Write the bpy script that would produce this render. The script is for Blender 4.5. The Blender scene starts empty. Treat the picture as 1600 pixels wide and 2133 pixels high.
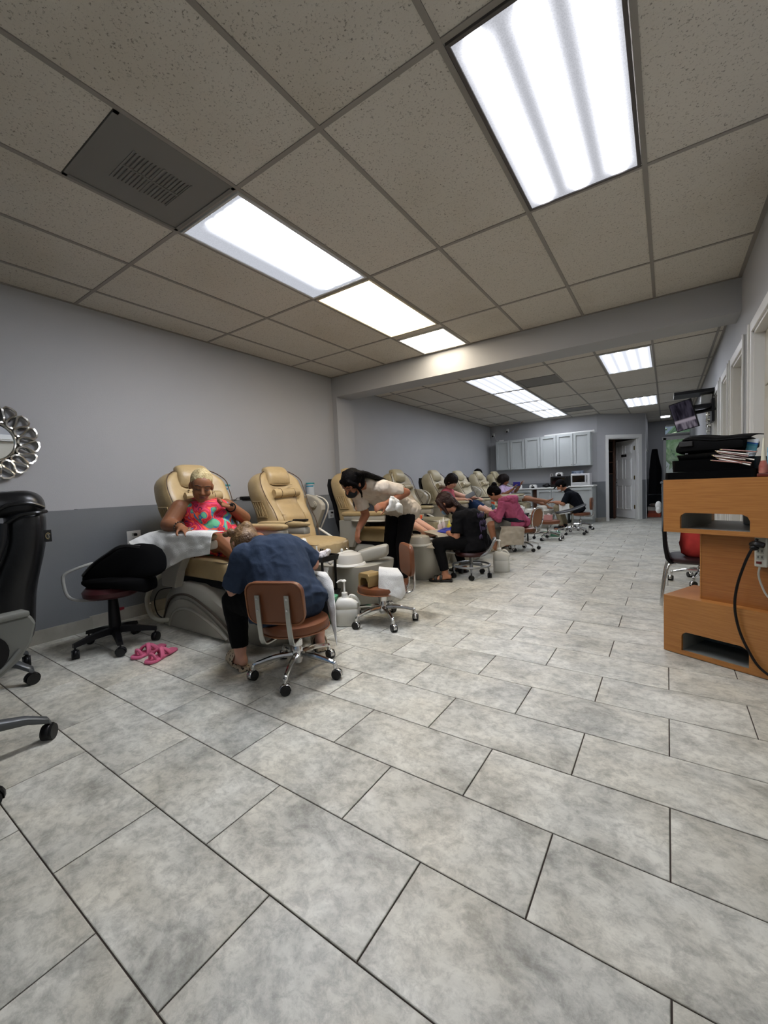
import bpy, bmesh, math, random
from math import sin, cos, pi, radians, sqrt, atan2
from mathutils import Vector, Matrix, Euler, noise
S = bpy.context.scene
COL = S.collection
random.seed(7)
V = Vector

# ---------------------------------------------------------------- camera
cam_d = bpy.data.cameras.new('camera'); cam = bpy.data.objects.new('camera', cam_d); COL.objects.link(cam)
S.camera = cam
cam_d.sensor_fit = 'HORIZONTAL'; cam_d.sensor_width = 36.0; cam_d.lens = 36.0 * 859.6 / 1600.0
cam_d.clip_start = 0.05; cam_d.clip_end = 200
def camera_matrix(yaw, pitch, roll, loc):
    fwd = V((sin(yaw) * cos(pitch), cos(yaw) * cos(pitch), sin(pitch)))
    right = V((cos(yaw), -sin(yaw), 0)); up = right.cross(fwd)
    r2 = right * cos(roll) + up * sin(roll); u2 = up * cos(roll) - right * sin(roll)
    m = Matrix((r2, u2, -fwd)).transposed().to_4x4(); m.translation = loc
    return m
cam.matrix_world = camera_matrix(-0.6027, -0.0595, -0.04365, V((0, 0, 1.09)))

# ---------------------------------------------------------------- world, exposure
S.view_settings.view_transform = 'Standard'; S.view_settings.look = 'None'
S.cycles.caustics_reflective = False; S.cycles.caustics_refractive = False
S.view_settings.gamma = 1.0; S.view_settings.use_curve_mapping = False
S.view_settings.exposure = 0.55
w = bpy.data.worlds.new('world'); S.world = w; w.use_nodes = True
nt = w.node_tree; nt.nodes.clear()
sky = nt.nodes.new('ShaderNodeTexSky'); sky.sky_type = 'HOSEK_WILKIE'; sky.sun_direction = (0.80, -0.12, 0.58); sky.turbidity = 4
bg = nt.nodes.new('ShaderNodeBackground'); bg.inputs[1].default_value = 0.9
wo = nt.nodes.new('ShaderNodeOutputWorld')
nt.links.new(sky.outputs[0], bg.inputs[0]); nt.links.new(bg.outputs[0], wo.inputs[0])
sun_d = bpy.data.lights.new('sun', 'SUN'); sun_d.energy = 4.0; sun_d.angle = 0.01; sun_d.color = (1.0, 0.96, 0.9)
sun = bpy.data.objects.new('sun', sun_d); COL.objects.link(sun)
sun.rotation_euler = V((0.80, -0.12, 0.58)).to_track_quat('Z', 'Y').to_euler()
LAMP = 5.2      # emission strength of the fluorescent lenses
TUBE = 2.6      # extra over the tubes

# ---------------------------------------------------------------- materials
def lin(c):
    if isinstance(c, str):
        c = tuple(int(c[i:i + 2], 16) / 255 for i in (0, 2, 4))
    return tuple((v / 12.92 if v <= 0.04045 else ((v + 0.055) / 1.055) ** 2.4) for v in c)
MATS = {}
def mat(name, col, rough=0.6, metal=0.0, var=0.0, vscale=8.0, bump=0.0, bscale=60.0, col2=None, spec=0.5, coat=0.0, emit=0.0, alpha=1.0, trans=0.0, sheen=0.0, ior=1.45):
    if name in MATS: return MATS[name]
    m = bpy.data.materials.new(name); m.use_nodes = True; MATS[name] = m
    nt = m.node_tree; b = nt.nodes['Principled BSDF']
    c = lin(col) + (1,)
    b.inputs['Base Color'].default_value = c
    b.inputs['Roughness'].default_value = rough; b.inputs['Metallic'].default_value = metal
    b.inputs['Specular IOR Level'].default_value = spec; b.inputs['Coat Weight'].default_value = coat
    b.inputs['IOR'].default_value = ior
    if trans: b.inputs['Transmission Weight'].default_value = trans
    if sheen: b.inputs['Sheen Weight'].default_value = sheen
    if alpha < 1: b.inputs['Alpha'].default_value = alpha
    if emit:
        b.inputs['Emission Color'].default_value = c; b.inputs['Emission Strength'].default_value = emit
    tc = nt.nodes.new('ShaderNodeTexCoord')
    if var or col2:
        n = nt.nodes.new('ShaderNodeTexNoise'); n.inputs['Scale'].default_value = vscale; n.inputs['Detail'].default_value = 5
        nt.links.new(tc.outputs['Object'], n.inputs['Vector'])
        r = nt.nodes.new('ShaderNodeValToRGB'); r.color_ramp.elements[0].position = 0.35; r.color_ramp.elements[1].position = 0.68
        c2 = lin(col2) + (1,) if col2 else tuple(min(1, x * (1 + var)) for x in c[:3]) + (1,)
        c1 = c if col2 else tuple(x * (1 - var) for x in c[:3]) + (1,)
        r.color_ramp.elements[0].color = c1; r.color_ramp.elements[1].color = c2
        nt.links.new(n.outputs['Fac'], r.inputs[0]); nt.links.new(r.outputs[0], b.inputs['Base Color'])
    if bump:
        n2 = nt.nodes.new('ShaderNodeTexNoise'); n2.inputs['Scale'].default_value = bscale; n2.inputs['Detail'].default_value = 3
        nt.links.new(tc.outputs['Object'], n2.inputs['Vector'])
        bp = nt.nodes.new('ShaderNodeBump'); bp.inputs['Strength'].default_value = bump; bp.inputs['Distance'].default_value = 0.01
        nt.links.new(n2.outputs['Fac'], bp.inputs['Height']); nt.links.new(bp.outputs[0], b.inputs['Normal'])
    return m

# ---------------------------------------------------------------- mesh helpers
def nb(): return bmesh.new()
def rotm(rot):
    if rot is None: return Matrix.Identity(4)
    if isinstance(rot, Matrix): return rot.to_4x4()
    return Euler(rot).to_matrix().to_4x4()
def box(bm, c, s, rot=None, bev=0.0, seg=2):
    M = Matrix.Translation(V(c)) @ rotm(rot) @ Matrix.Diagonal(V((s[0], s[1], s[2], 1)))
    r = bmesh.ops.create_cube(bm, size=1.0, matrix=M)
    if bev:
        es = list({e for v in r['verts'] for e in v.link_edges})
        bmesh.ops.bevel(bm, geom=es, offset=bev, segments=seg, affect='EDGES', profile=0.5)
    return bm
def bb(bm, a, b, bev=0.0, seg=2):
    a = V(a); b = V(b)
    return box(bm, (a + b) / 2, [abs(b[i] - a[i]) for i in range(3)], None, bev, seg)
def basis(d):
    d = V(d).normalized(); u = V((0, 0, 1)) if abs(d.z) < 0.9 else V((1, 0, 0))
    x = d.cross(u).normalized(); y = x.cross(d).normalized()
    return x, y, d
def loft(bm, rings, cap=True, closed=False):
    vs = [[bm.verts.new(p) for p in r] for r in rings]
    n = len(vs[0]); m = len(vs)
    for i in range(m if closed else m - 1):
        a, b = vs[i], vs[(i + 1) % m]
        for j in range(n):
            try: bm.faces.new((a[j], a[(j + 1) % n], b[(j + 1) % n], b[j]))
            except ValueError: pass
    if cap and not closed:
        try:
            bm.faces.new(list(reversed(vs[0]))); bm.faces.new(vs[-1])
        except ValueError: pass
    return bm
def ring(c, x, y, rx, ry, n=16, e=1.0):
    out = []
    for k in range(n):
        a = 2 * pi * k / n; ca, sa = cos(a), sin(a)
        if e != 1.0:
            ca = math.copysign(abs(ca) ** e, ca); sa = math.copysign(abs(sa) ** e, sa)
        out.append(V(c) + V(x) * rx * ca + V(y) * ry * sa)
    return out
def cyl(bm, a, b, r1, r2=None, n=16):
    a = V(a); b = V(b); r2 = r1 if r2 is None else r2
    x, y, d = basis(b - a)
    return loft(bm, [ring(a, x, y, r1, r1, n), ring(b, x, y, r2, r2, n)])
def spline(pts, k=6, closed=False):
    pts = [V(p) for p in pts]; n = len(pts); out = []
    for i in range(n if closed else n - 1):
        if closed: p0, p1, p2, p3 = pts[i - 1], pts[i], pts[(i + 1) % n], pts[(i + 2) % n]
        else: p0 = pts[max(i - 1, 0)]; p1 = pts[i]; p2 = pts[i + 1]; p3 = pts[min(i + 2, n - 1)]
        for j in range(k):
            t = j / k
            out.append(0.5 * ((2 * p1) + (p2 - p0) * t + (2 * p0 - 5 * p1 + 4 * p2 - p3) * t * t + (3 * p1 - p0 - 3 * p2 + p3) * t ** 3))
    if not closed: out.append(pts[-1])
    return out
def tube(bm, pts, r, n=8, k=5, closed=False):
    P = spline(pts, k, closed) if k > 1 else [V(p) for p in pts]
    m = len(P); rings = []; x = None
    for i, p in enumerate(P):
        if closed: d = P[(i + 1) % m] - P[i - 1]
        else: d = P[min(i + 1, m - 1)] - P[max(i - 1, 0)]
        if d.length < 1e-9: d = V((0, 0, 1))
        d.normalize()
        if x is None: x = basis(d)[0]
        x = (x - d * x.dot(d))
        if x.length < 1e-6: x = basis(d)[0]
        x.normalize(); y = d.cross(x)
        if isinstance(r, (list, tuple)):
            t = i / max(1, m - 1) * (len(r) - 1); a = int(t); rr = r[a] + (r[min(a + 1, len(r) - 1)] - r[a]) * (t - a)
        else: rr = r
        rings.append(ring(p, x, y, rr, rr, n))
    return loft(bm, rings, closed=closed)
def sph(bm, c, r, rot=None, u=16, v=10):
    if not isinstance(r, (list, tuple)): r = (r, r, r)
    M = Matrix.Translation(V(c)) @ rotm(rot) @ Matrix.Diagonal(V((r[0], r[1], r[2], 1)))
    bmesh.ops.create_uvsphere(bm, u_segments=u, v_segments=v, radius=1.0, matrix=M); return bm
def lathe(bm, prof, c=(0, 0, 0), n=20, axis=(0, 0, 1)):
    x, y, d = basis(axis); c = V(c)
    return loft(bm, [ring(c + d * z, x, y, max(r, 1e-4), max(r, 1e-4), n) for r, z in prof])
def prism(bm, outline, t, M=None):
    """outline of 2d points in local xy, extruded by t along local z"""
    M = M or Matrix.Identity(4)
    return loft(bm, [[M @ V((p[0], p[1], 0)) for p in outline], [M @ V((p[0], p[1], t)) for p in outline]])
XZ = Matrix(((1, 0, 0, 0), (0, 0, -1, 0), (0, 1, 0, 0), (0, 0, 0, 1)))   # local xy -> world xz, extrude -> -y
def sheet(bm, f, nu, nv):
    g = [[bm.verts.new(V(f(i / nu, j / nv))) for j in range(nv + 1)] for i in range(nu + 1)]
    for i in range(nu):
        for j in range(nv): bm.faces.new((g[i][j], g[i + 1][j], g[i + 1][j + 1], g[i][j + 1]))
    return bm
def rrect(w, h, r, n=4, cx=0, cy=0):
    out = []
    for (sx, sy, a0) in ((1, 1, 0), (-1, 1, 90), (-1, -1, 180), (1, -1, 270)):
        for k in range(n + 1):
            a = radians(a0 + 90 * k / n); out.append((cx + sx * (w / 2 - r) + r * cos(a), cy + sy * (h / 2 - r) + r * sin(a)))
    return out

def link(name, me, m=None, parent=None, loc=None, rot=None):
    o = bpy.data.objects.new(name, me); COL.objects.link(o)
    if m is not None and me is not None and not me.materials: me.materials.append(m)
    if parent: o.parent = parent
    if loc is not None: o.location = loc
    if rot is not None: o.rotation_euler = rot
    return o
def obj(name, bm, m, parent=None, smooth=True, sub=0, solid=0.0, loc=None, rot=None, off=None, bev=0.0, angle=40):
    if off is not None: bmesh.ops.translate(bm, verts=bm.verts, vec=-V(off))
    bmesh.ops.recalc_face_normals(bm, faces=bm.faces)
    if smooth:
        lim = radians(angle)
        for f in bm.faces: f.smooth = True
        for e in bm.edges:
            if len(e.link_faces) == 2 and e.calc_face_angle(0) > lim: e.smooth = False
    me = bpy.data.meshes.new(name); bm.to_mesh(me); bm.free()
    o = link(name, me, m, parent, loc, rot)
    if solid:
        s = o.modifiers.new('thickness', 'SOLIDIFY'); s.thickness = solid; s.offset = 0
    if bev:
        s = o.modifiers.new('bevel', 'BEVEL'); s.width = bev; s.segments = 2; s.limit_method = 'ANGLE'
    if sub:
        s = o.modifiers.new('subdiv', 'SUBSURF'); s.levels = sub; s.render_levels = sub
    return o
def tag(o, label, cat, group=None, kind=None):
    o['label'] = label; o['category'] = cat
    if group: o['group'] = group
    if kind: o['kind'] = kind
    return o
def root(name, loc=(0, 0, 0), rz=0.0, label=None, cat=None, group=None):
    o = bpy.data.objects.new(name, None); o.empty_display_size = 0.1; COL.objects.link(o)
    o.location = loc; o.rotation_euler = (0, 0, rz)
    if label: tag(o, label, cat, group)
    return o
def dup(src, loc, rz=0.0, label=None, group=None, drop=()):
    def cp(o, par):
        c = o.copy(); COL.objects.link(c); c.parent = par
        for ch in list(o.children):
            if ch.name.split('.')[0] in drop: continue
            cp(ch, c)
        return c
    r = cp(src, None); r.location = loc; r.rotation_euler = (0, 0, rz)
    if label: r['label'] = label
    if group: r['group'] = group
    return r
def struct(name, bm, m, parent=None, **k):
    o = obj(name, bm, m, parent, **k)
    if parent is None: o['kind'] = 'structure'
    return o
# ================================================================ the setting
XL, XR = -4.13, 0.53          # left and right wall planes
CZ, CZB = 2.748, 2.66         # front and back ceiling heights
BY0, BY1, BZ = 4.76, 5.10, 2.46   # beam
YB = 11.46                    # back wall
DA, DB = V((-1.42, 11.46, 0)), V((-0.45, 12.43, 0))   # slanted wall holding the store room door
YF = -3.2                     # shop front behind the camera

def wall_paint(name, c, c2):
    return mat(name, c, rough=0.62, col2=c2, vscale=1.3, bump=0.12, bscale=140, spec=0.35)
M_UP = wall_paint('upper_wall_paint', 'a5a6a8', 'aaaaab')
M_LO = wall_paint('lower_wall_paint', '6b6e71', '727577')
M_TRIM = mat('white_trim', 'd8d8d4', rough=0.45)
M_TEE = mat('ceiling_tee_metal', '8a857e', rough=0.6)
M_BLACK = mat('black_plastic', '08080a', rough=0.4, spec=0.3)
M_CHROME = mat('chrome', 'd8d8d8', rough=0.12, metal=1.0)
M_WHITE = mat('white_plastic', 'e2e2de', rough=0.35)

# ---- floor tile material: mottled stone, shifted per tile
def tile_material():
    m = bpy.data.materials.new('stone_tile'); m.use_nodes = True
    nt = m.node_tree; N = nt.nodes; L = nt.links; b = N['Principled BSDF']
    tc = N.new('ShaderNodeTexCoord'); oi = N.new('ShaderNodeObjectInfo')
    mu = N.new('ShaderNodeVectorMath'); mu.operation = 'SCALE'; mu.inputs['Scale'].default_value = 37.0
    cb = N.new('ShaderNodeCombineXYZ')
    for k in range(3): L.new(oi.outputs['Random'], cb.inputs[k])
    L.new(cb.outputs[0], mu.inputs[0])
    ad = N.new('ShaderNodeVectorMath'); ad.operation = 'ADD'
    L.new(tc.outputs['Object'], ad.inputs[0]); L.new(mu.outputs[0], ad.inputs[1])
    mp = N.new('ShaderNodeMapping'); mp.inputs['Scale'].default_value = (1.0, 1.15, 1); L.new(ad.outputs[0], mp.inputs[0])
    def noise_(scale, detail, rough, dist=0.0):
        n = N.new('ShaderNodeTexNoise'); n.inputs['Scale'].default_value = scale; n.inputs['Detail'].default_value = detail
        n.inputs['Roughness'].default_value = rough; n.inputs['Distortion'].default_value = dist
        L.new(mp.outputs[0], n.inputs['Vector']); return n
    n1 = noise_(3.6, 12, 0.7, 0.5); n2 = noise_(22, 9, 0.76, 0.3); n3 = noise_(3.0, 3, 0.5, 0.2)
    r1 = N.new('ShaderNodeValToRGB'); e = r1.color_ramp.elements
    e[0].position = 0.33; e[0].color = lin('9c9c96') + (1,); e[1].position = 0.62; e[1].color = lin('dcdcd5') + (1,)
    e2 = e.new(0.47); e2.color = lin('c4c4bd') + (1,)
    L.new(n1.outputs['Fac'], r1.inputs[0])
    r2 = N.new('ShaderNodeValToRGB'); e = r2.color_ramp.elements
    e[0].position = 0.38; e[0].color = lin('7f807d') + (1,); e[1].position = 0.56; e[1].color = lin('ffffff') + (1,)
    L.new(n2.outputs['Fac'], r2.inputs[0])
    mx = N.new('ShaderNodeMix'); mx.data_type = 'RGBA'; mx.blend_type = 'MULTIPLY'; mx.inputs[0].default_value = 0.45
    L.new(r1.outputs[0], mx.inputs[6]); L.new(r2.outputs[0], mx.inputs[7])
    r3 = N.new('ShaderNodeValToRGB'); e = r3.color_ramp.elements
    e[0].position = 0.4; e[0].color = lin('f6f5f1') + (1,); e[1].position = 0.65; e[1].color = lin('f3efe6') + (1,)
    L.new(n3.outputs['Fac'], r3.inputs[0])
    mx2 = N.new('ShaderNodeMix'); mx2.data_type = 'RGBA'; mx2.blend_type = 'MULTIPLY'; mx2.inputs[0].default_value = 1.0
    L.new(mx.outputs[2], mx2.inputs[6]); L.new(r3.outputs[0], mx2.inputs[7])
    L.new(mx2.outputs[2], b.inputs['Base Color'])
    rr = N.new('ShaderNodeMapRange'); rr.inputs[3].default_value = 0.30; rr.inputs[4].default_value = 0.50
    L.new(n2.outputs['Fac'], rr.inputs[0]); L.new(rr.outputs[0], b.inputs['Roughness'])
    bp = N.new('ShaderNodeBump'); bp.inputs['Strength'].default_value = 0.25; bp.inputs['Distance'].default_value = 0.004
    L.new(n2.outputs['Fac'], bp.inputs['Height']); L.new(bp.outputs[0], b.inputs['Normal'])
    b.inputs['Specular IOR Level'].default_value = 0.45
    return m
M_TILE = tile_material(); MATS['stone_tile'] = M_TILE
M_GROUT = mat('dark_grout', '3d342f', rough=0.9)

# floor slab (grout bed)
bm = nb(); bb(bm, (-4.3, YF, -0.12), (0.75, 16.2, -0.004)); floor = struct('floor', bm, M_GROUT, smooth=False)
TL, TW, GG = 0.5993, 0.3011, 0.0042
RX = -1.19; RY = 0.3696    # joint of even rows, row line
tile_mesh = None
def tile_bm(x0, x1, y0, y1, bm=None, z=0.0):
    bm = bm or nb(); g = GG / 2; c = 0.0018
    a = [(x0 + g, y0 + g), (x1 - g, y0 + g), (x1 - g, y1 - g), (x0 + g, y1 - g)]
    i = [(x0 + g + c, y0 + g + c), (x1 - g - c, y0 + g + c), (x1 - g - c, y1 - g - c), (x0 + g + c, y1 - g - c)]
    loft(bm, [[V((p[0], p[1], -0.006)) for p in a], [V((p[0], p[1], -0.0012)) for p in a], [V((p[0], p[1], 0.0)) for p in i]])
    return bm
singles = []
for r in range(-14, 46):
    y0 = RY + TW * r; y1 = y0 + TW
    # measured joints: rows alternate by half a tile
    base = -0.8935 if r % 2 == 0 else -0.8935 - TL / 2
    for k in range(-8, 6):
        x0 = base + TL * k; x1 = x0 + TL
        if x1 < XL - 0.02 or x0 > XR + 0.02 or y0 > 13.9: continue
        x0c, x1c = max(x0, XL - 0.02), min(x1, XR + 0.02)
        if x1c - x0c < 0.03: continue
        singles.append((x0c, x1c, y0, y1))
def seen(t):
    cx, cy = (t[0] + t[1]) / 2, (t[2] + t[3]) / 2
    d = V((cx, cy, -1.09)); R_ = cam.matrix_world.to_3x3(); p = R_.transposed() @ d
    if p.z > -0.3: return False
    sx, sy = 859.6 * p.x / -p.z, 859.6 * p.y / -p.z
    return abs(sx) < 1050 and sy > -1500
near = sorted([t for t in singles if seen(t)], key=lambda t: (t[0] + t[1]) ** 2 / 4 + (t[2] + t[3]) ** 2 / 4)[:299]
nearset = set(near); cache = {}; rest = nb()
for t in singles:
    if t in nearset:
        wd = round(t[1] - t[0], 3)
        if wd not in cache:
            b_ = tile_bm(-wd / 2, wd / 2, -TW / 2, TW / 2); me = bpy.data.meshes.new('tile'); b_.to_mesh(me); b_.free(); me.materials.append(M_TILE); cache[wd] = me
        link('tile', cache[wd], None, floor, ((t[0] + t[1]) / 2, (t[2] + t[3]) / 2, random.uniform(-0.0004, 0.0002)))
    else: tile_bm(*t, bm=rest)
o = obj('distant_tiles', rest, M_TILE, floor, smooth=False); o['kind'] = 'stuff'
# the alcove and store room floor beyond, one slab of the same stone
bm = nb(); bb(bm, (-2.6, 13.9, -0.02), (1.3, 16.2, 0.0)); struct('trim_1', bm, M_TILE, smooth=False)

# ---- walls
def slab(name, a, b, m, **k):
    bm = nb(); bb(bm, a, b); return struct(name, bm, m, smooth=False, **k)
WZ = 1.02                      # top of the dark lower wall, which stands proud as a ledge
slab('wall_left', (XL - 0.1, YF, 0), (XL, YB + 0.1, 2.9), M_UP)
slab('wall_left_lower', (XL, YF, 0), (-4.005, 1.39, WZ - 0.004), M_LO)
slab('wall_left_lower_recess', (XL, 1.39, 0), (-4.055, YB, WZ), M_LO)
slab('wall_left_pier', (XL, BY0 + 0.003, 0), (-4.045, BY1 + 0.06, BZ), M_UP)
slab('wall_back', (-4.2, YB, 0), (DA.x, YB + 0.1, 2.9), M_UP)
slab('wall_back_lower', (-1.64, YB - 0.012, 0), (DA.x, YB, 1.0), M_LO)
# slanted wall with the door opening
def slant(name, s0, s1, z0, z1, m, t=0.12, proud=0.0):
    d = (DB - DA).normalized(); n = V((d.y, -d.x, 0))    # towards the room
    L = (DB - DA).length
    p = [DA + d * s0 + n * proud, DA + d * s1 + n * proud, DA + d * s1 - n * t, DA + d * s0 - n * t]
    bm = nb(); loft(bm, [[V((q.x, q.y, z0)) for q in p], [V((q.x, q.y, z1)) for q in p]])
    return struct(name, bm, m, smooth=False)
SL_ = (DB - DA).length         # about 1.37
DO0, DO1, DOZ = 0.30, 1.165, 2.06
slant('wall_slant', 0, DO0, 0, 2.9, M_UP); slant('wall_slant_side', DO1, SL_, 0, 2.9, M_UP); slant('wall_slant_head', DO0, DO1, DOZ, 2.9, M_UP)
slant('wall_slant_lower', -0.01, DO0 - 0.085, 0, 1.0, M_LO, t=0.0, proud=0.008)
slant('wall_slant_lower_side', DO1 + 0.085, SL_, 0, 1.0, M_LO, t=0.0, proud=0.008)
slab('wall_alcove', (DB.x - 0.1, DB.y, 0), (DB.x, 14.6, 2.9), M_UP)
slab('wall_alcove_lower', (DB.x, DB.y + 0.02, 0), (DB.x + 0.008, 14.6, 1.0), M_LO)
# far alcove wall around the back window: opening x 0.0..0.95, z 0.95..2.12
for i, (a, b) in enumerate([((DB.x - 0.1, 14.6, 0), (-0.04, 14.7, 2.9)), ((-0.04, 14.6, 0), (1.4, 14.7, 0.9)), ((-0.04, 14.6, 2.12), (1.4, 14.7, 2.26)), ((-0.04, 14.6, 2.5), (1.4, 14.7, 2.9)), ((1.2, 14.6, 0.9), (1.4, 14.7, 2.5))]):
    slab('wall_far', a, b, M_UP)
# store room behind the slanted wall
M_STORE = mat('store_room_paint', '8c7d76', rough=0.8)
slab('wall_store', (-2.75, 13.9, 0), (-0.55, 14.0, 2.9), M_STORE)
slab('wall_store_side', (-2.75, YB + 0.1, 0), (-2.65, 14.0, 2.9), M_STORE)

# ---- right wall with four doorways
doors = [(0.9, 1.8), (2.0, 2.9), (3.25, 4.13), (4.58, 5.33), (5.72, 6.16), (6.45, 6.82)]
doors = [(1.7, 2.6), (3.22, 4.14), (4.56, 5.33), (5.62, 6.2), (6.55, 7.15)]
DH = 2.12
y = YF
for (a, b) in doors:
    slab('wall_right', (XR, y, 0), (XR + 0.1, a, DH), M_UP); y = b
slab('wall_right', (XR, y, 0), (XR + 0.1, 14.6, DH), M_UP)
slab('wall_right_upper', (XR, YF, DH), (XR + 0.1, 14.6, 2.9), M_UP)
M_DOORC = mat('cream_door_paint', 'b9b5a8', rough=0.5)
for i, (a, b) in enumerate(doors):
    bm = nb()
    c = 0.075; X0 = XR - 0.016
    bb(bm, (X0, a - c, 0), (XR + 0.015, a, DH + c), 0.004); bb(bm, (X0, b, 0), (XR + 0.015, b + c, DH + c), 0.004)
    bb(bm, (X0, a, DH), (XR + 0.015, b, DH + c), 0.004)
    bb(bm, (X0 - 0.012, a - c - 0.012, 0), (X0, a - c + 0.012, DH + c), 0.003); bb(bm, (X0 - 0.012, b + c - 0.012, 0), (X0, b + c + 0.012, DH + c), 0.003)
    bb(bm, (XR, a, 0), (XR + 0.1, a + 0.02, DH)); bb(bm, (XR, b - 0.02, 0), (XR + 0.1, b, DH)); bb(bm, (XR, a, DH - 0.02), (XR + 0.1, b, DH))
    t = struct('door_%d' % (i + 1), bm, M_TRIM, smooth=False)
    bm = nb(); bb(bm, (XR + 0.06, a + 0.02, 0.01), (XR + 0.095, b - 0.02, DH - 0.02))
    w_ = (b - a) / 2
    for (z0, z1) in ((0.2, 0.85), (1.0, 1.6), (1.7, 2.0)):
        for s in (0, 1):
            y0 = a + 0.02 + s * (w_ - 0.02) + 0.08; y1 = y0 + w_ - 0.02 - 0.14
            bb(bm, (XR + 0.05, y0, z0), (XR + 0.062, y1, z1), 0.005)
    struct('door_leaf', bm, M_DOORC, t, smooth=False)
    bm = nb(); sph(bm, (XR + 0.03, a + 0.08, 1.0), 0.028); cyl(bm, (XR + 0.03, a + 0.08, 1.0), (XR + 0.065, a + 0.08, 1.0), 0.012); obj('door_handle', bm, M_CHROME, t)

# ---- shop front behind the camera, with glass bays letting the daylight in
slab('wall_front', (XL - 0.1, YF - 0.1, 0), (XR + 0.1, YF, 0.5), M_UP)
slab('wall_front_head', (XL - 0.1, YF - 0.1, 2.4), (XR + 0.1, YF, 2.9), M_UP)
for k in range(4):
    x = XL + 0.02 + k * (XR - XL - 0.04) / 3
    slab('trim_%d' % (k + 2), (x - 0.05, YF - 0.08, 0.5), (x + 0.05, YF, 2.4), M_TRIM)

# ---- beam
slab('beam', (XL, BY0, BZ), (XR, BY1, 2.9), M_UP)['label'] = 'painted ceiling beam'

# ---- baseboards of the same stone
M_BASEB = mat('stone_baseboard', '8d8a80', rough=0.5, col2='a09c92', vscale=7)
slab('baseboard_left', (-4.005, YF, 0), (-3.99, 1.405, 0.105), M_BASEB)
slab('baseboard_left_return', (-4.055, 1.39, 0), (-3.99, 1.405, 0.105), M_BASEB)
slab('baseboard_left_recess', (-4.055, 1.405, 0), (-4.04, YB, 0.105), M_BASEB)
slab('baseboard_back', (-1.64, YB - 0.022, 0), (DA.x, YB - 0.01, 0.105), M_BASEB)
slant('baseboard_slant', -0.02, DO0 - 0.09, 0, 0.105, M_BASEB, t=0.0, proud=0.02)

# ---- ceilings
def ceil_material():
    m = bpy.data.materials.new('pitted_ceiling_tile'); m.use_nodes = True; nt = m.node_tree; N = nt.nodes; L = nt.links; b = N['Principled BSDF']
    tc = N.new('ShaderNodeTexCoord'); oi = N.new('ShaderNodeObjectInfo')
    ad = N.new('ShaderNodeVectorMath'); ad.operation = 'ADD'
    cb = N.new('ShaderNodeCombineXYZ'); ml = N.new('ShaderNodeMath'); ml.operation = 'MULTIPLY'; ml.inputs[1].default_value = 20
    L.new(oi.outputs['Random'], ml.inputs[0]); L.new(ml.outputs[0], cb.inputs[0]); L.new(ml.outputs[0], cb.inputs[1])
    L.new(tc.outputs['Object'], ad.inputs[0]); L.new(cb.outputs[0], ad.inputs[1])
    n = N.new('ShaderNodeTexNoise'); n.inputs['Scale'].default_value = 110; n.inputs['Detail'].default_value = 4; n.inputs['Roughness'].default_value = 0.6
    L.new(ad.outputs[0], n.inputs['Vector'])
    r = N.new('ShaderNodeValToRGB'); e = r.color_ramp.elements; e[0].position = 0.30; e[0].color = lin('7f7a72') + (1,); e[1].position = 0.43; e[1].color = lin('c9c4ba') + (1,)
    L.new(n.outputs['Fac'], r.inputs[0])
    n2 = N.new('ShaderNodeTexNoise'); n2.inputs['Scale'].default_value = 1.2; n2.inputs['Detail'].default_value = 6; L.new(ad.outputs[0], n2.inputs['Vector'])
    r2 = N.new('ShaderNodeValToRGB'); e = r2.color_ramp.elements; e[0].position = 0.25; e[0].color = (0.88, 0.86, 0.82, 1); e[1].position = 0.5; e[1].color = (1, 1, 1, 1)
    L.new(n2.outputs['Fac'], r2.inputs[0])
    mx = N.new('ShaderNodeMix'); mx.data_type = 'RGBA'; mx.blend_type = 'MULTIPLY'; mx.inputs[0].default_value = 1
    L.new(r.outputs[0], mx.inputs[6]); L.new(r2.outputs[0], mx.inputs[7]); L.new(mx.outputs[2], b.inputs['Base Color'])
    b.inputs['Roughness'].default_value = 0.95; b.inputs['Specular IOR Level'].default_value = 0.1
    bp = N.new('ShaderNodeBump'); bp.inputs['Strength'].default_value = 0.6; bp.inputs['Distance'].default_value = 0.004
    L.new(n.outputs['Fac'], bp.inputs['Height']); L.new(bp.outputs[0], b.inputs['Normal'])
    return m
M_CEIL = ceil_material()
bm = nb(); bb(bm, (XL - 0.1, YF, CZ + 0.03), (XR + 0.1, BY0, CZ + 0.1)); ceil = struct('ceiling', bm, M_TEE, smooth=False)
bm = nb(); bb(bm, (XL - 0.1, BY1, CZB + 0.03), (XR + 0.1, 14.7, CZB + 0.1)); ceil2 = struct('ceiling_back', bm, M_TEE, smooth=False)

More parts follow.
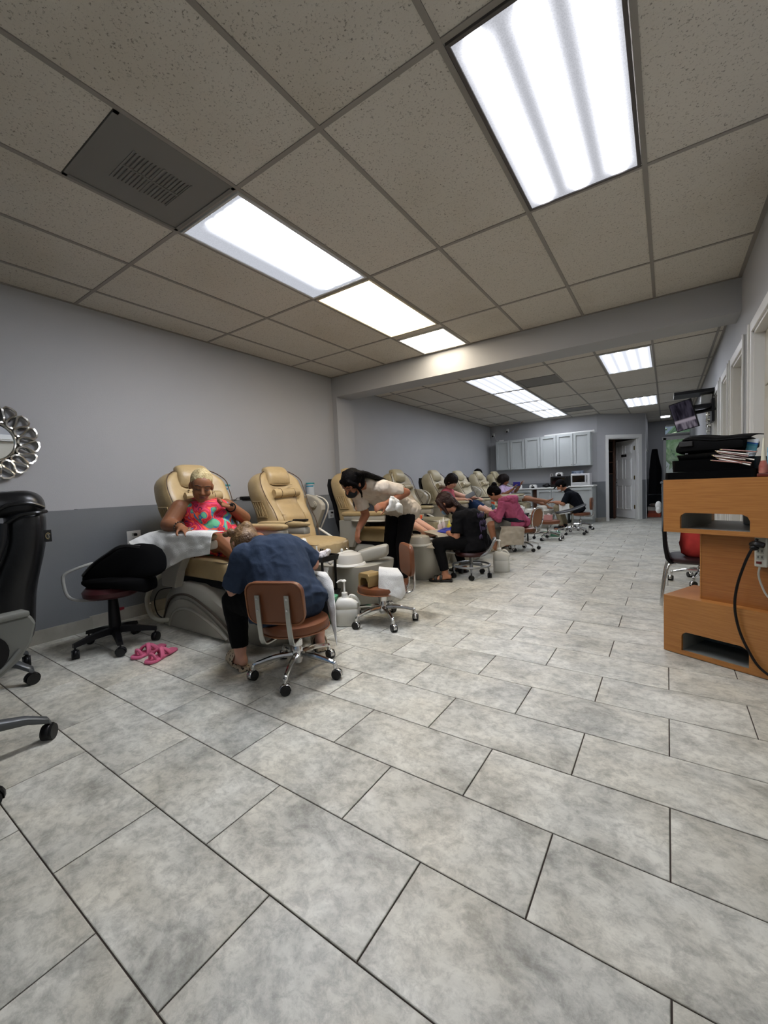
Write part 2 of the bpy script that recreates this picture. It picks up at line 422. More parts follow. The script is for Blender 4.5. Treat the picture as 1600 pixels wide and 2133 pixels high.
# emissive lens of a troffer: brighter over its lamps (local x is across)
def lens_material(name, col, base, tube, xs, soft, y0=None, warm_edge=False):
    m = bpy.data.materials.new(name); m.use_nodes = True; nt = m.node_tree; N = nt.nodes; L = nt.links; N.clear()
    out = N.new('ShaderNodeOutputMaterial'); em = N.new('ShaderNodeEmission'); L.new(em.outputs[0], out.inputs[0])
    tc = N.new('ShaderNodeTexCoord'); sx = N.new('ShaderNodeSeparateXYZ'); L.new(tc.outputs['Object'], sx.inputs[0])
    tot = None
    endm = N.new('ShaderNodeMath'); endm.operation = 'ABSOLUTE'; L.new(sx.outputs[1], endm.inputs[0])
    er = N.new('ShaderNodeMapRange'); er.interpolation_type = 'SMOOTHSTEP'; er.inputs[1].default_value = y0 + 0.03; er.inputs[2].default_value = y0 - 0.07; L.new(endm.outputs[0], er.inputs[0])
    for x in xs:
        a = N.new('ShaderNodeMath'); a.operation = 'SUBTRACT'; a.inputs[1].default_value = x; L.new(sx.outputs[0], a.inputs[0])
        b = N.new('ShaderNodeMath'); b.operation = 'ABSOLUTE'; L.new(a.outputs[0], b.inputs[0])
        r = N.new('ShaderNodeMapRange'); r.interpolation_type = 'SMOOTHERSTEP'; r.inputs[1].default_value = soft; r.inputs[2].default_value = 0.0; L.new(b.outputs[0], r.inputs[0])
        pw = N.new('ShaderNodeMath'); pw.operation = 'POWER'; pw.inputs[1].default_value = 9.0; L.new(r.outputs[0], pw.inputs[0])
        gl = N.new('ShaderNodeMath'); gl.operation = 'MULTIPLY_ADD'; gl.inputs[1].default_value = 1.5 / tube; L.new(r.outputs[0], gl.inputs[0]); L.new(pw.outputs[0], gl.inputs[2]); r = gl
        if tot is None: tot = r.outputs[0]
        else:
            s = N.new('ShaderNodeMath'); s.operation = 'ADD'; L.new(tot, s.inputs[0]); L.new(r.outputs[0], s.inputs[1]); tot = s.outputs[0]
    mm = N.new('ShaderNodeMath'); mm.operation = 'MULTIPLY'; L.new(tot, mm.inputs[0]); L.new(er.outputs[0], mm.inputs[1])
    # prismatic lens cells
    vo = N.new('ShaderNodeTexVoronoi'); vo.inputs['Scale'].default_value = 170; L.new(tc.outputs['Object'], vo.inputs['Vector'])
    vr = N.new('ShaderNodeMapRange'); vr.inputs[1].default_value = 0.0; vr.inputs[2].default_value = 0.7; vr.inputs[3].default_value = 0.9; vr.inputs[4].default_value = 1.12; L.new(vo.outputs['Distance'], vr.inputs[0])
    sc = N.new('ShaderNodeMath'); sc.operation = 'MULTIPLY_ADD'; sc.inputs[1].default_value = tube; sc.inputs[2].default_value = base; L.new(mm.outputs[0], sc.inputs[0])
    s2 = N.new('ShaderNodeMath'); s2.operation = 'MULTIPLY'; L.new(sc.outputs[0], s2.inputs[0]); L.new(vr.outputs[0], s2.inputs[1])
    L.new(s2.outputs[0], em.inputs[1]); em.inputs[0].default_value = lin(col) + (1,)
    return m
LA = lens_material('cool_lens', 'f4f6ff', 0.36, 28, (-0.19, 0.0, 0.19), 0.098, y0=0.56)
LB_ = lens_material('cool_lens_offset_tubes', 'f0f4ff', 0.40, 44, (-0.05, 0.05, 0.14, 0.22), 0.13, y0=0.53)
LC = lens_material('warm_lens', 'ffe9c4', 3.2, 9, (-0.14, 0.0, 0.14), 0.16, y0=0.6)
LD = lens_material('warm_lens_square', 'fff0d8', 3.2, 9, (-0.14, 0.0, 0.14), 0.16, y0=0.3)
LE = lens_material('cool_lens_back', 'eef3ff', 0.60, 25, (-0.2, -0.07, 0.07, 0.2), 0.062, y0=0.56)
M_FRAME = mat('lamp_frame', 'b9b9b6', rough=0.4)
LAMPS = []
def troffer(x0, x1, y0, y1, z, lens, label, frame=M_FRAME):
    cx, cy = (x0 + x1) / 2, (y0 + y1) / 2
    t = root('ceiling_light', (cx, cy, z), 0, label, 'ceiling light', 'fluorescent ceiling lights')
    hx, hy = (x1 - x0) / 2 - 0.016, (y1 - y0) / 2 - 0.016; f = 0.016
    bm = nb()
    for (a, b) in (((-hx, -hy, -0.010), (-hx + f, hy, 0.012)), ((hx - f, -hy, -0.010), (hx, hy, 0.012)), ((-hx + f, -hy, -0.010), (hx - f, -hy + f, 0.012)), ((-hx + f, hy - f, -0.010), (hx - f, hy, 0.012))):
        bb(bm, a, b, 0.002)
    obj('frame', bm, frame, t, smooth=False)
    bm = nb(); vs = [bm.verts.new(p) for p in ((-hx + f, -hy + f, -0.004), (-hx + f, hy - f, -0.004), (hx - f, hy - f, -0.004), (hx - f, -hy + f, -0.004))]; bm.faces.new(vs)
    me = bpy.data.meshes.new('diffuser'); bm.to_mesh(me); bm.free()
    o = link('diffuser', me, lens, t)
    LAMPS.append((x0, x1, y0, y1)); return t
M_VENT = mat('grey_return_grille', '75736f', rough=0.7)
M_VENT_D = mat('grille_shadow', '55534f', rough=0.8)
VENTS = []
def vent(x0, x1, y0, y1, z, label, louvers=True):
    cx, cy = (x0 + x1) / 2, (y0 + y1) / 2
    t = root('ceiling_vent', (cx, cy, z), 0, label, 'vent', 'ceiling return vents')
    hx, hy = (x1 - x0) / 2 - 0.010, (y1 - y0) / 2 - 0.001
    bm = nb(); bb(bm, (-hx, -hy, 0.002), (hx, hy, 0.012)); obj('panel', bm, M_VENT, t, smooth=False)
    bm = nb()
    for (a, b) in (((-hx, -hy, -0.004), (-hx + 0.02, hy, 0.002)), ((hx - 0.02, -hy, -0.004), (hx, hy, 0.002)), ((-hx, -hy, -0.004), (hx, -hy + 0.02, 0.002)), ((-hx, hy - 0.02, -0.004), (hx, hy, 0.002))): bb(bm, a, b)
    obj('frame', bm, M_VENT, t, smooth=False)
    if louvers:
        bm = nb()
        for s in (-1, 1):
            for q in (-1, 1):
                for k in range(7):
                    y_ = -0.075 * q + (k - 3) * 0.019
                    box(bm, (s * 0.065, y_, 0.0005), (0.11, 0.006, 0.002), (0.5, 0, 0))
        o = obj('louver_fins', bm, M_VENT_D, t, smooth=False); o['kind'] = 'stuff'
        bm = nb()
        for y_ in (-0.145, 0.0, 0.145): bb(bm, (-0.13, y_ - 0.004, -0.001), (0.13, y_ + 0.004, 0.003))
        bb(bm, (-0.004, -0.145, -0.001), (0.004, 0.145, 0.003)); obj('louver_frame', bm, M_VENT, t, smooth=False)
    VENTS.append((x0, x1, y0, y1)); return t
G0X, G0Y = -0.7046, 1.5227
def gx(i): return G0X + 0.61 * i
def gy(j): return G0Y + 1.2195 * j
def bx_(i): return -0.75 + 0.61 * i
def by_(j): return 6.02 + 1.245 * j
troffer(gx(0), gx(1), gy(0), gy(1), CZ, LA, 'large cool-white ceiling light at upper right showing three bright tubes, nearest of all', mat('dark_lamp_frame', '4c4744', rough=0.5))
troffer(gx(-3), gx(-2), gy(0), gy(1), CZ, LB_, 'cool-white ceiling light over the left chairs, next to the grey vent')
troffer(gx(-3), gx(-2), gy(1), gy(2), CZ, LC, 'warm cream ceiling light between the cool-white light and the small square light', mat('cream_lamp_frame', 'cfc6b2', rough=0.5))
troffer(gx(-3), gx(-2), gy(2) + 0.10, BY0 - 0.03, CZ, LD, 'small square warm-white ceiling light touching the beam')
# lights behind the camera, same grid
troffer(gx(0), gx(1), gy(-3), gy(-2), CZ, LA, 'cool-white ceiling light over the shop entrance behind the camera')
vent(gx(-3), gx(-2), gy(0) - 0.6, gy(0), CZ, 'large dusty grey ceiling vent left of the cool-white light in the front room')
names = ['first behind the beam', 'second behind the beam', 'third behind the beam', 'farthest from the beam']
for k in range(4): troffer(bx_(-3), bx_(-2), by_(k), by_(k + 1), CZB, LE, 'cool-white ceiling light in the left row of four beyond the beam, ' + names[k])
troffer(bx_(0), bx_(1), by_(0), by_(1), CZB, LE, 'cool-white ceiling light right of the row of four, close behind the beam')
troffer(bx_(0), bx_(1), by_(3), by_(4), CZB, LE, 'cool-white ceiling light in front of the television, far end of the room')
vent(bx_(-2), bx_(-1), by_(1) - 0.62, by_(1) - 0.01, CZB, 'square grey ceiling vent beside the first light beyond the beam', False)
vent(bx_(-2), bx_(-1), by_(4) - 1.0, by_(4) - 0.45, CZB, 'square grey ceiling vent at the far end above the wall cabinets', False)
M_ALC = lens_material('alcove_lens', 'eef3ff', LAMP * 0.6, LAMP * 0.6, (0.0,), 0.1, y0=0.3)
troffer(-0.17, 0.1, 13.3, 13.8, CZB, M_ALC, 'small ceiling light in the alcove beside the television')

def lay_ceiling(parent, X0, Y0, px_, py_, xa, xb, ya, yb, z, skip):
    bm_t = nb(); T = 0.012
    xs = []; i = math.ceil((xa - X0) / px_)
    while X0 + px_ * i < xb: xs.append(X0 + px_ * i); i += 1
    ys = []; j = math.ceil((ya - Y0) / py_)
    while Y0 + py_ * j < yb: ys.append(Y0 + py_ * j); j += 1
    for x in xs:
        o = obj('tee_bar', bb(nb(), (x - T, ya, z - 0.003), (x + T, yb, z + 0.002)), M_TEE, parent, smooth=False)
    for y in ys:
        o = obj('tee_bar', bb(nb(), (xa, y - T, z - 0.0025), (xb, y + T, z + 0.002)), M_TEE, parent, smooth=False)
    bmw = nb(); w_ = 0.02
    for (a, b) in (((xa, ya, 0), (xa + w_, yb, 0)), ((xb - w_, ya, 0), (xb, yb, 0)), ((xa, ya, 0), (xb, ya + w_, 0)), ((xa, yb - w_, 0), (xb, yb, 0))):
        bb(bmw, (a[0], a[1], z - 0.0045), (b[0], b[1], z + 0.002))
    obj('wall_angle', bmw, M_TEE, parent, smooth=False)
    ex = [xa] + xs + [xb]; ey = [ya] + ys + [yb]
    for a, b in zip(ex, ex[1:]):
        for c, d in zip(ey, ey[1:]):
            if b - a < 0.03 or d - c < 0.03: continue
            cuts = [(c, d)]
            for (l0, l1, l2, l3) in skip:
                if abs((l0 + l1) / 2 - (a + b) / 2) < 0.1:
                    new = []
                    for (c1, d1) in cuts:
                        if l3 <= c1 + 0.01 or l2 >= d1 - 0.01: new.append((c1, d1)); continue
                        if l2 - c1 > 0.05: new.append((c1, l2))
                        if d1 - l3 > 0.05: new.append((l3, d1))
                    cuts = new
            for (c1, d1) in cuts:
                bm = nb(); bb(bm, (a + 0.003, c1 + 0.003, z + 0.002), (b - 0.003, d1 - 0.003, z + 0.016), 0.0)
                obj('ceiling_tile', bm, M_CEIL, parent, smooth=False)
lay_ceiling(ceil, G0X, G0Y, 0.61, 1.2195, XL, XR, YF, BY0, CZ, LAMPS + VENTS)
lay_ceiling(ceil2, -0.75, 6.02, 0.61, 1.245, XL, XR, BY1, 14.6, CZB, LAMPS + VENTS)
# ================================================================ far end of the room
M_CAB = mat('grey_cabinet_paint', 'a9adab', rough=0.55)
M_COUNTER = mat('white_counter', 'dcdcd8', rough=0.35)
M_NICKEL = mat('brushed_nickel', 'b8b5ae', rough=0.3, metal=1.0)
M_BRASS = mat('brass', '8a7440', rough=0.35, metal=1.0)
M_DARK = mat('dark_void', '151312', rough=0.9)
M_WOOD_D = mat('dark_wood', '4a2c18', rough=0.6)
def shaker(parent, x0, x1, y, z0, z1, knob, name='door'):
    """cabinet door whose face is at y, looking towards -y"""
    bm = nb(); f = 0.06; g = 0.006; q = 0.02
    a, b, c, d = x0 + g, x1 - g, z0 + g, z1 - g; y -= 0.012
    bb(bm, (a, y, c), (a + f, y + 0.032, d), 0.002); bb(bm, (b - f, y, c), (b, y + 0.032, d), 0.002)
    bb(bm, (a + f, y, c), (b - f, y + 0.032, c + f), 0.002); bb(bm, (a + f, y, d - f), (b - f, y + 0.032, d), 0.002)
    bb(bm, (a + f, y + 0.028, c + f), (b - f, y + 0.032, d - f))
    o = obj(name, bm, M_CAB, parent, smooth=False)
    if knob:
        bm = nb(); cyl(bm, (knob[0], y, knob[1]), (knob[0], y - 0.015, knob[1]), 0.006, n=8); sph(bm, (knob[0], y - 0.022, knob[1]), (0.015, 0.01, 0.015), u=10, v=6)
        obj('knob', bm, M_NICKEL, o)
for k, lab in enumerate(('leftmost grey double-door wall cabinet, half behind the dark corner', 'middle grey double-door wall cabinet over the counter', 'rightmost grey double-door wall cabinet over the microwaves')):
    x0 = -3.85 + 0.777 * k
    t = root('wall_cabinet', (x0 + 0.388, 11.3, 1.41), 0, lab, 'cabinet', 'grey wall cabinets')
    bm = nb(); bb(bm, (-0.387, -0.18, 0), (0.387, 0.16, 0.785 + 0.012 * k)); obj('body', bm, M_CAB, t, smooth=False)
    shaker(t, -0.387, 0.0, -0.20, 0.0, 0.785 + 0.012 * k, (-0.035, 0.05)); shaker(t, 0.0, 0.387, -0.20, 0.0, 0.785 + 0.012 * k, (0.035, 0.05))
# base cabinets and worktops
def base_cab(x0, x1, nd, lab, ztop=0.87, drawers=True):
    t = root('base_cabinet', ((x0 + x1) / 2, 11.16, 0), 0, lab, 'cabinet', 'grey base cabinets')
    h = (x1 - x0) / 2
    bm = nb(); bb(bm, (-h, -0.27, 0.1), (h, 0.29, ztop)); bb(bm, (-h + 0.02, -0.21, 0), (h - 0.02, 0.28, 0.1)); obj('body', bm, M_CAB, t, smooth=False)
    for k in range(nd):
        a = -h + 2 * h * k / nd; b = a + 2 * h / nd
        shaker(t, a, b, -0.29, 0.11, ztop - 0.01, ((b - 0.035) if k % 2 == 0 else (a + 0.035), ztop - 0.07))
base_cab(-4.0, -3.42, 1, 'grey base cabinet in the far left corner behind the client in lavender')
base_cab(-3.42, -2.86, 1, 'grey base cabinet behind the raised leg, left of the brown gap')
base_cab(-2.74, -2.02, 2, 'grey base cabinet behind the worker in the cap')
base_cab(-1.96, -1.46, 1, 'tall-topped grey base cabinet under the white microwave', ztop=0.895)
tag(obj('counter_filler', bb(nb(), (-2.86, 11.0, 0.1), (-2.74, 11.44, 0.865)), M_WOOD_D, smooth=False), 'brown wooden filler panel showing between two grey base cabinets', 'panel')
tag(obj('worktop', bb(nb(), (-4.05, 10.85, 0.872), (-1.99, YB - 0.002, 0.905), 0.006), M_COUNTER, smooth=False), 'long white worktop under the wall cabinets', 'worktop')
tag(obj('worktop', bb(nb(), (-1.985, 10.85, 0.897), (-1.43, YB - 0.002, 0.93), 0.006), M_COUNTER, smooth=False), 'short white worktop piece carrying the white microwave', 'worktop')
tag(obj('backsplash', bb(nb(), (-4.05, 11.425, 0.907), (-2.45, YB - 0.002, 1.02), 0.002), M_LO, smooth=False), 'low grey backsplash behind the white worktop', 'backsplash')
# microwaves
def microwave(loc, wd, ht, body, glass, lab, chromey=False):
    t = root('microwave', loc, 0, lab, 'microwave'); h = wd / 2; m_face = body
    bm = nb(); bb(bm, (-h, -0.17, 0), (h, 0.17, ht), 0.008); obj('body', bm, body, t, smooth=False)
    bm = nb(); f = 0.03 if chromey else 0.02
    a, b = -h + 0.005, h * 0.62 if not chromey else h - 0.075
    bb(bm, (a, -0.19, 0.04 if chromey else 0.01), (a + f, -0.17, ht - 0.02)); bb(bm, (b - f, -0.19, 0.04 if chromey else 0.01), (b, -0.17, ht - 0.02)); bb(bm, (a + f, -0.19, 0.04 if chromey else 0.01), (b - f, -0.17, 0.05 + f)); bb(bm, (a + f, -0.19, ht - 0.02 - f), (b - f, -0.17, ht - 0.02))
    d = obj('door', bm, body, t, smooth=False)
    bm = nb(); bb(bm, (a + f, -0.183, 0.05), (b - f, -0.172, ht - 0.04)); obj('window', bm, glass, d, smooth=False)
    bm = nb(); tube(bm, [(b + 0.01, -0.19, 0.06), (b + 0.01, -0.21, ht / 2), (b + 0.01, -0.19, ht - 0.05)], 0.008, 6); obj('handle', bm, M_CHROME if chromey else M_BLACK, d)
    bm = nb(); bb(bm, (b + 0.025, -0.18, 0.03), (h - 0.006, -0.17, ht - 0.03)); cp = obj('control_panel', bm, mat('panel_silver', 'cfcfcf', rough=0.3) if chromey else M_BLACK, t, smooth=False)
    return t
M_GLASSD = mat('dark_glass', '0b0a0a', rough=0.06, spec=0.8)
microwave((-2.21, 11.17, 0.905), 0.44, 0.275, mat('black_enamel', '101011', rough=0.3), M_GLASSD, 'black microwave behind the worker in the cap')
microwave((-1.735, 11.12, 0.931), 0.42, 0.29, mat('silver_enamel', 'bcbcbc', rough=0.3), mat('mirror_glass', '2a2622', rough=0.05, metal=0.6), 'white and silver microwave at the right end of the worktop', True)
def lamp_box(loc, s, lab, rz=0.0):
    t = root('gel_nail_lamp', loc, rz, lab, 'nail lamp', 'white gel nail lamps')
    bm = nb()
    out = [(-0.09, 0), (-0.095, 0.06), (-0.07, 0.1), (0.07, 0.1), (0.095, 0.06), (0.09, 0), (0.06, 0), (0.05, 0.05), (-0.05, 0.05), (-0.06, 0)]
    prism(bm, [(p[0] * s, p[1] * s) for p in out], 0.18 * s, Matrix.Translation((0, 0.09 * s, 0)) @ XZ); obj('shell', bm, M_WHITE, t, smooth=False, bev=0.005)
    bm = nb(); bb(bm, (-0.05 * s, 0.06 * s, 0.001), (0.05 * s, 0.085 * s, 0.05 * s)); obj('dark_opening', bm, M_BLACK, t, smooth=False)
    bm = nb(); bb(bm, (-0.02 * s, -0.094 * s, 0.065 * s), (0.02 * s, -0.088 * s, 0.085 * s)); obj('display', bm, M_BLACK, t, smooth=False)
lamp_box((-2.24, 11.15, 1.181), 0.9, 'white gel nail lamp standing on the black microwave')
lamp_box((-2.88, 11.1, 0.906), 0.85, 'white gel nail lamp standing on the long worktop')
t = root('soap_dispenser', (-3.2, 11.1, 0.906), 0, 'small white bottle with a black cap on the long worktop', 'bottle')
obj('bottle', lathe(nb(), [(0.03, 0), (0.034, 0.01), (0.034, 0.07), (0.018, 0.085)], n=12), M_WHITE, t); obj('cap', cyl(nb(), (0, 0, 0.085), (0, 0, 0.12), 0.016, n=10), M_BLACK, t)
t = root('hand_bag', (-2.55, 11.08, 0.906), 0, 'black rounded pouch on the worktop left of the black microwave', 'bag')
bm = nb(); sph(bm, (0, 0, 0.045), (0.1, 0.06, 0.045)); sph(bm, (0.02, 0, 0.075), (0.05, 0.045, 0.035)); obj('pouch', bm, M_BLACK, t)
tag(obj('carton', bb(nb(), (-1.93, 11.0, 1.221), (-1.68, 11.2, 1.29)), mat('blue_carton', '27384f', rough=0.6, col2='8d97a4', vscale=14), smooth=False), 'blue and white carton lying on the white microwave', 'box')
tag(obj('roll_tube', cyl(nb(), (-2.62, 11.3, 2.235), (-1.46, 11.3, 2.245), 0.028, n=14), M_WHITE), 'long white rolled poster tube on top of the wall cabinets', 'tube')
def outlet(name, x, y, z, facing, lab, w_=0.075, plug=True):
    t = root(name, (x, y, z), 0, lab, 'outlet', 'wall outlets'); h = 0.058
    rzm = Matrix.Identity(4) if facing == 'x' else Matrix.Rotation(-pi / 2, 4, 'Z')
    def M(bm): bmesh.ops.transform(bm, matrix=rzm, verts=bm.verts); return bm
    obj('plate', M(bb(nb(), (0, -w_ / 2, -h), (0.006, w_ / 2, h), 0.002)), M_WHITE, t, smooth=False)
    bm = nb()
    for s in (-1, 1): bb(bm, (0.006, -0.017, s * 0.025 - 0.014), (0.009, 0.017, s * 0.025 + 0.014), 0.001)
    obj('socket', M(bm), mat('outlet_grey', 'b9b9b4', rough=0.4), t, smooth=False)
    if plug: obj('plug', M(bb(nb(), (0.008, -0.006, 0.01), (0.035, 0.018, 0.035), 0.004)), M_BLACK, t)
    return t
outlet('wall_outlet', -2.5, YB - 0.002, 1.2, '-y', 'white outlet on the back wall left of the black microwave')
# cameras and small fixtures high on the back wall
for (x, z, lab) in ((-3.62, 2.5, 'small white security camera high on the back wall, right one'), (-4.02, 2.42, 'small white security camera near the corner, left one')):
    t = root('security_camera', (x, YB - 0.03, z), 0, lab, 'camera', 'security cameras')
    obj('mount', bb(nb(), (-0.03, 0, -0.03), (0.03, 0.03, 0.05), 0.006), M_WHITE, t); obj('housing', cyl(nb(), (0, 0.0, 0), (0.01, -0.09, -0.04), 0.03, n=14), M_WHITE, t)
    obj('lens', cyl(nb(), (0.01, -0.09, -0.04), (0.0105, -0.096, -0.043), 0.025, n=14), M_BLACK, t)
tag(obj('junction_box', bb(nb(), (-3.86, YB - 0.035, 2.22), (-3.74, YB - 0.002, 2.26), 0.005), M_WHITE, smooth=False), 'small white wall box below the security cameras', 'fixture')
tag(obj('camera_cable', tube(nb(), [(-3.98, YB - 0.008, 2.38), (-3.95, YB - 0.008, 2.28), (-3.86, YB - 0.008, 2.235), (-3.8, YB - 0.008, 2.25)], 0.004, 5), M_WHITE), 'thin white cable hanging from the left security camera', 'cable')

# ---------------- store room door in the slanted wall
dd = (DB - DA).normalized(); dn = V((dd.y, -dd.x, 0))
def SP(s, n, z): p = DA + dd * s + dn * n; return V((p.x, p.y, z))
def sbox(bm, s0, s1, n0, n1, z0, z1):
    p = [SP(s0, n0, 0), SP(s1, n0, 0), SP(s1, n1, 0), SP(s0, n1, 0)]
    return loft(bm, [[V((q.x, q.y, z0)) for q in p], [V((q.x, q.y, z1)) for q in p]])
bm = nb(); c = 0.085
sbox(bm, DO0 - c, DO0, 0, 0.022, 0, DOZ + c); sbox(bm, DO1, DO1 + c, 0, 0.022, 0, DOZ + c); sbox(bm, DO0, DO1, 0, 0.022, DOZ, DOZ + c)
sbox(bm, DO0, DO0 + 0.018, -0.12, 0.0, 0, DOZ); sbox(bm, DO1 - 0.018, DO1, -0.12, 0.0, 0, DOZ); sbox(bm, DO0, DO1, -0.12, 0, DOZ - 0.018, DOZ)
sbox(bm, DO1 - 0.03, DO1 - 0.018, -0.07, -0.03, 0, DOZ - 0.018)
door_frame = struct('door_7', bm, M_TRIM, smooth=False)
# leaf, hinged at s = DO1 and swung into the store room
hinge = SP(DO1 - 0.02, -0.10, 0); LW = 0.80
tgt = hinge + V((cos(radians(130)), sin(radians(130)), 0)); ld = (tgt - hinge); ld.z = 0; ld.normalize(); ln = V((-ld.y, ld.x, 0))
if ln.y > 0: ln = -ln
LM = Matrix(((ld.x, ln.x, 0, hinge.x), (ld.y, ln.y, 0, hinge.y), (0, 0, 1, 0.012), (0, 0, 0, 1)))
bm = nb(); bb(bm, (0, -0.03, 0), (LW, 0.0, 2.02))
M_LEAFW = mat('bright_white_door', 'f2f2f0', rough=0.4)
leaf = obj('door_leaf', bm, M_LEAFW, door_frame, smooth=False); leaf.matrix_local = LM
for (z0, z1) in ((0.22, 0.86), (1.02, 1.56), (1.68, 1.9)):
    for (x0, x1) in ((0.12, 0.36), (0.45, 0.69)):
        bm = nb(); q = 0.02
        for (a, b) in (((x0, 0, z0), (x0 + q, 0.014, z1)), ((x1 - q, 0, z0), (x1, 0.014, z1)), ((x0, 0, z0), (x1, 0.014, z0 + q)), ((x0, 0, z1 - q), (x1, 0.014, z1))): bb(bm, a, b)
        bb(bm, (x0 + 0.035, 0, z0 + 0.035), (x1 - 0.035, 0.006, z1 - 0.035), 0.004)
        obj('door_panel', bm, M_LEAFW, leaf, smooth=False)
obj('sign_plate', bb(nb(), (0.3, 0.001, 1.60), (0.5, 0.006, 1.665)), M_BLACK, leaf, smooth=False)
obj('sign_lettering', bb(nb(), (0.34, 0.006, 1.625), (0.46, 0.0065, 1.64)), mat('sign_grey', '6d6d6a'), leaf, smooth=False)
bm = nb(); cyl(bm, (LW - 0.06, 0, 0.93), (LW - 0.06, 0.045, 0.93), 0.01, n=8); cyl(bm, (LW - 0.06, 0.045, 0.93), (LW - 0.17, 0.045, 0.93), 0.009, n=8); sph(bm, (LW - 0.06, 0.004, 0.93), (0.026, 0.006, 0.026), u=12, v=6)
obj('door_handle', bm, M_BLACK, leaf)
for z in (0.25, 1.0, 1.75):
    bm = nb(); bb(bm, (-0.006, -0.012, z), (0.03, 0.004, z + 0.1)); cyl(bm, (-0.006, 0.006, z), (-0.006, 0.006, z + 0.1), 0.008, n=8); obj('hinge', bm, M_BRASS, leaf, smooth=False)

# store room shelving seen through the gap
t = root('storage_shelf', SP(0.35, -1.25, 0), 0, 'tall wooden storage shelf seen through the store room doorway', 'shelf')
for z in (1.2, 1.5, 1.78, 2.05):
    bm = nb(); bb(bm, (-0.7, -0.16, z - 0.02), (0.9, 0.16, z)); obj('shelf_board', bm, M_WOOD_D, t, smooth=False)
for x in (-0.7, 0.9): obj('shelf_post', bb(nb(), (x - 0.02, -0.16, 0), (x + 0.02, 0.16, 2.1)), M_WOOD_D, t, smooth=False)
obj('dark_void_sheet', bb(nb(), (-0.68, -0.17, 0.02), (0.88, -0.16, 1.17)), M_DARK, t, smooth=False)  # added dark sheet, stands in for the unlit void under the shelves
cols = ['a8352c', 'c9bfae', '7a2a20', 'd8cfc4', '8e3b30', '3f2a20', 'bfa98e', 'b0473a']
base_ = SP(0.35, -1.25, 0)
desc = ['brick red', 'beige', 'maroon', 'off-white', 'rust', 'dark brown', 'sand-coloured', 'salmon red']
for zi, z in enumerate((1.2, 1.5, 1.78)):
    for k in range(7):
        x = base_.x - 0.6 + 0.2 * k + random.uniform(-0.01, 0.01); ci = (k * 3 + zi * 2) % 8; h = random.uniform(0.12, 0.2)
        o = obj('bottle', lathe(nb(), [(0.05, 0), (0.055, 0.01), (0.055, h * 0.6), (0.02, h * 0.78), (0.02, h), (0.0, h)], n=10) if zi else bb(nb(), (-0.075, -0.09, 0), (0.075, 0.09, h), 0.01), mat('store_' + desc[ci].replace(' ', '_'), cols[ci], rough=0.5, var=0.2), None, loc=(x, base_.y - 0.02, z + 0.001))
        if not zi: o.name = 'supply_box'
        tag(o, desc[ci] + (' bottle' if zi else ' supply pack') + ' on the ' + ('lower', 'middle', 'upper')[zi] + ' store room shelf', 'bottle' if zi else 'box', ('supply packs', 'bottles', 'bottles')[zi] + ' on the ' + ('lower', 'middle', 'upper')[zi] + ' store room shelf, ' + desc[ci])

# ---------------- alcove: window, coats, cartons
bm = nb(); y = 14.57
for (a, b) in (((-0.09, y, 0.86), (-0.02, y + 0.05, 2.16)), ((1.2, y, 0.86), (1.27, y + 0.05, 2.16)), ((-0.09, y, 0.86), (1.27, y + 0.05, 0.92)), ((-0.12, y, 2.1), (1.3, y + 0.05, 2.19)), ((0.42, y + 0.02, 0.92), (0.46, y + 0.05, 2.1)), ((-0.02, y, 2.24), (1.27, y + 0.05, 2.28)), ((-0.02, y, 2.48), (1.27, y + 0.05, 2.53))): bb(bm, a, b)
wf = struct('window_1', bm, M_TRIM, smooth=False)
M_PANE = mat('window_glass', 'ffffff', rough=0.0, alpha=0.12)
bm = nb(); bb(bm, (-0.02, y + 0.07, 0.92), (1.2, y + 0.074, 2.1)); bb(bm, (-0.02, y + 0.07, 2.28), (1.2, y + 0.074, 2.48)); obj('window_pane', bm, M_PANE, wf, smooth=False)
# the yard outside
tag(obj('lawn', bb(nb(), (-30, 15, -0.4), (30, 60, -0.3)), mat('asphalt_yard', '8d8f90', rough=0.9, var=0.1), smooth=False), 'pale paved yard outside the back window', 'ground', kind='structure')
M_LEAF = mat('sunlit_foliage', '7fae6a', rough=0.7, col2='e4f2d8', vscale=3.0)
for k, (x, yy, r) in enumerate(((-2.4, 22, 1.7), (1.6, 22.5, 2.1), (5.6, 22, 1.7))):
    t = root('garden_tree', (x, yy, -0.3), 0, ('leafy green tree outside the back window, left part of the pane', 'leafy green tree outside the back window, middle of the pane', 'leafy green tree outside the back window, far right')[k], 'tree', 'trees outside the back window')
    obj('trunk', cyl(nb(), (0, 0, 0), (0, 0, 2.0), 0.16, 0.1, 10), M_WOOD_D, t)
    bm = nb(); rnd = random.Random(k)
    for q in range(420):
        a = rnd.uniform(0, 2 * pi); b = rnd.uniform(-1, 1); rr = r * rnd.uniform(0.75, 1.02); cz = sqrt(1 - b * b)
        c = V((cos(a) * cz * rr, sin(a) * cz * rr, 2.6 + b * rr * 0.8)); s = rnd.uniform(0.1, 0.24)
        u = V((rnd.uniform(-1, 1), rnd.uniform(-1, 1), rnd.uniform(-1, 1))).normalized(); v = u.orthogonal().normalized()
        vs = [bm.verts.new(c + (u * x_ + v * y_) * s) for x_, y_ in ((-1, 0), (0, -0.5), (1, 0), (0, 0.5))]; bm.faces.new(vs)
    sph(bm, (0, 0, 2.6), (r * 0.85, r * 0.85, r * 0.7), u=12, v=8)
    obj('foliage', bm, M_LEAF, t, smooth=False)['kind'] = 'stuff'
t = root('parked_car', (2.2, 18.5, -0.3), 0, 'pale blue-white parked car outside the back window', 'car')
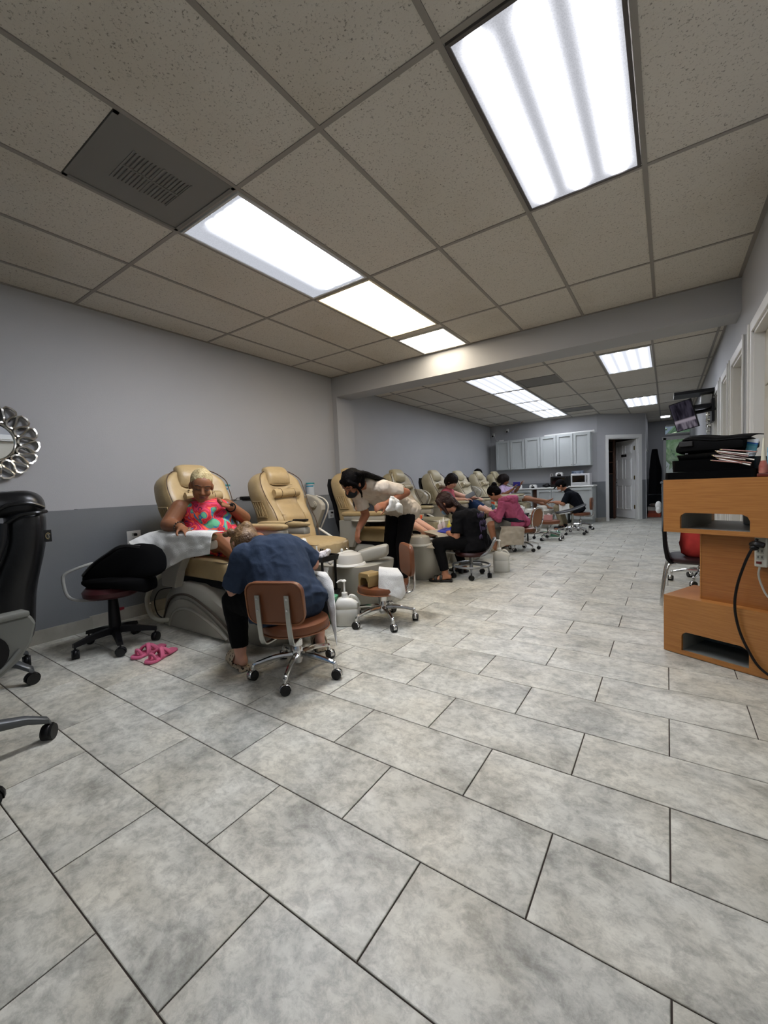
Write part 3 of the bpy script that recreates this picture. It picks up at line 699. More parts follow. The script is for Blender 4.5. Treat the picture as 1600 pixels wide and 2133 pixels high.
car = [(-2.1, 0.35), (-2.15, 0.75), (-1.9, 0.95), (-1.2, 1.02), (-0.6, 1.45), (0.9, 1.48), (1.5, 1.05), (2.1, 0.9), (2.15, 0.4)]
bm = nb(); prism(bm, car, 1.7, Matrix.Translation((0, 0.85, 0)) @ XZ); obj('car_body', bm, mat('car_paint', 'cfdcec', rough=0.25, coat=0.5), t, smooth=False, bev=0.08)
for x in (-1.3, 1.3): obj('wheel', cyl(nb(), (x, -0.88, 0.33), (x, -0.68, 0.33), 0.33, n=18), M_BLACK, t)
bm = nb(); prism(bm, [(-1.1, 1.05), (-0.55, 1.4), (0.85, 1.42), (1.3, 1.08)], 0.01, Matrix.Translation((0, -0.86, 0)) @ XZ); obj('side_window', bm, M_GLASSD, t, smooth=False)
# coat rail and coats
tag(obj('corner_bead', bb(nb(), (DB.x - 0.005, DB.y - 0.005, 0.0), (DB.x + 0.02, DB.y + 0.02, 2.66)), M_UP, smooth=False), 'pale painted corner edge beside the coats', 'trim')['kind'] = 'structure'
t = root('coat_hook_rail', (DB.x + 0.012, 12.85, 1.75), 0, 'small white hook rail holding the black coats', 'rail')
obj('rail', bb(nb(), (0, -0.28, -0.03), (0.015, 0.28, 0.03)), M_WHITE, t, smooth=False)
for k in range(3): obj('hook', tube(nb(), [(0.015, -0.2 + 0.2 * k, 0), (0.05, -0.2 + 0.2 * k, -0.01), (0.055, -0.2 + 0.2 * k, 0.025)], 0.005, 6), M_CHROME, t)
M_COAT = mat('black_coat_cloth', '08080a', rough=0.95, spec=0.1)
def coat(y, x, ztop, zbot, wd, m, lab):
    bm = nb(); rings = []
    for i in range(12):
        f = i / 11; z = ztop + (zbot - ztop) * f; ww = wd * (0.35 + 0.65 * min(1, f * 3.2)) * (1 + 0.12 * sin(f * 7)); dp = 0.05 + 0.07 * min(1, f * 2)
        rings.append([V((x + dp * (1 + 0.25 * sin(5 * a + f * 3)) * cos(a) + 0.02, y + ww * 0.5 * (1 + 0.08 * sin(4 * a)) * sin(a), z)) for a in [2 * pi * k / 20 for k in range(20)]])
    loft(bm, rings); tag(obj('coat', bm, m), lab, 'coat', 'coats on the hook rail')
coat(12.66, DB.x + 0.17, 1.76, 0.62, 0.34, M_COAT, 'black coat nearest the store room door, on the hook rail')
coat(13.05, DB.x + 0.17, 1.72, 0.78, 0.34, mat('navy_coat_cloth', '14151d', rough=0.9), 'dark navy coat behind the black coat on the hook rail')
coat(13.43, DB.x + 0.17, 1.5, 0.85, 0.3, mat('pale_blue_cloth', '8f9db4', rough=0.9), 'pale blue garment behind the dark coats')
# cartons on the alcove floor
for (a, b, c_, lab, nm) in (((-0.43, 12.9, 0), (-0.14, 13.3, 0.1), 'a04a34', 'rust-coloured carton lowest of the alcove pile', 'carton'), ((-0.42, 12.92, 0.101), (-0.17, 13.28, 0.17), '8d4a3d', 'red-brown carton second from the floor in the alcove pile', 'carton'), ((-0.43, 12.95, 0.171), (-0.12, 13.3, 0.27), 'b9b6b0', 'pale grey carton topmost of the alcove pile', 'carton'), ((-0.42, 13.4, 0), (0.0, 13.9, 0.56), '1e2028', 'dark storage crate behind the alcove cartons', 'storage_crate')):
    tag(obj(nm, bb(nb(), a, b, 0.006), mat('carton_' + c_, c_, rough=0.8, var=0.15), smooth=False), lab, 'box')
tag(obj('plastic_bag', sph(sph(nb(), (-0.12, 13.55, 0.638), (0.14, 0.12, 0.075)), (-0.03, 13.5, 0.68), (0.07, 0.07, 0.05)), mat('lilac_bag', 'b7b4c9', rough=0.5)), 'crumpled lilac-white bag on the dark crate', 'bag')
tag(obj('cloth_heap', sph(nb(), (-0.28, 13.1, 0.316), (0.12, 0.14, 0.045)), mat('brown_white_cloth', '8a6c60', rough=0.9, col2='d6cfc8', vscale=12)), 'brown and white cloth heap on the alcove cartons', 'cloth')

# grey low cabinet half hidden behind the orange desk
t = root('grey_cabinet', (0.2, 9.9, 0), 0, 'grey low cabinet just beyond the left edge of the orange desk', 'cabinet')
obj('body', bb(nb(), (-0.29, -0.3, 0), (0.3, 0.3, 0.93)), M_LO, t, smooth=False); obj('top', bb(nb(), (-0.31, -0.32, 0.93), (0.32, 0.32, 0.96), 0.004), M_LO, t, smooth=False)
for k in (0, 1): obj('door', bb(nb(), (-0.28 + 0.29 * k, -0.315, 0.05), (0.0 + 0.29 * k, -0.3, 0.9), 0.003), M_LO, t, smooth=False)
tag(obj('crumpled_paper', sph(sph(nb(), (-0.14, 9.68, 0.5), (0.055, 0.06, 0.09)), (-0.138, 9.66, 0.42), (0.05, 0.07, 0.07)), mat('white_bag', 'd9d9d6', rough=0.7, bump=0.6, bscale=25)), 'crumpled white bag hanging at the grey low cabinet', 'bag')

# ---------------- television and wall mirror on the right wall
t = root('television', (0.17, 7.0, 1.87), 0, 'tilted wall television showing a dark purple road scene', 'television')
c0 = [V(p) for p in ((-0.145, 0.0, 0.15), (0.085, 0.02, 0.25), (0.195, -0.02, -0.125), (-0.045, 0.0, -0.205))]
cA = [V((0.036, 7.0, 2.02)), V((0.245, 6.93, 2.11)), V((0.352, 7.0, 1.745)), V((0.118, 7.06, 1.665))]
cen = sum(cA, V()) / 4
ux = ((cA[1] - cA[0]) + (cA[2] - cA[3])).normalized(); uz = ((cA[0] - cA[3]) + (cA[1] - cA[2])).normalized()
uy = uz.cross(ux).normalized(); ux = uy.cross(uz).normalized()
# the set is turned towards the pedicure row and tipped down
yaw_tv = Matrix(((ux.x, uy.x, uz.x), (ux.y, uy.y, uz.y), (ux.z, uy.z, uz.z))).to_4x4()
TVW, TVH = 0.62, 0.37
def screen_material():
    m = bpy.data.materials.new('television_picture'); m.use_nodes = True; nt = m.node_tree; N = nt.nodes; L = nt.links; N.clear()
    out = N.new('ShaderNodeOutputMaterial'); em = N.new('ShaderNodeEmission'); L.new(em.outputs[0], out.inputs[0])
    tc = N.new('ShaderNodeTexCoord'); sp = N.new('ShaderNodeSeparateXYZ'); L.new(tc.outputs['Object'], sp.inputs[0])
    n = N.new('ShaderNodeTexNoise'); n.inputs['Scale'].default_value = 14; mp = N.new('ShaderNodeMapping'); mp.inputs['Scale'].default_value = (1.6, 1, 0.35); L.new(tc.outputs['Object'], mp.inputs[0]); L.new(mp.outputs[0], n.inputs['Vector'])
    up = N.new('ShaderNodeValToRGB'); e = up.color_ramp.elements; e[0].position = .4; e[0].color = lin('16141b') + (1,); e[1].position = .62; e[1].color = lin('33303a') + (1,); L.new(n.outputs['Fac'], up.inputs[0])
    lo = N.new('ShaderNodeValToRGB'); e = lo.color_ramp.elements; e[0].position = .4; e[0].color = lin('35303a') + (1,); e[1].position = .6; e[1].color = lin('6d6771') + (1,); L.new(n.outputs['Fac'], lo.inputs[0])
    mr = N.new('ShaderNodeMapRange'); mr.interpolation_type = 'SMOOTHSTEP'; mr.inputs[1].default_value = -0.055; mr.inputs[2].default_value = -0.085; L.new(sp.outputs[2], mr.inputs[0])
    mx = N.new('ShaderNodeMix'); mx.data_type = 'RGBA'; L.new(mr.outputs[0], mx.inputs[0]); L.new(up.outputs[0], mx.inputs[6]); L.new(lo.outputs[0], mx.inputs[7])
    b1 = N.new('ShaderNodeMath'); b1.operation = 'ADD'; b1.inputs[1].default_value = 0.068; L.new(sp.outputs[2], b1.inputs[0]); b2 = N.new('ShaderNodeMath'); b2.operation = 'ABSOLUTE'; L.new(b1.outputs[0], b2.inputs[0])
    b3 = N.new('ShaderNodeMapRange'); b3.inputs[1].default_value = 0.03; b3.inputs[2].default_value = 0.01; L.new(b2.outputs[0], b3.inputs[0])
    m2 = N.new('ShaderNodeMix'); m2.data_type = 'RGBA'; m2.inputs[7].default_value = lin('8a828c') + (1,); L.new(b3.outputs[0], m2.inputs[0]); L.new(mx.outputs[2], m2.inputs[6])
    L.new(m2.outputs[2], em.inputs[0]); em.inputs[1].default_value = 0.6
    return m
T0 = Matrix.Translation(cen - V((0.17, 7.0, 1.87))) @ yaw_tv @ Matrix.Rotation(0.0, 4, 'Z')
sw = (cA[1] - cA[0]).length; sh = (cA[0] - cA[3]).length
def tvb(a, b):
    bm = nb(); bb(bm, a, b, 0.0); bmesh.ops.transform(bm, matrix=T0, verts=bm.verts); return bm
obj('case', tvb((-sw / 2 - 0.008, -0.005, -sh / 2 - 0.01), (sw / 2 + 0.008, 0.045, sh / 2 + 0.008)), M_BLACK, t, smooth=False)
scr = obj('screen', bb(nb(), (-sw / 2, -0.007, -sh / 2), (sw / 2, -0.0055, sh / 2)), screen_material(), t, smooth=False); scr.matrix_local = T0
bm = nb(); tube(bm, [(0.05, 0.1, 0.05), (0.2, 0.15, 0.06), (0.36, 0.1, 0.08)], 0.025, 8); box(bm, (0.33, 0.1, 0.05), (0.03, 0.25, 0.3)); box(bm, (0.18, 0.1, 0.12), (0.26, 0.2, 0.04)); obj('wall_bracket', bm, M_BLACK, t, smooth=False)
tag(obj('dark_shelf', bb(nb(), (0.08, 6.95, 2.16), (0.52, 7.35, 2.2)), M_BLACK, smooth=False), 'black shelf plate just above the television', 'shelf')
tag(obj('white_box', bb(nb(), (0.38, 7.14, 2.03), (0.5, 7.3, 2.158), 0.01), M_WHITE, smooth=False), 'small white device box under the black shelf plate', 'box')
M_SILVER = mat('silver_leaf', 'd8d6cf', rough=0.18, metal=1.0)
M_MIRROR = mat('mirror', 'c8ccd0', rough=0.02, metal=1.0)
# ================================================================ pedicure spa chairs
M_TAN = mat('tan_leather', 'a8926a', rough=0.38, var=0.08, vscale=5, bump=0.25, bscale=35, spec=0.5)
M_TAN2 = mat('worn_tan_leather', '9d865e', rough=0.42, var=0.12, vscale=4, bump=0.3, bscale=30)
M_CREAM = mat('cream_leather', 'a59b80', rough=0.4, var=0.06, vscale=5, bump=0.22, bscale=35)
M_CREAM2 = mat('cream_leather_dull', '998f72', rough=0.42, var=0.08, vscale=5, bump=0.25, bscale=35)
M_PIPE = mat('brown_piping', '4a3624', rough=0.5)
M_SHELL = mat('grey_beige_gelcoat', '9c988c', rough=0.25, var=0.05, vscale=3, coat=0.3)
M_SHELL_L = mat('pale_gelcoat', 'c0bcb1', rough=0.22, coat=0.3)
M_RIM = mat('white_vinyl', 'd6d4cc', rough=0.3)
M_BASIN = mat('white_basin', 'cfd4de', rough=0.2)

def interp(tab, t):
    for (a, va), (b, vb) in zip(tab, tab[1:]):
        if t <= b: f = (t - a) / (b - a); f = f * f * (3 - 2 * f) if len(tab) > 2 else f; return va + (vb - va) * f
    return tab[-1][1]
HWT = [(0, 0.265), (0.2, 0.29), (0.45, 0.28), (0.7, 0.315), (0.86, 0.305), (0.95, 0.25), (1.0, 0.16)]   # half width up the back
def spine(t):   # rear edge of the back in the side view: local x, z
    return V((-0.52 - 0.17 * t + 0.05 * max(0, t - 0.85) / 0.15, 0, 0.50 + 0.81 * t))
def front(t):   # front edge of the bolsters
    x = interp([(0, -0.13), (0.3, -0.20), (0.6, -0.33), (0.85, -0.42), (1.0, -0.50)], t)
    return V((x, 0, 0.55 + 0.775 * t))
def spa_chair(loc, lab, leather, leather2, raised_arm=False, near_arm=True, tray=False, occupied=False, dark_shell=False):
    t = root('pedicure_chair', loc, 0, lab, 'pedicure chair', 'tan leather pedicure chairs')
    # back shell: upholstered wings
    rings = []
    T = [i / 14 for i in range(15)]
    for u in T:
        a = spine(u); b = front(u); hw = interp(HWT, u); n = 24
        mid = (a + b) / 2; hx = (b.x - a.x) / 2
        r = []
        for k in range(n):
            an = 2 * pi * k / n; ca, sa = cos(an), sin(an)
            cx = math.copysign(abs(ca) ** (0.35 if ca < 0 else 0.55), ca); sy = math.copysign(abs(sa) ** 0.5, sa)
            dx = hx * cx
            # hollow in the middle of the front for the sitter
            y = hw * sy
            if cx > 0: dx -= 0.075 * max(0, 1 - (abs(y) / (hw * 0.78)) ** 2.2) * (1 if u < 0.97 else 0.3)
            zz = mid.z + (b.z - a.z) / 2 * cx
            r.append(V((mid.x + dx, y, zz)))
        rings.append(r)
    bm = nb(); loft(bm, rings); obj('backrest', bm, leather, t, sub=1)
    if dark_shell:
        rs = []
        for u in [i / 10 for i in range(10)]:
            a = spine(u); rs.append(ring((a.x - 0.012, 0, a.z), (0, 1, 0), (1, 0, 0), interp(HWT, u) * 0.97, 0.035, 20, 0.5))
        obj('rear_shell', loft(nb(), rs), M_BLACK, t)
    # side bolster piping
    for s in (-1, 1):
        pts = [(front(u).x - 0.01, s * (interp(HWT, u) * 0.91 + 0.002), front(u).z) for u in (0.02, 0.15, 0.3, 0.45, 0.6, 0.75, 0.86, 0.94, 0.985)]
        obj('piping', tube(nb(), pts, 0.0045, 6, 4), M_PIPE, t)
        # gathered side pocket
        o = obj('side_pocket', sheet(nb(), lambda a, b: (spine(0.62 - 0.2 * b).x + 0.10 + 0.13 * a + 0.02 * b, s * (interp(HWT, 0.62 - 0.2 * b) * 1.0 + 0.006 + 0.012 * sin(a * pi) * (0.5 + 0.5 * sin(a * 38) * sin(b * pi))), spine(0.62 - 0.2 * b).z), 24, 8), leather2, t, solid=0.006)
        zz = [(0.04, 0.61), (0.16, 0.43), (0.30, 0.61), (0.44, 0.43), (0.58, 0.61), (0.72, 0.43), (0.88, 0.61)]
        obj('pocket_gather', tube(nb(), [(spine(zf_).x + 0.10 + 0.13 * a_, s * (interp(HWT, zf_) + 0.013), spine(zf_).z) for a_, zf_ in zz], 0.006, 6, 2), leather, o)
        for zf in (0.62, 0.42):
            p = [(spine(zf).x + 0.095 + 0.145 * a + 0.01, s * (interp(HWT, zf) + 0.012), spine(zf).z + 0.0) for a in (0, 0.33, 0.66, 1)]
            obj('pocket_binding', tube(nb(), p, 0.006, 6, 3), leather, o)
    # centre panel with seams
    def cen(u, v):
        b = front(0.05 + 0.62 * v); y = (u - 0.5) * 2 * 0.155; q = (u - 0.5) * 2
        return (b.x - 0.052 + 0.02 * (1 - q ** 4) + 0.004 * sin(v * 40) * (1 - abs(q)) , y, b.z)
    obj('back_panel', sheet(nb(), cen, 10, 22), leather2, t, solid=0.02, sub=1)
    for v in (0.55,):
        obj('panel_seam', tube(nb(), [V(cen(a / 6, v)) + V((0.012, 0, -0.012 * sin(a / 6 * pi))) for a in range(7)], 0.0028, 5, 3), M_PIPE, t)
    # head cushion
    bm = nb(); rs = []
    for i in range(9):
        f = i / 8; c = V((-0.505 - 0.055 * f + 0.02 * sin(f * pi), 0, 1.155 + 0.215 * f))
        hw = 0.165 - 0.02 * f - (0.035 if f > 0.9 else 0); dp = 0.085 * (1 - 0.35 * f ** 3) * (0.8 + 0.2 * sin(f * pi))
        rs.append(ring(c, (0, 1, 0), (1, 0, 0.1), hw, dp, 20, 0.6))
    loft(bm, rs); obj('headrest', bm, leather, t, sub=1)
    obj('headrest_seam', tube(nb(), [(-0.42, -0.145, 1.175), (-0.405, -0.06, 1.17), (-0.405, 0.06, 1.17), (-0.42, 0.145, 1.175)], 0.004, 5), leather, t)
    # neck roll
    bm = nb(); tube(bm, [(-0.375, -0.15, 1.075), (-0.37, -0.14, 1.075), (-0.37, 0.14, 1.08), (-0.375, 0.15, 1.08)], [0.02, 0.048, 0.05, 0.048, 0.02], 18, 3)
    nr = obj('neck_roll', bm, leather, t)
    for s in (-1, 1): obj('roll_seam', tube(nb(), [V((-0.37, s * 0.09, 1.077)) + V((cos(a), 0, sin(a))) * 0.051 for a in [2 * pi * k / 14 for k in range(14)]], 0.0025, 5, 1, closed=True), M_PIPE, nr)
    # seat cushion
    bm = nb(); rs = []
    for i in range(12):
        f = i / 11; x = -0.42 + 0.72 * f
        e = min(1, (1 - f) * 14 + 0.72); zc = 0.505; hz = 0.088 * (e if f > 0.88 else 1) * (1.0)
        hy = 0.262 * (1 if f < 0.9 else (1 - (f - 0.9) * 0.5))
        rs.append([p + V((0, 0, 0.012 * sin(f * pi) if p.z > zc else 0)) for p in ring((x, 0, zc - 0.01 * (f > 0.9)), (0, 1, 0), (0, 0, 1), hy, hz, 24, 0.26)])
    loft(bm, rs); obj('seat_cushion', bm, leather, t, sub=1)
    for s in (-1, 1): obj('seat_seam', tube(nb(), [(-0.1, s * 0.255, 0.572), (0.1, s * 0.255, 0.574), (0.24, s * 0.25, 0.57), (0.265, s * 0.2, 0.568)], 0.003, 5), M_PIPE, t)
    obj('seat_frame', bb(nb(), (-0.46, -0.22, 0.36), (0.16, 0.22, 0.425), 0.01), M_BLACK, t, smooth=False)
    # arms
    arm_m = mat('arm_shell_plastic', '9b978b', rough=0.3)
    for s in (-1, 1):
        if s == 1 and raised_arm:
            # arm swung up beside the back: fan-shaped shell
            out = [(-0.53, 1.02), (-0.44, 1.05), (-0.33, 1.03), (-0.24, 0.98), (-0.19, 0.93), (-0.19, 0.87), (-0.30, 0.66), (-0.33, 0.66), (-0.40, 0.80)]
            bm = nb(); prism(bm, [(p[0], p[1]) for p in out], 0.07, Matrix.Translation((0, 0.42, 0)) @ XZ)
            a = obj('raised_arm_shell', bm, arm_m, t, smooth=False, bev=0.02)
            obj('arm_pivot', cyl(cyl(nb(), (-0.30, 0.40, 0.93), (-0.30, 0.33, 0.93), 0.04, n=18), (-0.30, 0.33, 0.93), (-0.30, 0.32, 0.93), 0.03, n=18), arm_m, a)
            obj('tray_edge', tube(nb(), [(-0.36, 0.445, 1.03), (-0.24, 0.445, 0.99), (-0.18, 0.445, 0.92), (-0.2, 0.445, 0.83), (-0.31, 0.445, 0.65)], 0.009, 6), M_SHELL_L, a)
            obj('recline_rod', cyl(nb(), (-0.05, 0.34, 0.57), (-0.24, 0.34, 0.66), 0.014, n=10), M_RIM, t)
            continue
        if s == -1 and not near_arm: continue
        bm = nb(); rs = []
        for i in range(9):
            f = i / 8; x = -0.40 + 0.70 * f; e = 1 - max(0, (f - 0.86) / 0.14) ** 2 * 0.45
            rs.append(ring((x, s * 0.345, 0.775 + 0.01 * f), (0, 1, 0), (0, 0, 1), 0.058 * e, 0.03 * e, 16, 0.6))
        loft(bm, rs); pad = obj('arm_pad', bm, leather, t, sub=1)
        bm = nb(); bb(bm, (-0.36, s * 0.345 - 0.045, 0.69), (0.27, s * 0.345 + 0.045, 0.76), 0.02); obj('arm_shell', bm, arm_m, t)
        bm = nb(); loft(bm, [[V((x_, s * 0.345 + y_, z_)) for x_, y_ in ((-0.44, -0.035), (w_, -0.035), (w_, 0.035), (-0.44, 0.035))] for w_, z_ in ((-0.24, 0.36), (-0.18, 0.5), (-0.02, 0.7))]); obj('arm_support', bm, arm_m, t, smooth=False, bev=0.01)
        if not occupied and s == -1:
            r = obj('remote', bb(nb(), (0.10, s * 0.345 - 0.022, 0.813), (0.27, s * 0.345 + 0.022, 0.829), 0.005), M_BLACK, t)
            obj('remote_cord', tube(nb(), [(0.11, s * 0.345 - 0.02, 0.815), (0.06, s * 0.41, 0.80), (0.03, s * 0.415, 0.74), (0.07, s * 0.41, 0.69)], 0.004, 6), M_BLACK, r)
        if tray and s == -1:
            bm = nb(); rs = [ring((0.02, s * 0.36, z), (1, 0, 0), (0, 1, 0), 0.25 * q, 0.10 * q, 20, 0.7) for z, q in ((0.688, 0.9), (0.694, 1), (0.706, 1), (0.708, 0.95))]; loft(bm, rs); obj('manicure_tray', bm, M_SHELL_L, t)
    # fibreglass base
    hy = 0.315
    prof = [(-0.57, 0.0), (-0.555, 0.16), (-0.47, 0.31), (-0.34, 0.37), (0.0, 0.375), (0.2, 0.33), (0.42, 0.33), (0.62, 0.36)]
    bm = nb(); rs = []
    prof2 = [(-0.58, 0.02), (-0.575, 0.12), (-0.53, 0.26), (-0.44, 0.35), (-0.3, 0.385), (-0.05, 0.38), (0.10, 0.335), (0.26, 0.25), (0.38, 0.16), (0.46, 0.07)]
    for (x, z), wy in zip(prof2, (1, 1, 1, 1, 1, 1, 0.99, 0.97, 0.94, 0.9)):
        w_ = hy * wy
        rs.append([V((x, -w_, 0)), V((x, -w_, z * 0.5)), V((x, -w_ + 0.012, z * 0.92)), V((x, -w_ + 0.05, z)), V((x, 0, z + 0.004)), V((x, w_ - 0.05, z)), V((x, w_ - 0.012, z * 0.92)), V((x, w_, z * 0.5)), V((x, w_, 0))])
    loft(bm, rs); base = obj('base', bm, M_SHELL, t, angle=50)
    # front tub: rounded block
    bm = nb(); rs = []
    for z, q, fx in ((0.0, 0.80, 0.76), (0.05, 0.86, 0.79), (0.2, 0.96, 0.84), (0.33, 1.0, 0.86), (0.385, 1.02, 0.87), (0.405, 1.02, 0.87), (0.412, 0.96, 0.845)):
        x0 = 0.16 + 0.22 * (1 - z / 0.42) ; cx = (x0 + fx) / 2; hx = (fx - x0) / 2
        rs.append(ring((cx, 0, z), (1, 0, 0), (0, 1, 0), hx, hy * q, 32, 0.62))
    loft(bm, rs, cap=True); tub = obj('tub', bm, M_SHELL, t, angle=60)
    bm = nb(); loft(bm, [ring((0.42, 0, 0.414), (1, 0, 0), (0, 1, 0), 0.21, 0.235, 28, 0.7), ring((0.42, 0, 0.43), (1, 0, 0), (0, 1, 0), 0.215, 0.24, 28, 0.7), ring((0.42, 0, 0.43), (1, 0, 0), (0, 1, 0), 0.18, 0.2, 28, 0.7), ring((0.42, 0, 0.416), (1, 0, 0), (0, 1, 0), 0.17, 0.19, 28, 0.7)]); obj('basin', bm, M_BASIN, tub)
    obj('tub_highlight_rib', tube(nb(), [(0.872, -0.2, 0.33), (0.877, -0.05, 0.31), (0.875, 0.12, 0.275), (0.868, 0.24, 0.25)], 0.011, 8), M_SHELL_L, tub)  # paler rib puts the highlight along the tub front into the colour
    for s in (-1, 1):
        # arched skirt groove and panel
        arch = [(-0.575, 0.02), (-0.545, 0.10), (-0.45, 0.23), (-0.30, 0.29), (-0.12, 0.29), (0.12, 0.21), (0.30, 0.12), (0.42, 0.03)]
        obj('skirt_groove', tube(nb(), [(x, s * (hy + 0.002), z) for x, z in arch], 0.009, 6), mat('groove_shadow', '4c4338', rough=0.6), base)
        bm = nb(); P = spline([(x, s * (hy - 0.005), z) for x, z in [(-0.54, 0.01), (-0.5, 0.1), (-0.42, 0.2), (-0.28, 0.255), (-0.12, 0.25), (0.1, 0.17), (0.3, 0.06), (0.36, 0.01)]], 4)
        loft(bm, [[p for p in P], [p + V((0, s * 0.018, 0)) for p in P]], cap=True); obj('skirt_panel', bm, M_SHELL, base, smooth=False, bev=0.012)
        ar2 = [(x * 0.80 - 0.0, z * 0.62) for x, z in arch]
        obj('skirt_ridge', tube(nb(), [(x, s * (hy + 0.012), z) for x, z in ar2], 0.014, 8), M_SHELL, base)
    # faucet and controls
    bm = nb(); cyl(bm, (0.18, 0.2, 0.36), (0.18, 0.2, 0.45), 0.02, 0.015, 12); tube(bm, [(0.18, 0.2, 0.44), (0.22, 0.18, 0.5), (0.3, 0.15, 0.49), (0.33, 0.14, 0.46)], 0.012, 8); obj('faucet', bm, M_CHROME, t)
    # foot rest: padded dome on a ring, at the nose
    bm = nb(); lathe(bm, [(0.0, 0.525), (0.07, 0.52), (0.105, 0.505), (0.12, 0.47), (0.127, 0.42)][::-1], (0.63, -0.2, 0), 28); fr = obj('foot_rest', bm, M_SHELL_L, t)
    lathe_prof = [(0.10, 0.395), (0.142, 0.40), (0.15, 0.412), (0.142, 0.427), (0.11, 0.428)]
    obj('foot_rest_rim', lathe(nb(), lathe_prof, (0.63, -0.2, 0), 28), M_RIM, fr)
    return t
def spa_pad(t):
    # swing-up leg cushion and its curved handle, beside the foot rest
    bm = nb(); rs = []
    for i in range(7):
        f = i / 6; c = V((0.62, -0.08, 0.455)) + V((0.27, 0.14, 0.065)) * f
        rs.append(ring(c, (-0.4, 0.9, 0), (0, 0, 1), 0.075, 0.062 * (1 if 0 < i < 6 else 0.86), 16, 0.5))
    loft(bm, rs); p = obj('leg_cushion', bm, mat('grey_vinyl', '9d9a8e', rough=0.4), t, sub=1)
    h = [(0.40, -0.24), (0.44, -0.14), (0.5, -0.08), (0.58, -0.05), (0.66, -0.05)]
    bm = nb(); tube(bm, [(0.55, -0.38, 0.44), (0.56, -0.32, 0.485), (0.58, -0.24, 0.505), (0.61, -0.15, 0.505), (0.63, -0.1, 0.46), (0.63, -0.09, 0.42)], [0.014, 0.024, 0.026, 0.028, 0.03, 0.03], 12); obj('handle_loop', bm, M_SHELL_L, p)
    obj('knob', sph(cyl(nb(), (0.58, -0.24, 0.52), (0.58, -0.24, 0.54), 0.014, n=10), (0.58, -0.24, 0.545), 0.013, u=10, v=6), M_RIM, p)
    obj('swivel', cyl(nb(), (0.60, -0.2, 0.43), (0.60, -0.14, 0.455), 0.028, n=14), M_CHROME, p)
YS = [2.10, 3.06, 4.36, 5.52, 6.78, 7.84, 8.92, 10.02, 10.95]
spa = []
spa.append(spa_chair((-3.0, YS[0], 0), 'tan leather pedicure chair carrying the client in the bright patterned dress', M_TAN, M_TAN2, occupied=True))
spa.append(spa_chair((-3.0, YS[1], 0), 'empty tan leather pedicure chair with its far arm folded up, second from the mirror', M_TAN, M_TAN2, raised_arm=True))
spa.append(spa_chair((-3.0, YS[2], 0), 'tan leather pedicure chair behind the standing worker in the beige shirt', M_TAN, M_TAN2, tray=True, occupied=True, dark_shell=True))
spa.append(spa_chair((-3.0, YS[3], 0), 'empty tan leather pedicure chair just right of the standing worker', M_CREAM2, M_TAN2, raised_arm=True))
spa.append(spa_chair((-3.0, YS[4], 0), 'cream pedicure chair of the dark-haired client with bare pink shoulder', M_CREAM, M_CREAM2, occupied=True, dark_shell=True))
spa.append(spa_chair((-3.0, YS[5], 0), 'empty cream pedicure chair with a neck roll, right of the dark-haired client', M_CREAM, M_CREAM2, raised_arm=True))
spa.append(spa_chair((-3.0, YS[6], 0), 'cream pedicure chair behind the pink jacket, dark hair showing over its top', M_CREAM, M_CREAM2, occupied=True, dark_shell=True))
spa.append(spa_chair((-3.0, YS[7], 0), 'cream pedicure chair under the client in lavender, near the back counter', M_CREAM2, M_CREAM2, raised_arm=True, occupied=True))
for k in (1,): spa_pad(spa[k])
# lit basin of the first chair
obj('basin_light', bb(nb(), (0.30, -0.17, 0.42), (0.52, 0.0, 0.47), 0.02), mat('lit_basin_blue', 'a9b4e8', rough=0.3, emit=0.55), spa[0])
for i in (0, 1, 2, 3, 4):
    pass
# hose and cables behind the first chair
tag(obj('drain_hose', tube(nb(), [(-3.62, 1.86, 0.44), (-3.70, 1.80, 0.36), (-3.74, 1.74, 0.22), (-3.66, 1.72, 0.09), (-3.55, 1.74, 0.05), (-3.44, 1.80, 0.06)], 0.02, 10), mat('cream_hose', 'c9c6b4', rough=0.4)), 'thick cream drain hose curving down behind the black stool', 'hose')
tag(obj('supply_tube', tube(nb(), [(-3.72, 1.80, 0.62), (-3.70, 1.83, 0.5), (-3.6, 1.86, 0.36), (-3.5, 1.87, 0.28)], 0.007, 6), mat('pale_tube', 'b3ad94', rough=0.4)), 'thin pale tube hanging from the first pedicure chair', 'tube')
tag(obj('power_cable', tube(nb(), [(-3.42, 1.79, 0.33), (-3.56, 1.76, 0.30), (-3.64, 1.75, 0.2), (-3.6, 1.75, 0.09), (-3.5, 1.77, 0.05)], 0.005, 6), M_BLACK), 'looped black cable at the rear of the first pedicure chair', 'cable')
t = root('hose_valve', (-3.63, 1.84, 0.45), 0, 'blue valve at the top of the cream drain hose', 'valve')
obj('valve_body', cyl(nb(), (0, 0, -0.01), (0, 0, 0.03), 0.022, n=12), M_WHITE, t); obj('blue_knob', sph(nb(), (0.0, 0, 0.055), (0.03, 0.02, 0.022), u=12, v=8), mat('valve_blue', '20276b', rough=0.4), t)
t = root('water_valve', (-4.03, 1.86, 0.1), 0, 'chrome water valve low on the wall behind the black stool', 'valve')
obj('pipe', cyl(nb(), (-0.02, 0, 0.0), (0.05, 0, 0.0), 0.012, n=10), M_CHROME, t); obj('valve_body', sph(nb(), (0.05, 0, 0.0), (0.022, 0.03, 0.022), u=12, v=8), M_CHROME, t)
t = root('water_valve', (-4.03, 1.62, 0.12), 0, 'small valve with a red handle low on the wall left of the black stool post', 'valve')
obj('pipe', cyl(nb(), (-0.02, 0, 0.0), (0.05, 0, 0.0), 0.012, n=10), M_CHROME, t); obj('red_handle', bb(nb(), (0.04, -0.03, -0.01), (0.055, 0.03, 0.015), 0.004), mat('valve_red', '7e2230', rough=0.4), t)
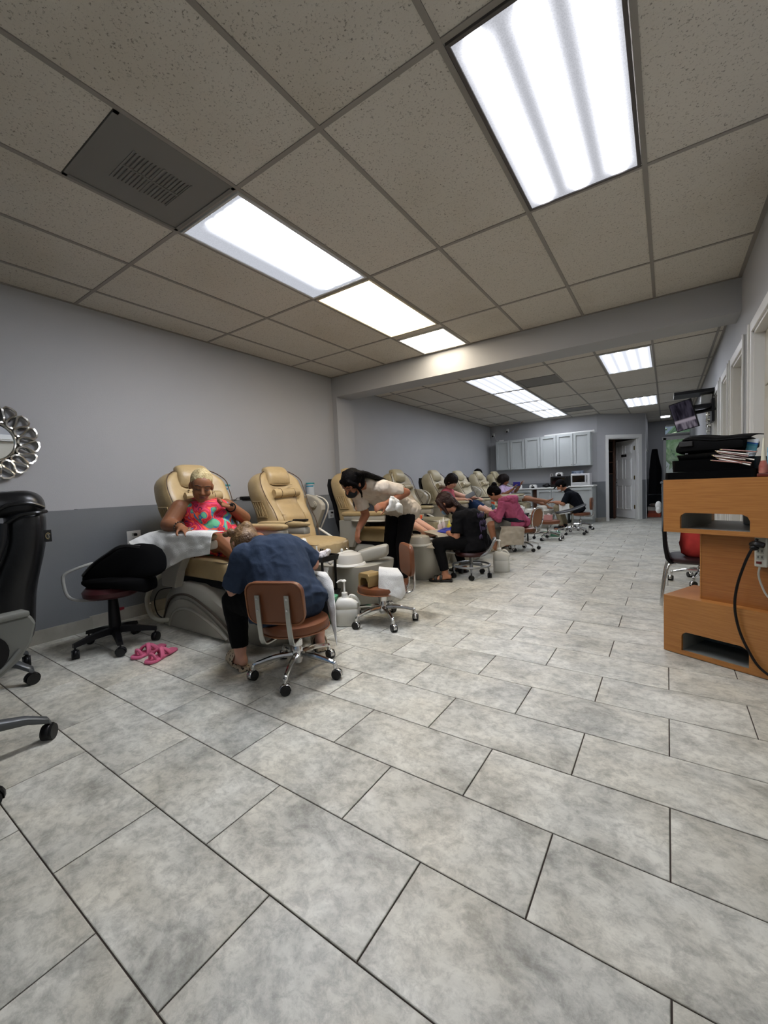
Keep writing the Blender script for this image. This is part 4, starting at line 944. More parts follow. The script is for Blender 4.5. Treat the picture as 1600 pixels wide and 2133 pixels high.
# wall outlets behind the chairs
outlet('wall_outlet', -4.054, 1.81, 0.735, 'x', 'white double outlet left of the first pedicure chair', w_=0.12)
outlet('wall_outlet', -4.054, 2.97, 0.74, 'x', 'white outlet half hidden left of the second pedicure chair')
outlet('wall_outlet', -4.054, 4.52, 0.735, 'x', 'white double outlet between the second and third pedicure chairs', w_=0.12)
tag(obj('grey_cable', tube(nb(), [(-4.03, 4.55, 0.75), (-3.98, 4.6, 0.72), (-3.97, 4.63, 0.5), (-3.96, 4.6, 0.38), (-3.9, 4.72, 0.26)], 0.006, 6), mat('grey_cord', '8d8d86', rough=0.5)), 'grey power cord dropping from the outlet by the third pedicure chair', 'cable')
tag(obj('grey_cable', tube(nb(), [(-4.03, 4.56, 0.77), (-3.96, 4.7, 0.70), (-3.88, 4.85, 0.5), (-3.8, 4.9, 0.4)], 0.006, 6), MATS['grey_cord']), 'second grey cord running from the outlet towards the third pedicure chair', 'cable')
# things on the ledge
def tub(x, y, lab, wpc):
    t = root('wipes_tub', (x, y, WZ), 0, lab, 'wipes tub', 'wipes tubs on the wall ledge')
    obj('canister', lathe(nb(), [(0.055, 0), (0.058, 0.006), (0.055, 0.155), (0.057, 0.16)], n=28), mat('canister_white', 'cdd3d8', rough=0.4), t)
    obj('label', lathe(nb(), [(0.0562, 0.028), (0.0556, 0.14)], n=28), wpc, t)
    obj('lid', lathe(nb(), [(0.058, 0.158), (0.06, 0.162), (0.058, 0.178), (0.02, 0.182), (0, 0.182)], n=28), mat('teal_lid', '3f8f96', rough=0.4), t)
    return t
def wipes_label():
    m = mat('wipes_label', 'c7d2da', rough=0.5); nt = m.node_tree; N = nt.nodes; L = nt.links
    tc = N.new('ShaderNodeTexCoord'); sp = N.new('ShaderNodeSeparateXYZ'); L.new(tc.outputs['Object'], sp.inputs[0])
    r = N.new('ShaderNodeValToRGB'); r.color_ramp.interpolation = 'CONSTANT'; e = r.color_ramp.elements; e[0].position = 0; e[0].color = lin('3d8fb0') + (1,); e[1].position = 0.52; e[1].color = lin('d3dbe0') + (1,)
    mr = N.new('ShaderNodeMapRange'); mr.inputs[1].default_value = -0.056; mr.inputs[2].default_value = 0.056; L.new(sp.outputs[1], mr.inputs[0]); L.new(mr.outputs[0], r.inputs[0])
    w_ = N.new('ShaderNodeTexWave'); w_.bands_direction = 'Z'; w_.inputs['Scale'].default_value = 9; w_.inputs['Distortion'].default_value = 1; L.new(tc.outputs['Object'], w_.inputs['Vector'])
    r2 = N.new('ShaderNodeValToRGB'); r2.color_ramp.elements[0].position = 0.05; r2.color_ramp.elements[0].color = (0.55, 0.7, 0.8, 1); r2.color_ramp.elements[1].position = 0.2; r2.color_ramp.elements[1].color = (1, 1, 1, 1); L.new(w_.outputs['Fac'], r2.inputs[0])
    mx = N.new('ShaderNodeMix'); mx.data_type = 'RGBA'; mx.blend_type = 'MULTIPLY'; mx.inputs[0].default_value = 1; L.new(r.outputs[0], mx.inputs[6]); L.new(r2.outputs[0], mx.inputs[7]); L.new(mx.outputs[2], N['Principled BSDF'].inputs['Base Color'])
    return m
WL = wipes_label()
tub(-4.065, 2.80, 'white and teal wipes tub on the ledge right of the client in the dress', WL)
tub(-4.065, 4.14, 'white and teal wipes tub on the ledge beside the second pedicure chair', WL)
t = root('power_adapter', (-4.06, 3.08, WZ + 0.001), 0, 'black power adapter on the wall ledge left of the second pedicure chair', 'adapter')
obj('brick', bb(nb(), (-0.03, -0.08, 0), (0.03, 0.09, 0.035), 0.006), M_BLACK, t); obj('cord', tube(nb(), [(0, -0.08, 0.015), (0, -0.13, 0.02), (0.02, -0.17, 0.004), (0, -0.21, 0.004)], 0.004, 6), M_BLACK, t)
tag(obj('white_dish', lathe(nb(), [(0.02, 0), (0.05, 0.02), (0.055, 0.045), (0.05, 0.045), (0.03, 0.01)], (-4.07, 3.97, WZ), 20), mat('clear_grey_plastic', '9fa3a3', rough=0.2)), 'small clear dish on the ledge beside the second wipes tub', 'dish')

# ---- flower-petal ribbon mirror on the left wall
def ribbon_mirror(cy, cz, x, R0, R1, n, lab, face=1):
    t = root('wall_mirror', (x, cy, cz), 0, lab, 'mirror')
    bm = nb(); P = []
    m = n * 14
    for i in range(m):
        a = 2 * pi * i / m; ph = n * a
        rr = (R0 + R1) / 2 - (R1 - R0) / 2 * cos(ph)
        aa = a + 0.62 * (2 * pi / n) * 0.5 * sin(2 * ph) * 0.9 + 0.10 * (rr - R0) / (R1 - R0)
        P.append(V((face * (0.03 + 0.006 * sin(ph)), rr * cos(aa), rr * sin(aa))))
    rings = []
    for i, p in enumerate(P):
        d = (P[(i + 1) % m] - P[i - 1]).normalized(); side = d.cross(V((1, 0, 0))).normalized(); ax = V((1, 0, 0))
        tw = 0.5 * sin(n * 2 * pi * i / m)
        s2 = side * cos(tw) + ax * sin(tw); a2 = ax * cos(tw) - side * sin(tw)
        rings.append([p + s2 * 0.006 + a2 * 0.016, p - s2 * 0.006 + a2 * 0.016, p - s2 * 0.006 - a2 * 0.016, p + s2 * 0.006 - a2 * 0.016])
    loft(bm, rings, closed=True); obj('ribbon_frame', bm, M_SILVER, t, angle=60)
    obj('inner_ring', tube(nb(), [(face * 0.028, (R0 - 0.01) * cos(a), (R0 - 0.01) * sin(a)) for a in [2 * pi * k / 40 for k in range(40)]], 0.009, 8, 1, closed=True), M_SILVER, t)
    obj('glass', cyl(nb(), (face * 0.012, 0, 0), (face * 0.02, 0, 0), R0 - 0.008, n=48), M_MIRROR, t)
    return t
ribbon_mirror(0.90, 1.555, XL, 0.155, 0.285, 16, 'round mirror in a silver looped-ribbon frame on the left wall')
mm_ = ribbon_mirror(7.75, 1.85, XR, 0.10, 0.2, 14, 'round silver looped-ribbon mirror on the right wall beneath the television', -1)
# ================================================================ rolling stools
M_BROWN = mat('brown_vinyl', '6d4128', rough=0.36, var=0.06, vscale=6, spec=0.5)
M_BROWN_E = mat('brown_vinyl_edge', '8a5a3c', rough=0.4)
M_STEEL = mat('satin_steel', 'a8a8a2', rough=0.35, metal=0.9)
M_WHEEL = mat('black_rubber', '0e0e0e', rough=0.5)
def caster(parent, p, ang, hood, r=0.027):
    d = V((cos(ang), sin(ang), 0)); s = V((-sin(ang), cos(ang), 0)); p = V(p)
    c = p + V((0, 0, r))
    w = cyl(nb(), c - s * 0.022, c + s * 0.022, r, n=16); o = obj('caster', w, M_WHEEL, parent)
    bm = nb(); rs = []
    for k in range(9):
        a = radians(-10 + 200 * k / 8); q = c + (d * cos(a) + V((0, 0, 1)) * sin(a)) * (r + 0.004)
        rs.append(q)
    loft(bm, [[q - s * 0.013 for q in rs], [q + s * 0.013 for q in rs]], cap=False)
    h = obj('caster_hood', bm, hood, o, solid=0.003)
    cyl(bm := nb(), c + V((0, 0, r)), c + V((0, 0, r + 0.03)), 0.006, n=8); obj('stem', bm, hood, o)
def star_base(t, m, R=0.27, n=5, a0=0.0, hub=0.1, cast=None, arm_h=0.018, droop=0.03, thick=0.016):
    for k in range(n):
        a = a0 + 2 * pi * k / n; d = V((cos(a), sin(a), 0))
        pts = [V((0, 0, hub + 0.02)) + d * 0.02, V((0, 0, hub + 0.018)) + d * (R * 0.5), V((0, 0, hub)) + d * (R * 0.85), V((0, 0, hub - 0.012)) + d * R, V((0, 0, hub - 0.04)) + d * (R + 0.002)]
        obj('base_arm', tube(nb(), pts, [thick * 1.15, thick, thick * 0.8, thick * 0.8, thick * 0.7], 8), m, t)
        caster(t, d * (R + 0.012) - V((0, 0, 0)), a + 1.9 + k * 1.3, cast or m)
    obj('hub', lathe(nb(), [(0.028, hub - 0.02), (0.034, hub), (0.032, hub + 0.05), (0.025, hub + 0.07)], n=18), m, t)
def brown_stool(loc, rz, lab, h=0.43, back='square', R=0.25, a0=0.3, bh=0.0, nb_=5):
    """stool facing local +x, its backrest at -x"""
    t = root('rolling_stool', loc, rz, lab, 'stool', 'brown vinyl rolling stools')
    star_base(t, M_CHROME, R, nb_, a0)
    obj('gas_lift', cyl(cyl(nb(), (0, 0, 0.07), (0, 0, 0.2), 0.024, n=16), (0, 0, 0.2), (0, 0, h - 0.09), 0.014, n=12), M_CHROME, t)
    obj('lift_collar', lathe(nb(), [(0.026, 0.17), (0.034, 0.175), (0.034, 0.21), (0.022, 0.22)], n=16), M_CHROME, t)
    obj('seat_plate', bb(nb(), (-0.09, -0.07, h - 0.09), (0.09, 0.07, h - 0.065)), M_STEEL, t, smooth=False)
    s = lathe(nb(), [(0.0, h - 0.068), (0.17, h - 0.068), (0.195, h - 0.055), (0.2, h - 0.03), (0.192, h - 0.008), (0.15, h), (0.0, h + 0.002)], n=36)
    o = obj('seat', s, M_BROWN, t)
    obj('seat_piping', tube(nb(), [(0.2 * cos(a), 0.2 * sin(a), h - 0.055) for a in [2 * pi * k / 30 for k in range(30)]], 0.004, 6, 1, closed=True), M_BROWN_E, o)
    if back == 'square':
        zb = h + 0.035 + bh
        M = Matrix.Translation((-0.235, 0, zb + 0.12)) @ Matrix.Rotation(radians(-8), 4, 'Y') @ Matrix(((0, 0, 1, 0), (1, 0, 0, 0), (0, 1, 0, 0), (0, 0, 0, 1)))
        bm = nb(); O = rrect(0.33, 0.235, 0.06, 5)
        prism(bm, O, 0.045, M @ Matrix.Translation((0, 0, -0.015)))
        b = obj('backrest', bm, M_BROWN, t, smooth=True, bev=0.012)
        obj('back_piping', tube(nb(), [M @ V((p[0], p[1], -0.01)) for p in O], 0.005, 6, 1, closed=True), M_BROWN_E, b)
        for sgn in (-1, 1):
            y = sgn * 0.085
            pts = [(-0.275, y, zb + 0.17), (-0.268, y, zb + 0.07), (-0.258, y, zb - 0.02), (-0.24, y, h - 0.06), (-0.2, y * 0.9, h - 0.08), (-0.05, y * 0.7, h - 0.078)]
            P = spline(pts, 5); rs = []
            for i, p in enumerate(P):
                d = (P[min(i + 1, len(P) - 1)] - P[max(0, i - 1)]).normalized(); n2 = d.cross(V((0, 1, 0))).normalized()
                rs.append([p + V((0, 0.013, 0)) + n2 * 0.004, p - V((0, 0.013, 0)) + n2 * 0.004, p - V((0, 0.013, 0)) - n2 * 0.004, p + V((0, 0.013, 0)) - n2 * 0.004])
            bk = obj('back_bracket', loft(nb(), rs), M_STEEL, t, smooth=False)
            for z in (0.15, 0.09): obj('screw', cyl(nb(), (-0.28, y, zb + z), (-0.275, y, zb + z), 0.006, n=8), M_CHROME, bk)
    elif back == 'oval':
        zb = h + 0.16
        M = Matrix.Translation((-0.24, 0, zb)) @ Matrix.Rotation(radians(-8), 4, 'Y') @ Matrix(((0, 0, 1, 0), (1, 0, 0, 0), (0, 1, 0, 0), (0, 0, 0, 1)))
        O = [(0.15 * math.copysign(abs(cos(a)) ** 0.8, cos(a)), 0.15 * math.copysign(abs(sin(a)) ** 0.8, sin(a))) for a in [2 * pi * k / 28 for k in range(28)]]
        b = obj('backrest', prism(nb(), O, 0.035, M), mat('brown_vinyl_light', '84552f', rough=0.35), t, bev=0.01)
        obj('chrome_rim', tube(nb(), [M @ V((p[0] * 1.06, p[1] * 1.06, -0.004)) for p in O], 0.011, 8, 1, closed=True), M_CHROME, b)
        for sgn in (-1, 1): obj('back_bracket', tube(nb(), [(-0.24, sgn * 0.06, h + 0.04), (-0.25, sgn * 0.06, h - 0.03), (-0.2, sgn * 0.05, h - 0.075), (-0.05, sgn * 0.04, h - 0.078)], 0.009, 8), M_CHROME, t)
    elif back == 'narrow':
        zb = h + 0.06 + bh
        M = Matrix.Translation((-0.24, 0, zb + 0.12)) @ Matrix(((0, 0, 1, 0), (1, 0, 0, 0), (0, 1, 0, 0), (0, 0, 0, 1)))
        b = obj('backrest', prism(nb(), rrect(0.3, 0.26, 0.07, 5), 0.04, M), M_BROWN, t, bev=0.012)
        for sgn in (-1, 1): obj('back_bracket', tube(nb(), [(-0.255, sgn * 0.07, zb + 0.16), (-0.258, sgn * 0.07, zb + 0.0), (-0.25, sgn * 0.07, h - 0.05), (-0.2, sgn * 0.06, h - 0.085), (-0.05, sgn * 0.04, h - 0.08)], 0.008, 8), M_CHROME, t)
    return t
# stool of the worker in navy: its back turned to the camera, facing the first chair
brown_stool((-1.83, 1.68, 0), radians(112), 'brown vinyl rolling stool under the worker in the navy shirt, back to the camera', h=0.34, a0=radians(-59) - radians(112))
# empty stool with towel
brown_stool((-1.91, 2.70, 0), radians(230), 'empty brown vinyl rolling stool holding a white towel and a gold nail lamp', h=0.315, back='narrow', a0=0.35)
brown_stool((-1.88, 6.62, 0), radians(165), 'brown rolling stool with an oval chrome-rimmed back under the worker in pink', h=0.36, R=0.22, back='oval', a0=0.2)
brown_stool((-1.80, 7.95, 0), radians(100), 'brown vinyl rolling stool carrying a pink box', h=0.36, back=None, a0=0.2)
brown_stool((-1.55, 9.75, 0), radians(180), 'brown vinyl rolling stool under the worker in the black cap', h=0.37, back='narrow', a0=0.3)
# black-seated stool in front of the worker in the cap
t = root('rolling_stool', (-1.56, 8.9, 0), radians(20), 'rolling stool with a wide black sloping seat, in front of the worker in the cap', 'stool')
star_base(t, M_CHROME, 0.27, 5, 0.3)
obj('gas_lift', cyl(nb(), (0, 0, 0.07), (0, 0, 0.4), 0.022, n=14), M_STEEL, t)
obj('seat', loft(nb(), [ring((x, 0, z), (0, 1, 0), (0.2, 0, 1), hw, 0.022, 18, 0.6) for x, z, hw in ((-0.32, 0.425, 0.1), (-0.28, 0.43, 0.15), (-0.1, 0.455, 0.19), (0.08, 0.51, 0.19), (0.2, 0.56, 0.17), (0.24, 0.585, 0.12))]), mat('black_vinyl', '141416', rough=0.4), t, sub=1)
# stool with a ring foot rest under the worker in black with purple print
t = root('rolling_stool', (-1.90, 4.52, 0), radians(200), 'rolling stool with a grey foot ring, under the worker with the purple print', 'stool')
M_RING = mat('grey_enamel_tube', '87898a', rough=0.35, metal=0.4)
for k in range(5):
    a = 0.35 + 2 * pi * k / 5; d = V((cos(a), sin(a), 0))
    obj('base_arm', tube(nb(), [d * 0.02 + V((0, 0, 0.15)), d * 0.12 + V((0, 0, 0.135)), d * 0.2 + V((0, 0, 0.12)), d * 0.205 + V((0, 0, 0.06))], 0.011, 8), M_RING, t); caster(t, d * 0.215, a + 2, M_BLACK)
obj('foot_ring', tube(nb(), [(0.215 * cos(a), 0.215 * sin(a), 0.14) for a in [2 * pi * k / 36 for k in range(36)]], 0.012, 8, 1, closed=True), M_RING, t)
obj('post', cyl(nb(), (0, 0, 0.08), (0, 0, 0.26), 0.02, n=12), M_RING, t)
M_OX = mat('oxblood_vinyl', '3a1714', rough=0.4)
obj('seat', lathe(nb(), [(0, 0.255), (0.17, 0.255), (0.185, 0.28), (0.175, 0.305), (0, 0.31)], n=30), M_OX, t)
obj('back_tube', tube(nb(), [(-0.03, -0.12, 0.24), (-0.19, -0.12, 0.30), (-0.26, -0.12, 0.42), (-0.275, -0.10, 0.44), (-0.275, 0.10, 0.44), (-0.26, 0.12, 0.42), (-0.19, 0.12, 0.30), (-0.03, 0.12, 0.24)], 0.015, 8, 3), M_RING, t)
# black-based stool with the hand bag
t = root('rolling_stool', (-3.38, 1.33, 0), radians(-35), 'dark red stool on a black base with a grey tube back, by the left wall', 'stool')
for k in range(5):
    a = radians(-90 + 35 + 72 * k) + 0.02; d = V((cos(a), sin(a), 0)); R = 0.27
    bm = nb(); rs = []
    for f, z, w_, h in ((0.02, 0.135, 0.03, 0.028), (0.13, 0.125, 0.025, 0.024), (R, 0.095, 0.018, 0.016)):
        sd = V((-d.y, d.x, 0)); c = d * f + V((0, 0, z)); rs.append([c + sd * w_ - V((0, 0, h)), c + sd * w_ * 0.7 + V((0, 0, h * 0.6)), c - sd * w_ * 0.7 + V((0, 0, h * 0.6)), c - sd * w_ - V((0, 0, h))])
    obj('base_arm', loft(bm, rs), M_BLACK, t, smooth=False); caster(t, d * (R - 0.01), a + 1.2, M_BLACK, r=0.03)
obj('post', lathe(nb(), [(0.045, 0.1), (0.04, 0.16), (0.036, 0.28), (0.03, 0.38)], n=18), M_BLACK, t)
obj('lever', tube(nb(), [(-0.04, -0.03, 0.36), (-0.13, -0.05, 0.34), (-0.15, -0.06, 0.325)], 0.007, 6), M_BLACK, t)
obj('seat', lathe(nb(), [(0, 0.385), (0.16, 0.385), (0.18, 0.40), (0.185, 0.43), (0.16, 0.46), (0, 0.465)], n=30), mat('dark_red_vinyl', '3c1418', rough=0.4), t)
def lat(a, d, z): return (0.349 * a - 0.937 * d, 0.937 * a + 0.349 * d, z)
obj('back_tube', tube(nb(), [lat(*q) for q in ((-0.05, -0.1, 0.378), (-0.19, -0.1, 0.38), (-0.255, -0.1, 0.42), (-0.275, -0.1, 0.52), (-0.26, -0.09, 0.575), (-0.17, -0.02, 0.615), (-0.16, 0.05, 0.615), (-0.23, 0.10, 0.575), (-0.25, 0.1, 0.5), (-0.23, 0.1, 0.42), (-0.17, 0.1, 0.38), (-0.05, 0.1, 0.378))], 0.011, 8, 5), mat('grey_tube_paint', '9b9c98', rough=0.35), t)
# hand bag and towel on it are separate things
bm = nb(); M_BAG = mat('black_bag_fabric', '060607', rough=0.85, spec=0.1)
rs = []
for f, c, a, b in ((0, (-3.57, 1.24, 0.50), 0.015, 0.04), (0.1, (-3.51, 1.27, 0.525), 0.045, 0.07), (0.3, (-3.42, 1.31, 0.56), 0.08, 0.09), (0.55, (-3.31, 1.37, 0.60), 0.12, 0.10), (0.8, (-3.17, 1.45, 0.64), 0.15, 0.10), (0.95, (-3.07, 1.5, 0.63), 0.115, 0.08), (1, (-3.03, 1.52, 0.61), 0.05, 0.05)):
    rs.append(ring(V(c), (-0.35, 0.2, 0.9), (0.5, 0.8, 0), a, b, 18, 0.65))
bm = loft(nb(), rs)
t = root('shoulder_bag', (-3.36, 1.33, 0.468), 0, 'black slouching shoulder bag heaped on the dark red stool', 'bag')
obj('bag_body', bm, M_BAG, t, sub=1, off=(-3.36, 1.33, 0.468))
obj('strap', tube(nb(), [(-3.5, 1.20, 0.545), (-3.38, 1.22, 0.625), (-3.26, 1.27, 0.70), (-3.17, 1.33, 0.755), (-3.1, 1.42, 0.74)], 0.014, 8), mat('glossy_black_strap', '141416', rough=0.2), t, off=(-3.36, 1.33, 0.468))
tag(obj('black_garment', loft(nb(), [ring(V(c), (0.57, -0.82, 0), (0, 0, 1), a, b, 18, 0.6) for c, a, b in (((-3.53, 1.21, 0.49), 0.03, 0.015), ((-3.46, 1.26, 0.49), 0.11, 0.03), ((-3.34, 1.34, 0.495), 0.15, 0.035), ((-3.22, 1.42, 0.485), 0.14, 0.045), ((-3.14, 1.48, 0.465), 0.10, 0.06), ((-3.11, 1.5, 0.46), 0.05, 0.04))]), M_BAG), 'black folded garment lying under the shoulder bag on the dark red stool', 'clothing')

# ---- office chairs at the left edge (local +x is the rear of the far one)
M_BL = mat('black_leather', '101113', rough=0.33, var=0.1, bump=0.15, bscale=25)
M_GP = mat('grey_arm_plastic', '6c6e69', rough=0.4)
M_GB = mat('grey_base_metal', '55585a', rough=0.4, metal=0.4)
def chair_base(t, degs, R):
    for deg in degs:
        a = radians(deg); d = V((cos(a), sin(a), 0)); sd = V((-d.y, d.x, 0)); rs = []
        for f, z, w_, h in ((0.03, 0.15, 0.033, 0.03), (R * 0.5, 0.15, 0.028, 0.024), (R * 0.8, 0.125, 0.024, 0.019), (R, 0.09, 0.022, 0.016), (R + 0.01, 0.075, 0.01, 0.01)):
            rs.append(ring(d * f + V((0, 0, z)), sd, (0, 0, 1), w_, h, 12, 0.7))
        obj('base_arm', loft(nb(), rs), M_GB, t); caster(t, d * R, a + 0.9, M_BLACK, r=0.034)
    obj('column', lathe(nb(), [(0.045, 0.11), (0.045, 0.19), (0.028, 0.2), (0.028, 0.4)], n=16), M_BLACK, t)
ORZ = atan2(0.95943, 0.28194)
t = root('office_chair', (-3.40, 0.55, 0), ORZ, 'tall black leather office chair with a small fabric tag, at the left edge', 'office chair')
chair_base(t, (43 - 73.6, 115 - 73.6, 187 - 73.6, 259 - 73.6, 331 - 73.6), 0.33)
def backring(z, x0, x1, hw, n=20):
    return ring(((x0 + x1) / 2, 0.0, z), (1, 0, 0), (0, 1, 0), (x1 - x0) / 2, hw, n, 0.55)
obj('backrest', loft(nb(), [backring(*q) for q in ((0.25, 0.14, 0.305, 0.18), (0.29, 0.12, 0.32, 0.21), (0.47, 0.10, 0.33, 0.235), (0.6, 0.11, 0.35, 0.24), (0.75, 0.17, 0.392, 0.25), (0.88, 0.22, 0.415, 0.255), (1.02, 0.22, 0.42, 0.255), (1.05, 0.21, 0.41, 0.25))]), M_BL, t, sub=1)
obj('head_cushion', loft(nb(), [backring(*q) for q in ((1.0, 0.12, 0.40, 0.24), (1.05, 0.09, 0.425, 0.25), (1.11, 0.10, 0.418, 0.245), (1.15, 0.14, 0.39, 0.22), (1.17, 0.22, 0.34, 0.16))]), M_BL, t, sub=1)
for (pts, r) in (([(0.14, -0.17, 0.88), (0.17, -0.235, 1.0), (0.24, -0.262, 1.075), (0.34, -0.262, 1.09), (0.41, -0.22, 1.06)], 0.012), ([(0.23, -0.25, 0.97), (0.30, -0.268, 1.02), (0.38, -0.262, 1.03), (0.42, -0.2, 1.035)], 0.011)):
    obj('seam_roll', tube(nb(), pts, r, 8), M_BL, t)
obj('side_fold', tube(nb(), [(0.23, -0.25, 0.98), (0.21, -0.256, 0.85), (0.15, -0.245, 0.7), (0.08, -0.235, 0.56)], 0.022, 10), M_BL, t)
obj('seat', loft(nb(), [ring((x, 0.0, z), (0, 1, 0), (0, 0, 1), 0.25, h, 20, 0.5) for x, z, h in ((-0.30, 0.43, 0.03), (-0.26, 0.44, 0.06), (0.1, 0.44, 0.065), (0.2, 0.44, 0.05))]), M_BL, t, sub=1)
lt = obj('side_tag', bb(nb(), (0.40, -0.265, 0.855), (0.436, -0.26, 0.925)), mat('tag_black', '111111', rough=0.6), t, smooth=False)
obj('tag_emblem', tube(nb(), [(0.420 + 0.011 * cos(a), -0.267, 0.89 + 0.018 * sin(a)) for a in [0.5 + 4.6 * k / 10 for k in range(11)]], 0.0022, 5, 1), mat('tag_thread', '8d7d58', rough=0.6), lt)
obj('tag_emblem_letter', tube(nb(), [(0.416, -0.268, 0.90), (0.424, -0.268, 0.90), (0.424, -0.268, 0.892), (0.417, -0.268, 0.89), (0.425, -0.268, 0.887), (0.424, -0.268, 0.879), (0.416, -0.268, 0.879)], 0.0016, 5, 1), mat('tag_thread_2', '9a9a90', rough=0.6), lt)
t = root('office_chair', (-2.367, 0.248, 0), ORZ + radians(22), 'grey-armed black office chair on a grey star base, nearest at the left edge', 'office chair')
chair_base(t, (-8, -80, -152, 136, 64), 0.37)
obj('seat', loft(nb(), [ring((x, 0.0, z), (0, 1, 0), (0, 0, 1), 0.24, h, 20, 0.5) for x, z, h in ((-0.30, 0.43, 0.04), (-0.26, 0.44, 0.06), (0.05, 0.44, 0.06), (0.12, 0.43, 0.04))]), M_BL, t, sub=1)
obj('backrest', loft(nb(), [backring(*q) for q in ((0.48, -0.34, -0.28, 0.2), (0.55, -0.37, -0.27, 0.24), (0.8, -0.42, -0.32, 0.25), (0.96, -0.45, -0.37, 0.2))]), M_BL, t, sub=1)
for y0 in (-0.27, 0.27):
    out = [(-0.30, 0.645), (0.255, 0.645), (0.272, 0.608), (0.25, 0.53), (0.21, 0.475), (0.15, 0.43), (0.0, 0.395), (-0.30, 0.385)]
    ap = obj('arm_panel', prism(nb(), out, 0.05, Matrix.Translation((0, y0 + 0.025, 0)) @ XZ), M_GP, t, smooth=False, bev=0.012)
    obj('arm_top', bb(nb(), (-0.30, y0 - 0.035, 0.64), (0.25, y0 + 0.035, 0.664), 0.008), M_GP, ap)
    obj('pivot_disc', cyl(nb(), (0.10, y0 - 0.035, 0.53), (0.10, y0 + 0.035, 0.53), 0.075, n=24), M_BLACK, ap)
    obj('arm_rib', tube(nb(), [(-0.10, y0 - 0.03, 0.42), (0.05, y0 - 0.03, 0.43), (0.14, y0 - 0.03, 0.455), (0.21, y0 - 0.03, 0.52)], 0.008, 6), M_GP, ap)
# ================================================================ orange desk at the right edge and what stands on it
def wood_mat(name, c1, c2):
    m = mat(name, c1, rough=0.42, spec=0.5, coat=0.15); nt = m.node_tree; N = nt.nodes; L = nt.links; b = N['Principled BSDF']
    tc = N.new('ShaderNodeTexCoord'); mp = N.new('ShaderNodeMapping'); mp.inputs['Scale'].default_value = (2, 2, 60); L.new(tc.outputs['Object'], mp.inputs[0])
    n = N.new('ShaderNodeTexNoise'); n.inputs['Scale'].default_value = 3; n.inputs['Detail'].default_value = 6; L.new(mp.outputs[0], n.inputs['Vector'])
    r = N.new('ShaderNodeValToRGB'); e = r.color_ramp.elements; e[0].position = 0.35; e[0].color = lin(c1) + (1,); e[1].position = 0.65; e[1].color = lin(c2) + (1,)
    L.new(n.outputs['Fac'], r.inputs[0]); L.new(r.outputs[0], b.inputs['Base Color']); return m
M_OAK = wood_mat('orange_laminate', '96622f', 'a8733b')
M_GREYL = mat('grey_shelf_laminate', '7f8380', rough=0.45)
DESK = (-0.019, 3.05, 0); DRZ = atan2(-0.4355, 0.90)
t = root('manicure_desk', DESK, DRZ, 'orange wooden desk with cut-out cubby panels at the right edge', 'desk')
# stacked box volumes with a cut-out front: lower cubby, recessed middle, upper cubby
def panel_with_cut(name, pts_out, cut, y, th, m, par):
    """front panel in the xz plane at y, with a quad-ish cut-out, built as a ring of faces"""
    n = len(cut); bm = nb()
    # resample outline to match the cut-out point count by nearest angle
    cx = sum(p[0] for p in cut) / n; cz = sum(p[1] for p in cut) / n
    def hit(a):
        best = None
        for i in range(len(pts_out)):
            x1, z1 = pts_out[i]; x2, z2 = pts_out[(i + 1) % len(pts_out)]
            dx, dz = cos(a), sin(a); ex, ez = x2 - x1, z2 - z1; den = dx * ez - dz * ex
            if abs(den) < 1e-9: continue
            tt = ((x1 - cx) * ez - (z1 - cz) * ex) / den; u = ((x1 - cx) * dz - (z1 - cz) * dx) / den
            if tt > 0 and -1e-6 <= u <= 1 + 1e-6 and (best is None or tt < best): best = tt
        return (cx + cos(a) * best, cz + sin(a) * best)
    angs = sorted([atan2(p[1] - cz, p[0] - cx) for p in cut] + [atan2(p[1] - cz, p[0] - cx) for p in pts_out])
    def inner(a):
        best = None
        for i in range(n):
            x1, z1 = cut[i]; x2, z2 = cut[(i + 1) % n]
            dx, dz = cos(a), sin(a); ex, ez = x2 - x1, z2 - z1; den = dx * ez - dz * ex
            if abs(den) < 1e-9: continue
            tt = ((x1 - cx) * ez - (z1 - cz) * ex) / den; u = ((x1 - cx) * dz - (z1 - cz) * dx) / den
            if tt > 0 and -1e-6 <= u <= 1 + 1e-6 and (best is None or tt < best): best = tt
        return (cx + cos(a) * best, cz + sin(a) * best)
    O = [hit(a) for a in angs]; I = [inner(a) for a in angs]
    rings = [[V((p[0], y, p[1])) for p in O], [V((p[0], y, p[1])) for p in I], [V((p[0], y + th, p[1])) for p in I], [V((p[0], y + th, p[1])) for p in O]]
    loft(bm, rings, closed=True)
    return obj(name, bm, m, par, smooth=False)
W_ = 1.15
def cutq(x0, x1, z0, z1, r):
    return [(x0, z0), (x1, z0), (x1, z1 - r), (x1 - r * 0.3, z1 - r * 0.35), (x1 - r, z1), (x0 + r * 0.7, z1), (x0 + r * 0.15, z1 - r * 0.4), (x0, z1 - r * 0.8)]
panel_with_cut('lower_panel', [(0, 0.004), (W_, 0.004), (W_, 0.352), (0, 0.352)], cutq(0.098, 0.421, 0.028, 0.146, 0.035), 0, 0.018, M_OAK, t)
panel_with_cut('upper_panel', [(0, 0.745), (W_, 0.745), (W_, 1.06), (0, 1.06)], cutq(0.09, 0.42, 0.77, 0.863, 0.035), 0, 0.018, M_OAK, t)
obj('lower_box', bb(bb(bb(nb(), (0, 0.018, 0.334), (W_, 0.38, 0.352)), (0, 0.018, 0.004), (0.018, 0.38, 0.334)), (0.018, 0.362, 0.004), (W_, 0.38, 0.334)), M_OAK, t, smooth=False)
